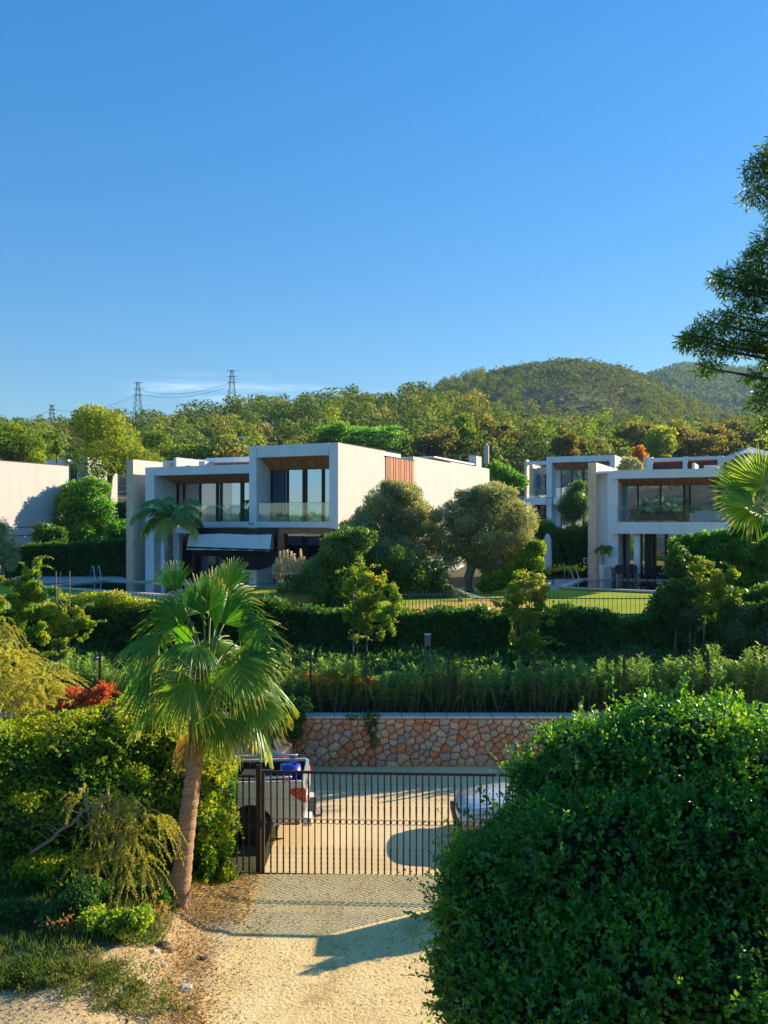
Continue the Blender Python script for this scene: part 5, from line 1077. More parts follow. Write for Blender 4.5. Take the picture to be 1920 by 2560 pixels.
def stones(x0, x1, z0, z1, s, yo, par, mat, seed=4, name='stone', proud=.07):
    q = random.Random(seed); pts = []
    tries = 0
    while tries < 9000 and len(pts) < int((x1-x0)*(z1-z0)/(s*s)*1.15):
        tries += 1; p = (q.uniform(x0, x1), q.uniform(z0, z1)); r_ = s*(q.uniform(1.15, 1.75) if q.random() < .22 else q.uniform(.45, 1.05))
        if all(((p[0]-a)/1.25)**2+(p[1]-b)**2 > (r_*.5+rb*.5)**2 for a, b, rb in pts): pts.append((p[0], p[1], r_))
    for p in pts:
        poly = [(x0, z0), (x1, z0), (x1, z1), (x0, z1)]
        for a in pts:
            if a is not p and abs(a[0]-p[0]) < s*3.4 and abs(a[1]-p[1]) < s*3.4: poly = clip(poly, p, a)
            if len(poly) < 3: break
        if len(poly) < 3: continue
        c = (sum(v[0] for v in poly)/len(poly), sum(v[1] for v in poly)/len(poly)); rad = sum(math.dist(v, c) for v in poly)/len(poly)
        k = max(.6, 1-.011/rad); P_ = []
        for i, v in enumerate(poly):          # cut corners so that stones look rounded
            w_ = poly[(i+1) % len(poly)]
            if math.dist(v, w_) < .02: continue
            for t in (.11, .89): P_.append((v[0]+(w_[0]-v[0])*t, v[1]+(w_[1]-v[1])*t))
        n = len(P_)
        if n < 5: continue
        o1 = [(c[0]+(v[0]-c[0])*k, yo, c[1]+(v[1]-c[1])*k) for v in P_]; pr = proud*q.uniform(.6, 1.2); tx, tz = q.uniform(-.12, .12), q.uniform(-.12, .12)
        o2 = [(c[0]+(v[0]-c[0])*k*.97, yo-pr*.7, c[1]+(v[1]-c[1])*k*.97) for v in P_]
        o3 = [(c[0]+(v[0]-c[0])*k*.72, yo-pr+tx*(v[0]-c[0])+tz*(v[1]-c[1])+q.uniform(-.008, .008), c[1]+(v[1]-c[1])*k*.72) for v in P_]
        m = MB(); m.add([(v[0]-c[0], v[1], v[2]-c[1]) for v in o1+o2+o3]+[(q.uniform(-.02, .02), yo-pr*1.05, 0)], [(i, (i+1) % n, n+(i+1) % n, n+i) for i in range(n)]+[(n+i, n+(i+1) % n, 2*n+(i+1) % n, 2*n+i) for i in range(n)]+[(2*n+i, 2*n+(i+1) % n, 3*n) for i in range(n)])
        o = m.build(name, mat, par); o.location = (c[0], 0, c[1])
stones(-3.6, 5.6, .0, 1.315, .215, -.02, e, M['stone'])
# ---------------------------------------------------------------- gate
ga = math.atan2(.28, 5.5)            # the gate runs slightly towards the viewer on its right
gx, gy = Xp(655, 16.72), 16.72
e = empty('sliding_gate', (gx, gy, 0), 'long dark sliding iron gate with a row of rings across its bars', 'gate', rz=-ga)
def gz(py): return H-(py-HY)*16.72/F
GL = 5.5; zt, zb, zr = gz(1926), gz(2184)-.01, gz(2051)
sbox('bottom_rail', M['gate'], e, .05, GL, -.03, .03, zb-.075, zb); sbox('top_rail', M['gate'], e, .05, GL, -.025, .025, zt-.045, zt)
sbox('end_post', M['gate'], e, -.01, .05, -.035, .035, zb-.076, zt+.003)
nb = 45; sp_ = (GL-.1)/nb
def twisted():
    m = MB(); r_ = .0112; z = zb; prev = None; ring = []; a = 0; L_ = zt-zb-.05
    st = []
    for s0, s1, tw in ((0, .04, 0), (.04, .30, 1), (.30, .46, 0), (.46, .52, 0), (.52, .68, 0), (.68, .93, 1), (.93, 1, 0)):
        k = 16 if tw else 1
        for i in range(k): st.append((s0+(s1-s0)*i/k, tw))
    st.append((1, 0)); vs = []; fs = []
    for i, (t, tw) in enumerate(st):
        if tw: a += .55
        rr_ = r_*(1.25 if tw else 1.1)
        for k in range(4): vs.append((rr_*1.3*math.cos(a+k*math.pi/2), rr_*1.3*math.sin(a+k*math.pi/2), zb+L_*t))
    for i in range(len(st)-1):
        for k in range(4): fs.append((i*4+k, i*4+(k+1) % 4, i*4+4+(k+1) % 4, i*4+4+k))
    m.add(vs, fs); return m
me = twisted().mesh('bar'); me.materials.append(M['gate'])
rg = MB(); rg.smooth = True; k = 20; rad = sp_*.5-.010
rv = []; rf = []
for i in range(k):
    for j in range(6):
        a, b = 6.283*i/k, 6.283*j/6; q = rad-.004+.007*math.cos(b); rv.append((q*math.cos(a), .011*math.sin(b), q*math.sin(a)))
for i in range(k):
    for j in range(6): rf.append((i*6+j, ((i+1) % k)*6+j, ((i+1) % k)*6+(j+1) % 6, i*6+(j+1) % 6))
rg.add(rv, rf); rme = rg.mesh('ring'); rme.materials.append(M['gate'])
kn = MB().box(-.016, .016, -.014, .014, -.02, .02).mesh('collar'); kn.materials.append(M['gate'])
for i in range(nb):
    x = .05+sp_*(i+1)
    o = link('bar', me, None, e); o.location = (x, 0, 0)
    o = link('ring', rme, None, e); o.location = (x-sp_/2, 0, zr)
    o = link('collar', kn, None, e); o.location = (x, 0, zr)
MB().hexa([(.72, -.05, .02), (.84, -.05, .02), (.84, .05, .02), (.72, .05, .02)], [(.66, -.03, zb-.076), (.90, -.03, zb-.076), (.90, .03, zb-.076), (.66, .03, zb-.076)]).build('wheel_bracket', M['gate'], e)
sbox('latch', M['gate'], e, -.02, .0, -.05, .05, .9, 1.05)
m = MB(); m.box(-1.4, 7.2, -.05, .05, .0, .03).box(-1.4, 7.2, -.012, .012, .03, .05); o = m.build('gate_track', M['rust']); o.location = (gx, gy-.02, .004); o.rotation_euler = (0, 0, -ga); tag(o, 'rusty steel track on the ground under the sliding gate', 'track')
sbox_ = MB().box(-1.6, 7.4, -.28, .26, -.03, .012).build('gate_threshold', M['lane']); sbox_.location = (gx, gy, .0); sbox_.rotation_euler = (0, 0, -ga); tag(sbox_, 'flat concrete strip that carries the gate track', None, None, 'structure')
# fixed panel left of the gate
e = empty('fixed_fence_panel', (gx-.08, gy, 0), 'narrow fixed iron panel between the sliding gate and the hedge', 'fence', rz=-ga)
z0, z1 = gz(2190), gz(1938)
sbox('post', M['gate'], e, -.045, .045, .05, .14, 0, gz(1915)); sbox('post', M['gate'], e, -1.12, -1.06, -.03, .03, 0, z1)
sbox('rail', M['gate'], e, -1.06, -.05, -.02, .02, z1-.04, z1); sbox('rail', M['gate'], e, -1.06, -.05, -.025, .025, z0-.05, z0)
for i in range(8):
    x = -.165-.117*i; o = link('bar', me, None, e); o.location = (x, 0, -.04)
    o = link('ring', rme, None, e); o.location = (x+.0585, 0, zr-.10)
# stone pier behind the palm trunk
e = empty('stone_pier', (Xp(500, 16.9), 16.9, 0), 'low stone pier almost swallowed by the climber right of the palm trunk', 'pier')
sbox('mortar_core', M['soil'], e, -.30, .34, -.1, .5, 0, .95); stones(-.32, .36, .02, .95, .2, -.1, e, M['stone'], 9)
e = empty('low_stone_wall', (Xp(400, 17.0), 17.0, 0), 'low stone wall in deep shade behind the palm trunk', 'wall'); sbox('mortar_core', M['soil'], e, -2.6, .42, -.1, .3, 0, .62); stones(-1.2, .42, .02, .6, .19, -.1, e, M['stone'], 10)
# unseen pier and shrub added to cast the shadow across the driveway
e = empty('shadow_pier', (3.85, 16.3, 0), 'unseen rendered pier added behind the big ficus to cast the driveway shadow', 'pier')
sbox('shaft', M['cream'], e, -.28, .28, -.26, .26, 0, 2.05); sbox('cap', M['stoneflat'], e, -.34, .34, -.32, .32, 2.05, 2.12); shrub('shadow_shrub', (4.2, 15.9, 0), [(4.2, 15.9, .8, .32, .32, .8), (4.15, 15.85, 1.6, .26, .28, .5), (4.1, 15.9, 2.1, .14, .16, .32)], 3500, .08, .05, M['ficus'], 'slim upright shrub beside the gate pier, hidden behind the big ficus', core=.8)
# ---------------------------------------------------------------- vehicles
def wheel(parent, x, y, r_=.37, w_=.24, side=-1):
    m = MB(); m.smooth = True; a, b = (y, y+w_*-side)
    s = -side; y0 = y
    m.lathe([(r_*.62, 0*s), (r_*.9, 0*s), (r_*.985, .03*s), (r_, .08*s), (r_, (w_-.05)*s), (r_*.95, w_*s), (r_*.6, w_*s)], 28, (x, y0, r_), 'y'); t = m.build('tyre', M['rubber'], parent)
    m = MB(); m.lathe([(.01, .02*s), (r_*.18, .015*s), (r_*.2, .05*s), (r_*.55, .06*s), (r_*.62, .01*s), (r_*.63, .12*s)], 20, (x, y0, r_), 'y'); m.build('rim', M['greymetal'], t)
    for i in range(6):
        an = 6.283*i/6; m = MB(); c_, s_ = math.cos(an), math.sin(an)
        m.hexa([(x+c_*.05-s_*.03, y0+.02*s, r_+s_*.05+c_*.03), (x+c_*.05+s_*.03, y0+.02*s, r_+s_*.05-c_*.03), (x+c_*.22+s_*.02, y0+.02*s, r_+s_*.22-c_*.02), (x+c_*.22-s_*.02, y0+.02*s, r_+s_*.22+c_*.02)],
               [(x+c_*.05-s_*.03, y0+.05*s, r_+s_*.05+c_*.03), (x+c_*.05+s_*.03, y0+.05*s, r_+s_*.05-c_*.03), (x+c_*.22+s_*.02, y0+.05*s, r_+s_*.22-c_*.02), (x+c_*.22-s_*.02, y0+.05*s, r_+s_*.22+c_*.02)]).build('spoke', M['greymetal'], t)
# pickup: origin at the rear near corner on the ground, body runs to -X
px_, py_ = -1.62, 18.15
e = empty('pickup_truck', (px_, py_, .01), 'white pickup truck with open load bed seen through the gate, red tail lights', 'pickup truck', rz=R(1.5))
def sidepanel(y, d):
    pts = [(-.06, .62), (0, .75), (.0, 1.0), (-.04, 1.32), (-.1, 1.36), (-1.75, 1.34), (-1.75, .52)]
    pts += [(-1.62, .5)]+[(-1.13+.47*math.cos(a), .40+.47*math.sin(a)) for a in [math.pi*(1-i/14) for i in range(15)]]+[(-.62, .44), (-.2, .50)]
    return MB().prism([(x, y, z) for x, z in pts], None, (0, d, 0))
sidepanel(0, .07).build('bed_side', M['carwhite'], e, .015); sidepanel(1.72, .07).build('bed_side', M['carwhite'], e, .015)
MB().hexa([(-.07, .075, .62), (.0, .075, .66), (.0, 1.715, .66), (-.07, 1.715, .62)], [(-.10, .075, 1.33), (-.03, .075, 1.34), (-.03, 1.715, 1.34), (-.10, 1.715, 1.33)]).build('tailgate', M['carwhite'], e, .012)
MB().box(.0, .02, .78, 1.02, 1.02, 1.14).build('tailgate_handle', M['black'], e); MB().box(-.01, .012, .7, 1.1, .74, .86).build('number_plate', M['stoneflat'], e)
sbox('bed_liner', M['black'], e, -1.74, -.12, 1.66, 1.715, .72, 1.3); sbox('bed_liner', M['black'], e, -1.74, -.12, .073, .1, .72, 1.3); sbox('bed_liner', M['black'], e, -1.76, -1.73, .1, 1.66, .72, 1.32); sbox('bed_floor', M['black'], e, -1.7, -.1, .08, 1.71, .70, .74)
MB().hexa([(-.05, .02, .40), (.14, .02, .42), (.14, 1.77, .42), (-.05, 1.77, .40)], [(-.05, .02, .60), (.12, .02, .58), (.12, 1.77, .58), (-.05, 1.77, .60)]).build('bumper', M['carwhite'], e, .02)
sbox('bumper_step', M['black'], e, .02, .17, .45, 1.35, .5, .6)
m = MB(); m.smooth = True; m.tube([(.05, .9, .36), (.2, .9, .34), (.28, .9, .36), (.3, .9, .43)], .03, 8); m.lathe([(.0, .43), (.03, .44), (.035, .47), (.0, .5)], 10, (.3, .9, 0)); m.build('tow_hitch', M['greymetal'], e)
for y in (-.006, 1.745):
    MB().prism([(-.3, y, 1.2), (-.33, y, 1.10), (-.04, y, .90), (.012, y, .92), (.012, y, 1.15), (-.03, y, 1.22)], None, (0, .07, 0)).build('tail_light', M['taillight'], e, .01)
    MB().prism([(-.05, y-.003, 1.13), (-.12, y-.003, 1.1), (-.10, y-.003, 1.03), (-.03, y-.003, 1.0)], None, (0, .01, 0)).build('indicator', M['amber'], e)
for y in (.035, 1.755):
    m = MB(); m.smooth = True; m.tube([(-1.65, y, 1.43), (-.28, y, 1.43)], .026, 10); m.build('chrome_rail', M['steel'], e)
    for x in (-1.55, -.95, -.38): sbox('rail_foot', M['amber'] if x == -.38 else M['black'], e, x-.04, x+.04, y-.02, y+.02, 1.35, 1.42)
# cab
ring = []
for x, zr_, zs_, wr in ((-1.78, 1.38, 1.2, .85), (-1.84, 1.78, 1.2, .72), (-2.1, 1.82, 1.2, .70), (-3.2, 1.80, 1.2, .70), (-3.75, 1.25, 1.18, .82), (-5.0, 1.08, 1.0, .80), (-5.2, .8, .8, .74)): ring.append((x, zr_, zs_, wr))
m = MB(); m.smooth = False; vs = []; cy = .895
for x, zr_, zs_, wr in ring: vs += [(x, cy-.84, .5), (x, cy-.88, .75), (x, cy-.88, min(zs_, zr_-.02)), (x, cy-wr, zr_-.03), (x, cy-wr*.8, zr_), (x, cy+wr*.8, zr_), (x, cy+wr, zr_-.03), (x, cy+.88, min(zs_, zr_-.02)), (x, cy+.88, .75), (x, cy+.84, .5)]
k = 10; m.add(vs, [(i*k+j, i*k+(j+1) % k, (i+1)*k+(j+1) % k, (i+1)*k+j) for i in range(len(ring)-1) for j in range(k)]+[tuple(range(k-1, -1, -1)), tuple(range(len(vs)-k, len(vs)))]); m.build('cab', M['carwhite'], e)
MB().hexa([(-1.775, cy-.65, 1.25), (-1.76, cy-.65, 1.25), (-1.76, cy+.65, 1.25), (-1.775, cy+.65, 1.25)], [(-1.85, cy-.58, 1.72), (-1.83, cy-.58, 1.72), (-1.83, cy+.58, 1.72), (-1.85, cy+.58, 1.72)]).build('rear_window', M['glassdark'], e)
for y, s in ((cy-.885, 0), (cy+.885, 0)):
    for a, b in ((-2.0, -2.6), (-2.68, -3.35)):
        d = 1 if y > cy else -1; MB().hexa([(a, y, 1.2), (b, y, 1.2), (b, y-d*.02, 1.2), (a, y-d*.02, 1.2)], [(a, y-d*.165, 1.74), (b, y-d*.165, 1.74), (b, y-d*.185, 1.74), (a, y-d*.185, 1.74)]).build('side_window', M['glassdark'], e)
for x in (-1.13, -4.25):
    wheel(e, x, .02, .39, .25, -1); wheel(e, x, 1.77, .39, .25, 1)
sbox('chassis', M['black'], e, -5.0, -.15, .3, 1.5, .35, .52); m = MB(); m.smooth = True; m.tube([(-.5, .3, .42), (-.15, .3, .4)], .035, 8); m.build('exhaust', M['greymetal'], e); sbox('door_gap', M['black'], e, -1.765, -1.752, -.004, .9, .55, 1.33); sbox('side_crease', M['greymetal'], e, -1.74, -.05, -.003, .0, .985, .992); sbox('fuel_cap', M['carwhite'], e, -1.62, -1.48, -.006, .0, 1.02, 1.16); sbox('mud_flap', M['black'], e, -.62, -.6, .05, .3, .12, .5)
o = empty('blue_barrel', (px_-.42, py_+1.05, .76), 'bright blue plastic barrel standing in the pickup load bed', 'barrel'); m = MB(); m.smooth = True; m.lathe([(.2, 0), (.24, .04), (.24, .2), (.255, .22), (.24, .24), (.24, .5), (.255, .52), (.24, .54), (.22, .66), (.0, .67)], 20); m.build('drum', M['blueplastic'], o); m = MB(); m.lathe([(.05, .67), (.05, .7), (0, .7)], 10, (.1, 0, 0)); m.build('lid', M['black'], o)
o = empty('storage_crate', (px_-1.15, py_+.85, .76), 'dark crate in the pickup load bed left of the blue barrel', 'crate'); sbox('body', M['black'], o, -.3, .3, -.4, .4, 0, .45, bevel=.02); sbox('lid', M['fabric_dark'], o, -.32, .32, -.42, .42, .451, .5, bevel=.01)
# loft car bodies
def car(name, loc, rz, label, st, paint, hw=.86, rear_light=None, front=False, group=None):
    e = empty(name, loc, label, 'car', group, rz=rz); vs = []; k = 12
    for x, zb_, zs_, zr_, ws, wr in st: vs += [(x, -ws*.92, zb_), (x, -ws, zb_+.18), (x, -ws, zs_-.18), (x, -ws*.94, zs_), (x, -wr, zr_-.06), (x, -wr*.7, zr_), (x, wr*.7, zr_), (x, wr, zr_-.06), (x, ws*.94, zs_), (x, ws, zs_-.18), (x, ws, zb_+.18), (x, ws*.92, zb_)]
    m = MB(); m.smooth = True; m.add(vs, [(i*k+j, i*k+(j+1) % k, (i+1)*k+(j+1) % k, (i+1)*k+j) for i in range(len(st)-1) for j in range(k)]+[tuple(range(k-1, -1, -1)), tuple(range(len(vs)-k, len(vs)))])
    o = m.build('body', paint, e); sd = o.modifiers.new('s', 'SUBSURF'); sd.levels = sd.render_levels = 2
    return e
# x=0 rear, negative towards the nose
sed = [(0.02, .45, .95, .98, .62, .5), (-.04, .32, .98, 1.02, .74, .6), (-.25, .25, 1.0, 1.10, .82, .62), (-.75, .22, .98, 1.40, .86, .60), (-1.4, .2, .96, 1.50, .88, .60), (-2.3, .2, .95, 1.47, .88, .60), (-3.0, .2, .93, 1.12, .88, .66), (-3.6, .22, .88, .95, .87, .70), (-4.15, .28, .78, .84, .82, .6), (-4.35, .38, .62, .68, .7, .5)]
e = car('hatchback_car', (-2.42, 22.3, .01), R(-8), 'grey brown car with red tail light parked behind the pickup, half hidden by palm fronds', sed, M['cargrey'])
MB().hexa([(-.18, -.55, 1.05), (-.18, .55, 1.05), (-.2, .55, 1.03), (-.2, -.55, 1.03)], [(-.72, -.5, 1.40), (-.72, .5, 1.40), (-.74, .5, 1.38), (-.74, -.5, 1.38)]).build('rear_window', M['glassdark'], e)
for s in (-1, 1):
    MB().prism([(.035, s*.42, .92), (.035, s*.72, .96), (-.1, s*.80, .96), (-.34, s*.865, .93), (-.30, s*.865, .82), (-.05, s*.80, .76), (.04, s*.66, .77), (.045, s*.46, .82)], None, (.02, s*.012, .0)).build('tail_light', M['taillight'], e, .006)
    MB().hexa([(-.95, s*.845, 1.0), (-2.6, s*.85, 1.0), (-2.6, s*.83, 1.0), (-.95, s*.83, 1.0)], [(-1.1, s*.68, 1.38), (-2.3, s*.68, 1.38), (-2.3, s*.66, 1.38), (-1.1, s*.66, 1.38)]).build('side_window', M['glassdark'], e)
    for x in (-.85, -3.5): wheel(e, x, s*.87, .32, .2, s)
sbox('number_plate', M['stoneflat'], e, .05, .06, -.26, .26, .58, .69); sbox('bumper', M['black'], e, -.02, .06, -.6, .6, .36, .46)
nose = [(-5.1, .42, .95, .98, .62, .5), (-5.0, .32, .98, 1.02, .8, .6), (-4.7, .25, 1.0, 1.36, .86, .62), (-4.0, .22, .98, 1.44, .88, .62), (-3.1, .2, .96, 1.42, .88, .62), (-2.3, .2, .94, 1.04, .88, .7), (-1.4, .22, .89, .97, .88, .72), (-.75, .24, .84, .9, .87, .72), (-.3, .3, .76, .8, .83, .66), (-.08, .34, .66, .7, .76, .56), (0, .42, .6, .63, .64, .46)]
nose = [(-a, *r) for a, *r in nose][::-1]
e = car('white_car', (1.52, 18.95, .01), 0, 'white car whose bonnet shows behind the gate and the big ficus', nose, M['carwhite'])
for s in (-1, 1):
    MB().prism([(.10, s*.62, .58), (.3, s*.80, .64), (.5, s*.86, .66), (.48, s*.865, .56), (.12, s*.74, .5)], None, (0, s*.012, .02)).build('headlight', M['lens'], e, .005)
    for x in (.85, 4.0): wheel(e, x, s*.87, .32, .2, s)
    MB().hexa([(2.6, s*.85, .98), (4.5, s*.85, 1.0), (4.5, s*.83, 1.0), (2.6, s*.83, .98)], [(3.1, s*.68, 1.32), (4.3, s*.68, 1.32), (4.3, s*.66, 1.32), (3.1, s*.66, 1.32)]).build('side_window', M['glassdark'], e)
MB().hexa([(2.3, -.66, 1.0), (2.3, .66, 1.0), (2.34, .66, .96), (2.34, -.66, .96)], [(3.0, -.56, 1.37), (3.0, .56, 1.37), (3.04, .56, 1.33), (3.04, -.56, 1.33)]).build('windscreen', M['glassdark'], e)
sbox('bumper', M['black'], e, -.05, .1, -.7, .7, .30, .48, bevel=.03)
# ---------------------------------------------------------------- palms
def fanblade(name, base, d, nrm, R_, par, mat, span=115, n=38, droop=.5, seed=0, cup=.25, split=.55, pet=None, tb=.45, thread=True):
    """pleated fan: segments joined near the hastula, split and drooping at the tips (local to par)"""
    q = random.Random(seed); d = Vector(d).normalized(); nrm = Vector(nrm); s = d.cross(nrm).normalized(); nrm = s.cross(d).normalized(); V_ = []; Q_ = []; T_ = []
    base = Vector(base); rs = [.03, .25, .45, split, .72, .86, 1.0]
    dth = R(span*2)/n
    for i in range(n):
        th = -R(span)+dth*(i+.5); Lk_ = R_*(1-.22*abs(th/R(span))**1.5)*q.uniform(.93, 1.05); dr = droop*q.uniform(.7, 1.4); tw = q.uniform(-.12, .12)
        o = len(V_); tt = tb+q.gauss(0, .12)
        for j, r_ in enumerate(rs):
            if r_ <= split: wdt = r_*dth*.5
            else: wdt = split*dth*.5*(1-((r_-split)/(1-split))**1.3)+.002/R_
            for kk, off in enumerate((-1, 0, 1)):
                ang = th+(off*wdt/max(r_, .03) if r_ <= split else off*wdt/r_)+(tw*(r_-split) if r_ > split else 0)
                v = base+(d*math.cos(ang)+s*math.sin(ang))*(Lk_*r_)
                v = v-nrm*(cup*R_*r_*r_*(.35+abs(math.sin(ang))*.65))+nrm*((.022*R_*(1 if off == 0 else -1))*min(1, r_/split)*(1 if r_ <= split else .6))
                x_ = max(0, r_-split*.8); v = v+Vector((0, 0, -dr*R_*(x_**1.6)*1.25))
                V_.append(v)
        for j in range(len(rs)-1):
            a = o+j*3
            for kk in (0, 1): Q_.append((a+kk, a+kk+1, a+3+kk+1, a+3+kk)); T_.append(tt+(.5 if j > 4 else (.12 if j > 3 else 0)))  # outer parts yellowed as painted backlight; last stretch is dead brown
    V_ = np.array([tuple(v) for v in V_]); return V_, np.array(Q_), np.clip(np.array(T_), 0, 1)
def frond(par, hub, tip, tdir, face, R_, mat, seed, petmat, droop=.5, span=115, cup=.25, tb=.45, sag=.15, n=38, pr=.017):
    """petiole from hub to tip, blade from tip along tdir facing 'face'"""
    hub, tip = Vector(hub), Vector(tip); mid = hub.lerp(tip, .5)+Vector((0, 0, sag*(tip-hub).length))
    V_, Q_, T_ = fanblade('f', tip, tdir, face, R_, par, mat, span, n, droop, seed, cup, tb=tb)
    me = npmesh('frond', V_, Q_, T_); me.materials.append(mat); o = link('frond', me, None, par)
    m = MB(); m.smooth = True; P = [hub, hub.lerp(mid, .5)*1+Vector((0, 0, 0)), mid, mid.lerp(tip, .5)+Vector((0, 0, sag*.2)), tip]; m.tube(P, [pr*1.6, pr*1.2, pr, pr*.85, pr*.6], 5); m.build('petiole', petmat, o); return o
M['petiole'] = simple('palm_petiole', (.18, .22, .05), .5, var=.3, scale=6)
M['fibre'] = simple('brown_leaf_base_fibre', (.24, .11, .05), .95, var=.5, scale=14, bmp=1)
def trunkmat():
    m, nt, b = newmat('ringed_palm_trunk'); n1 = noisen(nt, 6, 5, .7, dist=.6, sc=(.7, .7, 7)); n2 = noisen(nt, 3, 4)
    nt.links.new(ramp(nt, n1, [(.24, .12, .06), (.50, .29, .16), (.68, .44, .27)], [.32, .5, .68]), b.inputs['Base Color']); b.inputs['Roughness'].default_value = .95; bump(nt, b, n1, 1, .05); return m
M['palmtrunk'] = trunkmat()
DP = 14.85; k_ = DP/F
fp = empty('fan_palm', (Xp(447, DP), DP, gh(Xp(447, DP), DP)), 'big fan palm with leaning ringed trunk in the foreground left of the gate', 'palm tree'); fo = Vector(fp.location)
def L(px, py, dd=0): v = Wp(px, py, DP+dd); v.z -= 0; return v-fo
pts = [L(445, 2330), L(446, 2300), L(449, 2250), L(455, 2180), L(463, 2100), L(472, 2020), L(482, 1950), L(490, 1880), L(500, 1800), L(510, 1740), L(518, 1700)]
pts[0] = Vector((pts[0].x, 0, -.15)); rad = [.25, .215, .18, .162, .152, .145, .14, .13, .13, .13, .09]
m = MB(); m.smooth = True; PP = []; RR = []
for i in range(len(pts)-1):
    kk = 14
    for j in range(kk): t = j/kk; r_ = rad[i]*(1-t)+rad[i+1]*t; PP.append(pts[i].lerp(pts[i+1], t)); RR.append(r_*(1+.035*math.sin((len(PP))*1.3)+.02*random.uniform(-1, 1)))
m.tube(PP, RR, 20); m.build('trunk', M['palmtrunk'], fp)
# brown leaf bases and hanging dead skirt
n_ = 620; a = rng.uniform(0, 6.283, n_); t = rng.random(n_)**.8; z1_ = L(510, 1690).z; z0_ = L(482, 1880).z; zz = z0_+(z1_-z0_)*t
cx_ = np.interp(zz, [p.z for p in pts], [p.x for p in pts]); r_ = .13+.05*t
P = np.stack([cx_+r_*np.cos(a), r_*np.sin(a), zz], 1); D_ = np.stack([np.cos(a)*.12, np.sin(a)*.12, -1+0*a], 1)+rng.normal(size=(n_, 3))*.1
leafobj('dead_leaf_skirt', P, D_, np.stack([np.cos(a), np.sin(a), .2+0*a], 1), rng.uniform(.2, .42, n_), .03, M['dry'], fp, tb=.4)
bx = MB(); q = random.Random(5)
for i in range(46):
    a = q.uniform(0, 6.28); t = q.random(); p = L(505+10*t, 1840-150*t); c_, s_ = math.cos(a), math.sin(a); b0 = p+Vector((c_*.13, s_*.13, 0)); w_ = .05
    b1 = b0+Vector((c_*.16, s_*.16, .22)); sd_ = Vector((-s_, c_, 0))
    bx.hexa([b0-sd_*w_, b0+sd_*w_, b0+sd_*w_+Vector((c_, s_, 0))*.03, b0-sd_*w_+Vector((c_, s_, 0))*.03], [b1-sd_*w_*.4, b1+sd_*w_*.4, b1+sd_*w_*.4+Vector((c_, s_, 0))*.02, b1-sd_*w_*.4+Vector((c_, s_, 0))*.02])
bx.build('old_leaf_bases', M['fibre'], fp)
hub = L(517, 1712)
# (blade base px,py, depth, dir px dx,dy(up +), depth, face, radius px, droop, span)
fr = [
 (440, 1480, .3, (-.3, 1, .1), (-.3, -.5, .8), 105, .2, 50, .1),
 (570, 1470, .3, (.35, 1, .2), (.3, -.5, .8), 105, .25, 50, .1),
 (530, 1500, .5, (.1, 1, .3), (0, -.5, .6), 115, .2, 45, .1),
 (507, 1535, -.35, (-.05, 1, .05), (0, -1, .12), 118, .15, 62, .1),
 (455, 1560, .3, (-.75, .9, .1), (-.3, -.5, 1), 150, .75, 80, .3),
 (560, 1560, .2, (.55, 1, .2), (.3, -.3, 1), 150, .6, 75, .3),
 (600, 1600, .0, (1, .75, .1), (.1, -.5, 1), 150, .85, 85, .3),
 (600, 1648, -.3, (1, .2, -.2), (-.1, -.6, 1), 140, .55, 95, .3),
 (580, 1662, -.75, (.25, -.8, -.5), (.0, -1, .35), 120, .35, 105, .2),
 (490, 1612, -.65, (-.5, -.1, -.8), (-.1, -.6, 1), 110, .75, 110, .3),
 (400, 1605, -.1, (-1, .05, -.1), (-.1, -.5, 1), 130, .85, 95, .4),
 (480, 1705, -.8, (-.45, -.8, -.4), (-.1, -1, .3), 130, .35, 100, .2),
 (395, 1680, -.3, (-.8, -.5, -.2), (-.4, -.7, .6), 130, .55, 95, .3),
 (540, 1775, -.6, (.05, -1, -.1), (.05, -1, .1), 135, .2, 60, .15),
 (625, 1745, -.3, (.6, -.7, -.3), (.4, -.8, .5), 130, .45, 95, .25),
 (640, 1700, .2, (1, -.4, .2), (.4, -.3, 1), 130, .65, 90, .3),
 (470, 1540, .8, (-.4, 1, .6), (0, -.2, 1), 140, .5, 80, .3),
 (550, 1520, .9, (.15, 1, .7), (.1, -.1, 1), 150, .4, 80, .3),
 (440, 1600, .9, (-.9, .5, .8), (-.2, .1, 1), 140, .7, 90, .3),
 (590, 1630, .9, (.8, .3, 1), (.2, .2, 1), 140, .7, 90, .3),
 (400, 1760, .4, (-.8, -.6, .4), (-.4, .2, .7), 120, .5, 90, .3),
 (620, 1790, .4, (.6, -.8, .4), (.5, .2, .6), 125, .5, 90, .3),
 (540, 1580, -.1, (.08, 1, 0), (1, -.35, .1), 150, .1, 32, .1),
 (470, 1620, .3, (-.6, 1, 0), (-.8, -.4, .5), 120, .5, 60, .3),
 (520, 1640, .6, (.1, .8, 1), (0, -.4, 1), 140, .6, 95, .3)]
for i, (bx_, by_, dd, dv, fc, rp, dr, spn, cp) in enumerate(fr):
    frond(fp, hub+Vector((0, 0, random.uniform(-.12, .12))), L(bx_, by_, dd), (dv[0], dv[2], dv[1]), (fc[0], fc[1], fc[2]), rp*k_*.93, M['palm'], i, M['petiole'], dr, spn, cp, tb=.35+.1*(dd > .3)+.04*(i % 3), n=26 if spn < 70 else 36)  # fronds behind the hub tinted yellower as painted backlight
deadf = [(445, 1680, .3, (-.2, -1, .1), 100), (470, 1830, .2, (-.25, -1, 0), 85), (590, 1790, .25, (.2, -1, 0), 100), (380, 1640, .4, (-.2, -1, .1), 90), (650, 1720, .5, (.3, -1, .2), 110), (555, 1800, .3, (.1, -1, .3), 90)]
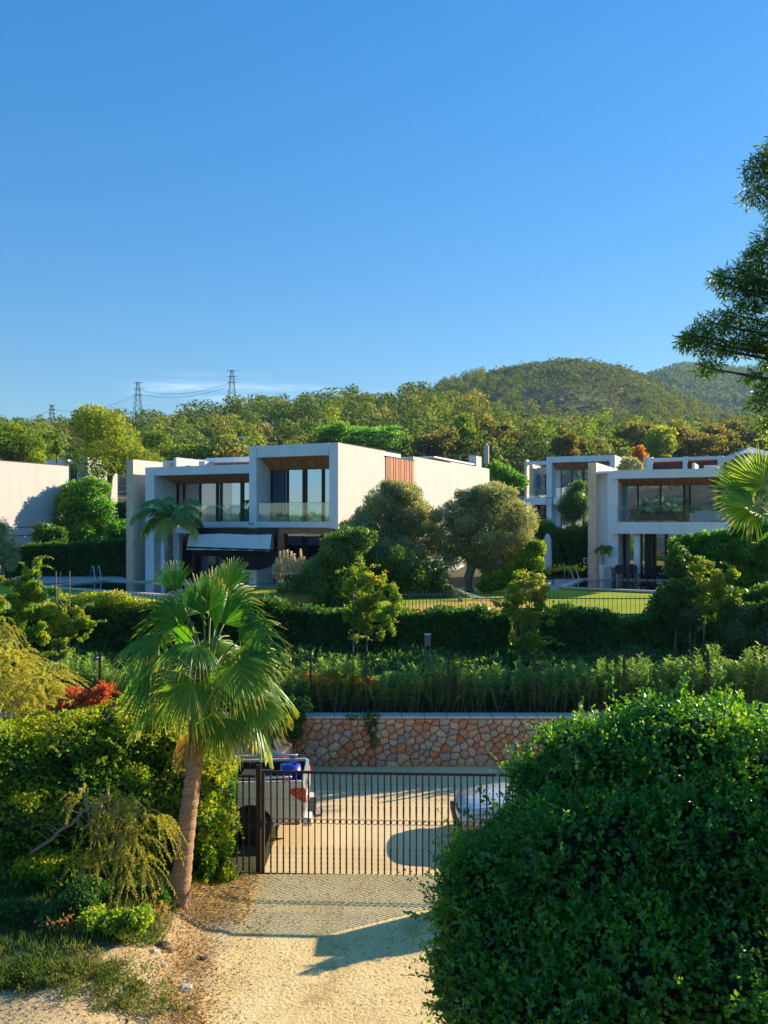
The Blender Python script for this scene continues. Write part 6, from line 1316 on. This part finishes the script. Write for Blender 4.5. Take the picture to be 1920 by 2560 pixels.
for i, (bx_, by_, dd, dv, rp) in enumerate(deadf):
    o = frond(fp, hub, L(bx_, by_, dd), (dv[0], dv[2], dv[1]), (dv[0]*.3, -.6, .2), rp*k_, M['dry'], 60+i, M['woodpost'], .9, 40, .4, tb=.5, n=22); o['label'] = 'dead brown hanging frond'
# arching flower stalk
m = MB(); m.tube([hub, L(600, 1632, .1), L(640, 1618, .1), L(662, 1625, .1), L(664, 1650, .1)], [.012, .01, .008, .012, .006], 5); m.build('flower_stalk', M['woodpost'], fp)
# feather palm by the left villa
def featherfrond(par, hub, az, el, Lf, seed, mat, leaf=.42, npair=58, bend=1.55, tb=.4, droop=1.0):
    q = random.Random(seed); c_, s_ = math.cos(az), math.sin(az); P = []; hub = Vector(hub); pos = hub.copy(); ang = el; st = Lf/14
    for i in range(15):
        P.append(pos.copy()); pos = pos+Vector((c_*math.cos(ang), s_*math.cos(ang), math.sin(ang)))*st; ang -= bend*(.5+i/14)/14*1.5
    m = MB(); m.smooth = True; m.tube(P, [.022*(1-.8*i/14) for i in range(15)], 4); o = m.build('frond', M['petiole'], par)
    B = []; D_ = []; Ls = []; sd_ = Vector((-s_, c_, 0))
    for i in range(npair):
        f = (.12+.88*i/npair)*14; j = min(13, int(f)); v = P[j].lerp(P[j+1], f-j); t_ = (P[j+1]-P[j]).normalized(); ll = leaf*math.sin(math.pi*(.12+.86*i/npair))**.6
        for s in (-1, 1):
            for w_ in (0,):
                d = sd_*s*(.8+q.uniform(-.2, .2))+t_*.55+Vector((0, 0, q.uniform(-.35, .15)))
                B.append(v); D_.append(d); Ls.append(ll*q.uniform(.85, 1.1))
    B = np.array([tuple(v) for v in B]); D_ = unit(np.array([tuple(v) for v in D_])); Ls = np.array(Ls); n = len(B); V_ = []; Q_ = []
    S_ = unit(np.cross(D_, np.array([[0, 0, 1.]])+rng.normal(size=(n, 3))*.3)); k = 4; W_ = .028
    for j in range(k+1):
        t = j/k; C_ = B+D_*(Ls*t)[:, None]; C_[:, 2] -= droop*Ls*t**2*.75; w_ = W_*(1-t**2)+.002; V_.append(C_-S_*w_); V_.append(C_+S_*w_)
    V_ = np.stack(V_, 1).reshape(-1, 3); base_ = np.arange(n)[:, None]*(2*(k+1)); Q_ = np.concatenate([base_+np.array([[2*j, 2*j+1, 2*j+3, 2*j+2]]) for j in range(k)])
    T_ = np.tile(np.clip(rng.normal(tb, .15, n), 0, 1), k); link('leaflets', npmesh('leaflets', V_, Q_, T_), mat, o)
def featherpalm(name, px, D, zb, pyhub, label, nf, Lf, leaf, tr, seed, cat='palm tree', els=(-.2, 1.3), wd=.02):
    e = empty(name, (Xp(px, D), D, zb), label, cat); hz_ = Zp(pyhub, D)-zb; m = MB(); m.smooth = True; n = 24
    m.tube([(0.02*math.sin(i*.9), 0, hz_*i/n-.1) for i in range(n+1)], [tr*(1.15-.3*i/n)*(1+.05*(i % 2)) for i in range(n+1)], 12); m.build('trunk', M['palebark'], e); q = random.Random(seed)
    for i in range(nf): featherfrond(e, (0, 0, hz_-.1), 6.283*i/nf*2.4+q.uniform(-.2, .2), els[0]+(els[1]-els[0])*((i*7 % nf)/nf), Lf*q.uniform(.85, 1.1), seed+i, M['queen'], leaf, tb=.3+.5*((i*7 % nf)/nf < .25))
    return e
featherpalm('feather_palm', 425, 47.2, 3.3, 1300, 'drooping feather palm beside the left pool before the left villa', 22, 2.35, .6, .17, 3, els=(.2, 1.55))
featherpalm('potted_palm', 1508, 51.4, 4.1, 1366, 'small feathery palm growing in the tall white pot', 10, .62, .2, .05, 5, 'palm', (-.1, 1.1))
featherpalm('feather_palm', 1935, 34, 3.3, 1150, 'feather palm just beyond the right edge, frond tips showing', 14, 2.6, .5, .15, 8, els=(-.1, 1.2))
rp = empty('fan_palm', (Xp(1945, 29.2), 29.2, 2.25), 'fan palm with stiff yellow green blades at the right edge', 'palm tree'); ro = Vector(rp.location); m = MB(); m.smooth = True
hb = Wp(1935, 1300, 29.2)-ro; m.tube([(0, 0, -.6), (0, 0, 1.5), hb], [.2, .17, .15], 12); m.build('trunk', M['palmtrunk'], rp)
for i, (bx_, by_, dv, fc, rpx, dd) in enumerate([(1885, 1265, (-1, .05, -.2), (-.1, -.9, .5), 110, -.3), (1880, 1240, (-.8, .7, 0), (-.1, -.9, .5), 120, .1), (1905, 1215, (-.2, 1, 0), (0, -.9, .4), 115, 0), (1950, 1230, (.7, .8, 0), (.1, -.9, .4), 110, 0), (1900, 1290, (-.7, .3, -.8), (-.1, -.6, .8), 100, -.5)]):
    kk = 29.2/F; frond(rp, hb, Wp(bx_, by_, 29.2+dd)-ro, (dv[0], dv[2], dv[1]), fc, rpx*kk*1.0, M['palm'], 90+i, M['petiole'], .12, 100, .12, tb=.7, n=30)
# ---------------------------------------------------------------- left foreground hedge, tamarisk and friends
D1 = 16.2
hb_ = pxblobs([(300, 1775, 60, 26, 17.0), (210, 1800, 50, 26, 16.8), (400, 1790, 60, 30, 17.1), (90, 1825, 60, 30, 16.4), (20, 1840, 50, 26, 16.2), (480, 1830, 40, 30, 17.1), (40, 1900, 150, 100, 16.0), (180, 1860, 150, 85, 16.4), (330, 1850, 130, 80, 16.8), (470, 1890, 110, 90, 17.0), (530, 1960, 56, 100, 16.9), (60, 2040, 160, 120, 15.6), (240, 2000, 160, 130, 16.0), (400, 2000, 120, 120, 16.6), (500, 2060, 90, 110, 16.9), (100, 2180, 170, 100, 15.4), (300, 2140, 120, 90, 16.0), (532, 2100, 40, 90, 16.8), (540, 2000, 38, 50, 16.75), (-120, 1950, 180, 180, 15.5), (535, 2185, 30, 40, 16.7), (572, 1925, 18, 14, 16.6)], D1, .95)
e = empty('climber_hedge', (Xp(300, D1), D1, .2), 'huge tangled yellow green hedge filling the left side up to the gate', 'hedge'); b = Vector(e.location); lb = [(x-b.x, y-b.y, z-b.z, a, c, d) for (x, y, z, a, c, d) in hb_]
crown('foliage', rough(lb, 5, 2, .95, .2, .4), 170000, .07, .05, M['hedge_yellow'], e, jit=1.1, tb=.30, tv=.14, topt=.6, inner=.5, cut=.5, out=.5, droop=.2, gap=.62); corepiece('shade_core', lb, .7, M['hedge_dark'], e)  # strong top tint paints the sunlit upper band of the hedge
rr = random.Random(8)     # loose shoots on its outline
P = []; Dn = []; m = MB()
for s in range(150):
    q0 = lb[rr.randrange(len(lb))]; a = rr.uniform(-.4, 3.5); p0 = Vector((q0[0]+math.cos(a)*q0[3]*.9, q0[1]-rr.random()*q0[4]*.9, q0[2]+math.sin(a)*q0[5]*.85)); d = Vector((math.cos(a)*.6+rr.uniform(-.5, .5), -.4, math.sin(a)*.8)).normalized(); L_ = rr.uniform(.15, .45)
    pp = [p0+d*L_*t/5-Vector((0, 0, .6*L_*(t/5)**2)) for t in range(6)]; m.tube(pp, .004, 3)
    for t in range(18): f = t/18*5; i = min(4, int(f)); P.append(tuple(pp[i].lerp(pp[i+1], f-i))); Dn.append((rr.uniform(-1, 1), rr.uniform(-1, 1), rr.uniform(-.6, .6)))
m.build('shoots', M['palebark'], e)['kind'] = 'stuff'; leafobj('shoot_leaves', np.array(P), np.array(Dn), rng.normal(size=(len(P), 3)), .06, .042, M['hedge_yellow'], e, tb=.65)
def tamarisk(name, base, tips, label, mat, n=160, Ls=.35, seed=1, sprays=26, droop=1.0, cat='shrub', tint=.5, lw=.012, ll=.05):
    """wiry branches that end in fine drooping sprays"""
    e = empty(name, base, label, cat); b = Vector(base); q = random.Random(seed); m = MB(); P = []; D_ = []; T = []
    for tp in tips:
        t0 = Vector(tp[:3])-b; r_ = tp[3]; mid = t0*.5+Vector((q.uniform(-.2, .2), q.uniform(-.2, .2), .25)); m.tube([(0, 0, 0), tuple(mid*.6), tuple(mid), tuple(t0)], [.028, .022, .016, .008], 5)
        for s in range(sprays):
            v = Vector(rng.normal(size=3)); v.normalize(); p0 = t0+v*r_*q.random()**.5; d = (v+Vector((0, 0, .3))+Vector((tp[4] if len(tp) > 4 else 0, 0, 0))).normalized(); L_ = Ls*q.uniform(.6, 1.4)
            pp = [p0+d*L_*(t/5)-Vector((0, 0, droop*L_*(t/5)**2)) for t in range(6)]; m.tube(pp, .0035, 3, cap=False)
            for k in range(70): f = k/70*5; i = min(4, int(f)); v2 = pp[i].lerp(pp[i+1], f-i); P.append(tuple(v2)); dd_ = (pp[i+1]-pp[i]).normalized()+Vector(rng.normal(size=3))*.55; D_.append(tuple(dd_)); T.append(tint+q.gauss(0, .15))
    m.build('branches', M['palebark'], e); leafobj('feathery_foliage', np.array(P), np.array(D_), rng.normal(size=(len(P), 3)), ll, lw, mat, e, np.clip(np.array(T), 0, 1)); return e
def tp(px, py, D, r_, sx=0): v = Wp(px, py, D); return (v.x, v.y, v.z, r_, sx)
tamarisk('tamarisk', (Xp(-40, 18.5), 18.5, .5), [tp(20, 1690, 18.5, .5, .5), tp(70, 1720, 18.4, .45, .6), tp(-20, 1740, 18.2, .6, .3), tp(60, 1770, 18.0, .45, .8), tp(110, 1750, 18.3, .35, .8), tp(20, 1800, 18, .5, .4), tp(90, 1800, 18.1, .3, .8), tp(40, 1660, 18.6, .3, .6), tp(-10, 1660, 18.6, .4, .6), tp(130, 1700, 18.6, .25, .8)], 'golden feathery tamarisk at the left edge above the hedge', M['tam'], sprays=60, Ls=.42, tint=.6, seed=3, droop=.6)
tamarisk('tamarisk', (Xp(250, 15.6), 15.6, 1.6), [tp(270, 2000, 14.4, .2), tp(310, 2010, 14.3, .2), tp(350, 2035, 14.3, .2), tp(300, 2060, 14.2, .26), tp(345, 2090, 14.2, .2), tp(240, 2080, 14.3, .22), tp(395, 2050, 14.3, .1, .5), tp(300, 2130, 14.1, .16), tp(200, 1990, 14.5, .16, -.5), tp(230, 2140, 14.1, .12), tp(355, 2150, 14.1, .1)], 'drooping olive green tamarisk spray in front of the hedge', M['tam'], sprays=17, Ls=.36, tint=.35, seed=5, droop=1.2)
tamarisk('tamarisk', (-13, 24, 1.3), [tp(0, 1565, 24, .2, .4), tp(25, 1585, 24, .15, .4)], 'tamarisk branch tip hanging in at the left edge before the climber', M['tam'], sprays=20, Ls=.5, tint=.4, seed=9, droop=1.2)
tamarisk('dried_shrub', (Xp(200, 17.5), 17.5, 1.4), [tp(185, 1750, 17.3, .12, .1), tp(225, 1745, 17.3, .13), tp(240, 1765, 17.3, .16), tp(215, 1775, 17.3, .18), tp(262, 1730, 17.3, .05, 0), tp(255, 1780, 17.3, .12), tp(150, 1778, 17.2, .08)], 'dried orange red feathery shrub on top of the hedge', M['redfern'], sprays=22, Ls=.2, tint=.5, seed=6, droop=.2, lw=.02, ll=.06)
# bare branch
P0 = [Wp(*a) for a in ((80, 2130, 13.9), (130, 2098, 13.8), (150, 2075, 13.8), (180, 2060, 13.7), (205, 2030, 13.7), (230, 2012, 13.7), (268, 2005, 13.8))]
e = empty('bare_branch', P0[0], 'bare pale branch lying across the front of the hedge', 'branch'); m = MB(); m.smooth = True; m.tube([p-P0[0] for p in P0], [.03, .028, .026, .022, .018, .014, .008], 7); m.build('main_stem', M['palebark'], e); q = random.Random(2)
for i in range(16):
    j = q.randrange(0, 6); s = P0[j].lerp(P0[j+1], q.random())-P0[0]; a = q.uniform(0, 6.28); dd = Vector((math.cos(a), -.2, math.sin(a)*.7)); L_ = q.uniform(.15, .5); MB().tube([s, s+dd*L_*.5+Vector((0, 0, .03)), s+dd*L_+Vector((0, 0, -.05))], [.007, .005, .002], 4).build('twig', M['palebark'], e)
# low plants on the bank
def bankz(x, y): return gh(x, y)+.04
def P2(px, py, z=.4): d = Dg(py, z); return Xp(px, d), d
gt = [(205, 2450, .16, .3, 'tuft of dry green grass on the lit dirt below the dead brown plant'), (285, 2430, .12, .26, 'grass tuft right of the larger tuft on the lit dirt'), (340, 2450, .08, .18, 'small green weed in the middle of the dirt bank')]
for i, (px, py, r_, h_, lab) in enumerate(gt):
    x, y = P2(px, py); tuft('grass_tuft', px, y, bankz(x, y)-.03, r_, h_, 260, M['grass'], lab, 'grass', .8, .004)
wn = 260; WP = []; WD = []; WT = []
for i in range(wn):
    px, py = (random.gauss(220, 90), random.gauss(2455, 26)) if i % 3 else (random.uniform(-20, 120), random.uniform(2440, 2500)); x, y = P2(px, py); hh = random.uniform(.05, .22); tb_ = random.random()
    for k in range(46): t = random.random(); WP.append((x+random.gauss(0, .05), y+random.gauss(0, .05), gh(x, y)+.03+hh*t)); WD.append((random.gauss(0, .7), random.gauss(0, .7), .7)); WT.append(.2+.6*tb_+random.gauss(0, .1))
tag(leafobj('weeds', np.array(WP), np.array(WD), rng.normal(size=(len(WP), 3)), rng.uniform(.03, .08, len(WP)), .014, M['grass'], None, np.clip(np.array(WT), 0, 1)), 'low weeds straggling over the lit dirt bank', None, None, 'stuff')
def low(name, px, py, D, bl, n, mat, lab, **k):
    x = Xp(px, D); return shrub(name, (x, D, gh(x, D)), pxblobs(bl, D, .3), n, .06, .045, M[mat], lab, trunk=.012, **k)
low('leafy_shrub', 280, 2400, 13.3, [(240, 2310, 40, 24), (290, 2300, 36, 22), (320, 2315, 40, 18), (260, 2345, 30, 26), (350, 2290, 36, 14), (225, 2290, 30, 20)], 6500, 'boug', 'low green shrub with yellow tips beside the palm foot', core=.3, tb=.3)
low('leafy_shrub', 80, 2380, 13.6, [(60, 2300, 90, 50), (160, 2280, 60, 40), (30, 2370, 80, 40), (130, 2350, 50, 30), (200, 2250, 50, 36), (-40, 2330, 90, 70)], 14000, 'hedge_dark', 'deep green undergrowth in the shade at the lower left', core=.7, tb=.45)
low('leafy_shrub', 300, 2300, 14.6, [(280, 2250, 60, 30), (340, 2240, 40, 24), (400, 2250, 30, 30), (220, 2220, 50, 30)], 8000, 'hedge_dark', 'dark leaves filling the shade left of the palm trunk', core=.6, tb=.4)
low('leafy_shrub', 540, 2260, 16.3, [(540, 2215, 30, 22), (520, 2235, 26, 14), (500, 2248, 26, 8), (560, 2190, 24, 24)], 5000, 'hedge_yellow', 'grassy creeper at the foot of the hedge by the gate', core=.2, tb=.5)
def dryplant(px, D, pts_, lab, seed):
    x = Xp(px, D); z = gh(x, D); e = empty('dead_plant', (x, D, z), lab, 'plant'); b = Vector((x, D, z)); q = random.Random(seed); P = []; m = MB()
    for (a, c, s) in pts_:
        t = Wp(a, c, D)-b; m.tube([(0, 0, 0), tuple(t*.5+Vector((.03, 0, .05))), tuple(t)], [.008, .006, .003], 4)
        for i in range(s): P.append(tuple(t+Vector(rng.normal(size=3)*.05)))
    m.build('stems', M['woodpost'], e); P = np.array(P); leafobj('withered_leaves', P, rng.normal(size=(len(P), 3))-np.array([0, 0, .5]), rng.normal(size=(len(P), 3)), .07, .03, M['dry'], e, tb=.3); return e
dryplant(180, 13.1, [(150, 2330, 70), (180, 2350, 120), (200, 2330, 90), (130, 2310, 30), (170, 2300, 40), (110, 2350, 20), (160, 2370, 90), (210, 2360, 60), (100, 2310, 8), (190, 2380, 60), (140, 2345, 50)], 'tangled dead brown plant on the bank at lower left', 3)
dryplant(388, 14.0, [(382, 2240, 20), (372, 2270, 18), (398, 2275, 20), (410, 2265, 14), (385, 2300, 8)], 'two withered stalks with curled leaves left of the palm foot', 4)
gn = 18000; gx_ = rng.uniform(-9, -3.4, gn); gy_ = rng.uniform(12.2, 16.2, gn); kp = gy_ > 12.35+.15*np.sin(gx_*4)+1.1*np.maximum(gx_+4.5, 0); gx_, gy_ = gx_[kp], gy_[kp]; gn = len(gx_)
P = np.stack([gx_, gy_, [gh(x, y)+.03 for x, y in zip(gx_, gy_)]], 1); D_ = rng.normal(size=(gn, 3))*.5; D_[:, 2] = 1
tag(leafobj('undergrowth', P, D_, rng.normal(size=(gn, 3)), rng.uniform(.08, .26, gn), .02, M['grass'], None, tb=.25), 'shaded grass and weeds under the left hedge', None, None, 'stuff')
# stones and litter on the bank
q = random.Random(12)
for i, (px, py, s, lab) in enumerate([(405, 2345, .10, 'grey rock at the foot of the palm'), (385, 2365, .07, 'smaller rock left below the palm foot'), (420, 2350, .06, 'rock touching the palm foot mound'), (410, 2385, .05, 'small rock in the middle of the dirt bank'), (505, 2395, .06, 'stone at the broken driveway edge'), (465, 2470, .09, 'dark lump at the broken driveway edge low down'), (480, 2520, .07, 'lowest stone along the driveway edge')]):
    x, y = P2(px, py, .35 if px < 450 else .1); bm = bmesh.new(); bmesh.ops.create_icosphere(bm, subdivisions=2, radius=s)
    for v in bm.verts: v.co = Vector((v.co.x*1.3, v.co.y, v.co.z*.7))*(1+.3*noise.noise(v.co*18+Vector((i, 0, 0))))
    me_ = bpy.data.meshes.new('rock'); bm.to_mesh(me_); bm.free(); o = link('rock', me_, M['stoneflat'] if i % 2 else M['soil']); o.location = (x, y, gh(x, y)+.03); tag(o, lab, 'rock', 'rocks on the dirt bank')
def litter(name, n, boxf, mat, label, L0, W0, zf):
    P = np.array([boxf() for _ in range(n)]); P[:, 2] = [zf(x, y) for x, y, _ in P]; D_ = rng.normal(size=(n, 3)); D_[:, 2] *= .25; Nn = rng.normal(size=(n, 3))*.35; Nn[:, 2] += 1
    L_ = L0*rng.uniform(.5, 1.4, n); o = leafobj(name, P, D_, Nn, L_, L_*W0, mat); return tag(o, label, None, None, 'stuff')
def bf():
    while True:
        px, py = random.uniform(330, 620), random.uniform(2190, 2560); y = Dg(py, .2); x = Xp(px, y)
        if random.random() < math.exp(-((px-(470+.02*(2300-py)))/60)**2): return (x, y, 0)
litter('leaf_litter', 3200, bf, M['dry'], 'brown dry leaves gathered along the broken driveway edge', .045, .5, lambda x, y: max(gh(x, y)+.05, .062)+random.random()*.02)
litter('leaf_litter', 1300, lambda: (random.uniform(-3.2, 2.5), random.uniform(9, 16.5), 0), M['dry'], 'scattered dry leaf scraps over the driveway', .03, .4, lambda x, y: .062+random.random()*.01)
litter('leaf_litter', 500, lambda: (random.uniform(-3, 3.5), random.uniform(17, 18.2)+random.random()**2*3, 0), M['dry'], 'scattered leaf scraps on the lane behind the gate', .03, .4, lambda x, y: .012)
litter('leaf_litter', 1500, lambda: (random.uniform(-3.6, -2.3), random.uniform(14.6, 16.6), 0), M['orangeleaf'], 'rust coloured fallen leaves between the palm foot and the gate', .05, .5, lambda x, y: max(gh(x, y)+.05, .062)+random.random()*.03)
litter('pebbles', 2500, lambda: (random.uniform(-6, -1.9), random.uniform(9.5, 15.5), 0), M['woodpost'], 'small clods and grit on the dirt bank', .035, .8, lambda x, y: max(gh(x, y)+.05, .062)+random.random()*.01)
# ---------------------------------------------------------------- big ficus at right
D2 = 9.6
fb_ = pxblobs([(1600, 1960, 210, 170, 10.5), (1445, 2000, 140, 120, 10.6), (1750, 1930, 240, 180, 10.2), (1340, 2140, 140, 100, 10.4), (1500, 2180, 260, 200, 9.4), (1800, 2180, 260, 220, 9.2), (1230, 2230, 120, 140, 10.0), (1330, 2400, 190, 180, 9.2), (1600, 2440, 260, 200, 8.6), (1850, 2480, 240, 220, 8.4), (1260, 2520, 140, 160, 9.0), (1180, 2330, 80, 120, 9.8), (1190, 2170, 70, 60, 10.3), (1950, 2050, 200, 260, 9.5), (1450, 1862, 80, 50, 10.8), (1350, 1965, 70, 46, 10.8), (1300, 2095, 60, 40, 10.4), (1640, 1830, 120, 70, 10.8), (1450, 2600, 260, 200, 8.4), (1150, 2450, 60, 90, 9.5)], D2, .85)
e = empty('ficus_tree', (Xp(1600, 10.2), 10.2, 0), 'huge dark glossy ficus filling the lower right foreground', 'tree'); b = Vector(e.location); lb = [(x-b.x, y-b.y, z-b.z, a, c, d) for (x, y, z, a, c, d) in fb_]
lbr = rough(lb, 6, 5, .92, .16, .34)
# leafy shoots: each shoot carries leaves along its length
ns = 11000; P, Nn, idx = blobpts(lbr, ns, .80, .6); P, Nn, idx = crowncut(P, Nn, idx, lbr, .8); ns = len(P); kf = (Nn[:, 1] < .45) & gaps(P, .55); P, Nn = P[kf], Nn[kf]; ns = len(P)
SD = Nn*.8+rng.normal(size=(ns, 3))*.55; SD[:, 2] += .45; SD = unit(SD); Ls_ = rng.uniform(.14, .34, ns)*np.where(rng.random(ns) < .13, 2.1, 1); LP = []; LD = []; LN = []; LT = []; LL = []
st_ = np.clip(rng.normal(.36, .18, ns), 0, 1); kk = 13
for i in range(kk):
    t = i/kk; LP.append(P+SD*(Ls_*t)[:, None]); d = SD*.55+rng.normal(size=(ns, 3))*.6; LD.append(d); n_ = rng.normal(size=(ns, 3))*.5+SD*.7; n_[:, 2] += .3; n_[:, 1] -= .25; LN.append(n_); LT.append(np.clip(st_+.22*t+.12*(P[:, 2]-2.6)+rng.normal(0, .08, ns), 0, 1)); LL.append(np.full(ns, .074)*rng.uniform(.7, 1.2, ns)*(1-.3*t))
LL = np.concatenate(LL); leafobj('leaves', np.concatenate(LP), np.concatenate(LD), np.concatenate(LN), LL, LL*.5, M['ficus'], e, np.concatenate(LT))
m = MB()
for i in range(0, ns, 3): m.tube([tuple(P[i]), tuple(P[i]+SD[i]*Ls_[i])], [.0035, .002], 3, cap=False)
m.build('twigs', M['palebark'], e)
crown('inner_leaves', lb, 52000, .078, .044, M['ficus'], e, jit=1, tb=.15, inner=.72, cut=.72); corepiece('shade_core', lb, .74, M['core'], e)
limbs((0, 0, 0), [q_[:3] for q_ in lb[:9]], .16, M['bark'], e, 'trunk')
# stray shoots over the driveway
def sprig(px, py, D, dx, dy, n, label, sc=1.):
    p = Wp(px, py, D); e = empty('ficus_sprig', p, label, 'branch', 'ficus shoots reaching over the driveway'); d = Vector((dx, -.1, dy)); pp = [d*t/5+Vector((0, 0, -.12*(t/5)**2*d.length)) for t in range(6)]; MB().tube(pp, [.006, .005, .005, .004, .003, .002], 4).build('twig', M['palebark'], e); P = []; D_ = []
    for k in range(n): f = k/n*5; i = min(4, int(f)); P.append(tuple(pp[i].lerp(pp[i+1], f-i)+Vector(rng.normal(size=3)*.012))); D_.append(tuple(d.normalized()*.6+Vector(rng.normal(size=3))*.7))
    leafobj('leaves', np.array(P), np.array(D_), rng.normal(size=(n, 3)), .075*sc, .04*sc, M['ficus'], e, tb=.3)
sprig(1130, 2300, 9.6, -.48, .16, 26, 'dark leafy shoot reaching left over the shadow on the driveway'); sprig(1120, 2440, 9.4, -.2, .3, 18, 'upright leafy shoot beside the driveway, second from the bottom'); sprig(1130, 2520, 9.2, -.3, .12, 22, 'lowest leafy shoot reaching over the driveway'); sprig(1190, 2050, 10.3, -.25, .22, 22, 'leafy shoot crossing the gate bars'); sprig(1230, 2010, 10.3, -.2, .25, 20, 'leafy shoot in front of the white car'); sprig(1370, 1850, 10.6, .1, .3, 16, 'leafy shoot on the top outline of the ficus'); sprig(1130, 2200, 9.9, -.3, -.05, 16, 'leafy shoot before the gate bottom rail')
# ---------------------------------------------------------------- overhanging tree at right
D3 = 12.
ob = pxblobs([(1905, 420, 55, 40), (1900, 480, 52, 34), (1940, 380, 40, 60), (1915, 610, 40, 48), (1890, 650, 45, 40), (1865, 690, 34, 30), (1830, 715, 38, 30), (1800, 690, 20, 24), (1890, 740, 60, 40), (1850, 790, 60, 40), (1790, 810, 55, 34), (1740, 840, 40, 34), (1780, 870, 55, 26), (1850, 860, 60, 40), (1910, 840, 50, 50), (1770, 920, 32, 22), (1720, 850, 18, 26), (1910, 700, 50, 40), (1925, 970, 36, 36), (1900, 1010, 30, 26), (1930, 1060, 36, 32), (1880, 940, 16, 14), (1935, 900, 30, 30), (1960, 800, 60, 200), (1960, 500, 50, 120)], D3, .4)
e = empty('narrow_leaved_tree', (4.8+1.5, D3+.3, 0), 'dark narrow leaved tree hanging in from the right edge against the sky', 'tree'); b = Vector(e.location); lb = [(x-b.x, y-b.y, z-b.z, a, c, d) for (x, y, z, a, c, d) in ob]
lb = [(x, y, z, a*.86, c_, d_*.86) for (x, y, z, a, c_, d_) in lb]
crown('foliage', lb, 14500, .11, .019, M['acacia'], e, jit=1.1, tb=.4, inner=.2, cut=.1, out=.4, droop=.25, topt=.05)
hubp = Vector((.1, 0, 6.)); m = MB(); m.smooth = True; m.tube([(0, 0, -.1), (.1, 0, 2), (0, .1, 4.5), tuple(hubp), (.2, 0, 9), (.3, 0, 11)], [.28, .22, .18, .15, .1, .05], 10)
for q_ in lb[:21]:
    t = Vector(q_[:3]); s = Vector((.15, 0, max(3.5, min(10, t.z-.6)))); m.tube([s, s.lerp(t, .5)+Vector((0, 0, .15)), t, t+(t-s)*.1], [.05, .03, .012, .005], 5)
m.build('trunk', M['bark'], e)
# ---------------------------------------------------------------- haze
sbox_ = MB().box(-1900, 1900, -1300, 1650, -60, 275).build('haze', None); hm, nt_, b_ = newmat('thin_air'); nt_.nodes.remove(b_); pv = nt_.nodes.new('ShaderNodeVolumePrincipled')
pv.inputs['Density'].default_value = .00013; pv.inputs['Color'].default_value = (.45, .7, 1, 1); pv.inputs['Anisotropy'].default_value = .2
nt_.links.new(pv.outputs[0], nt_.nodes['Material Output'].inputs[1]); sbox_.data.materials.append(hm); tag(sbox_, 'thin blue haze in the air', None, None, 'stuff')
# garden ground bottom check: deepest ground is above the haze floor
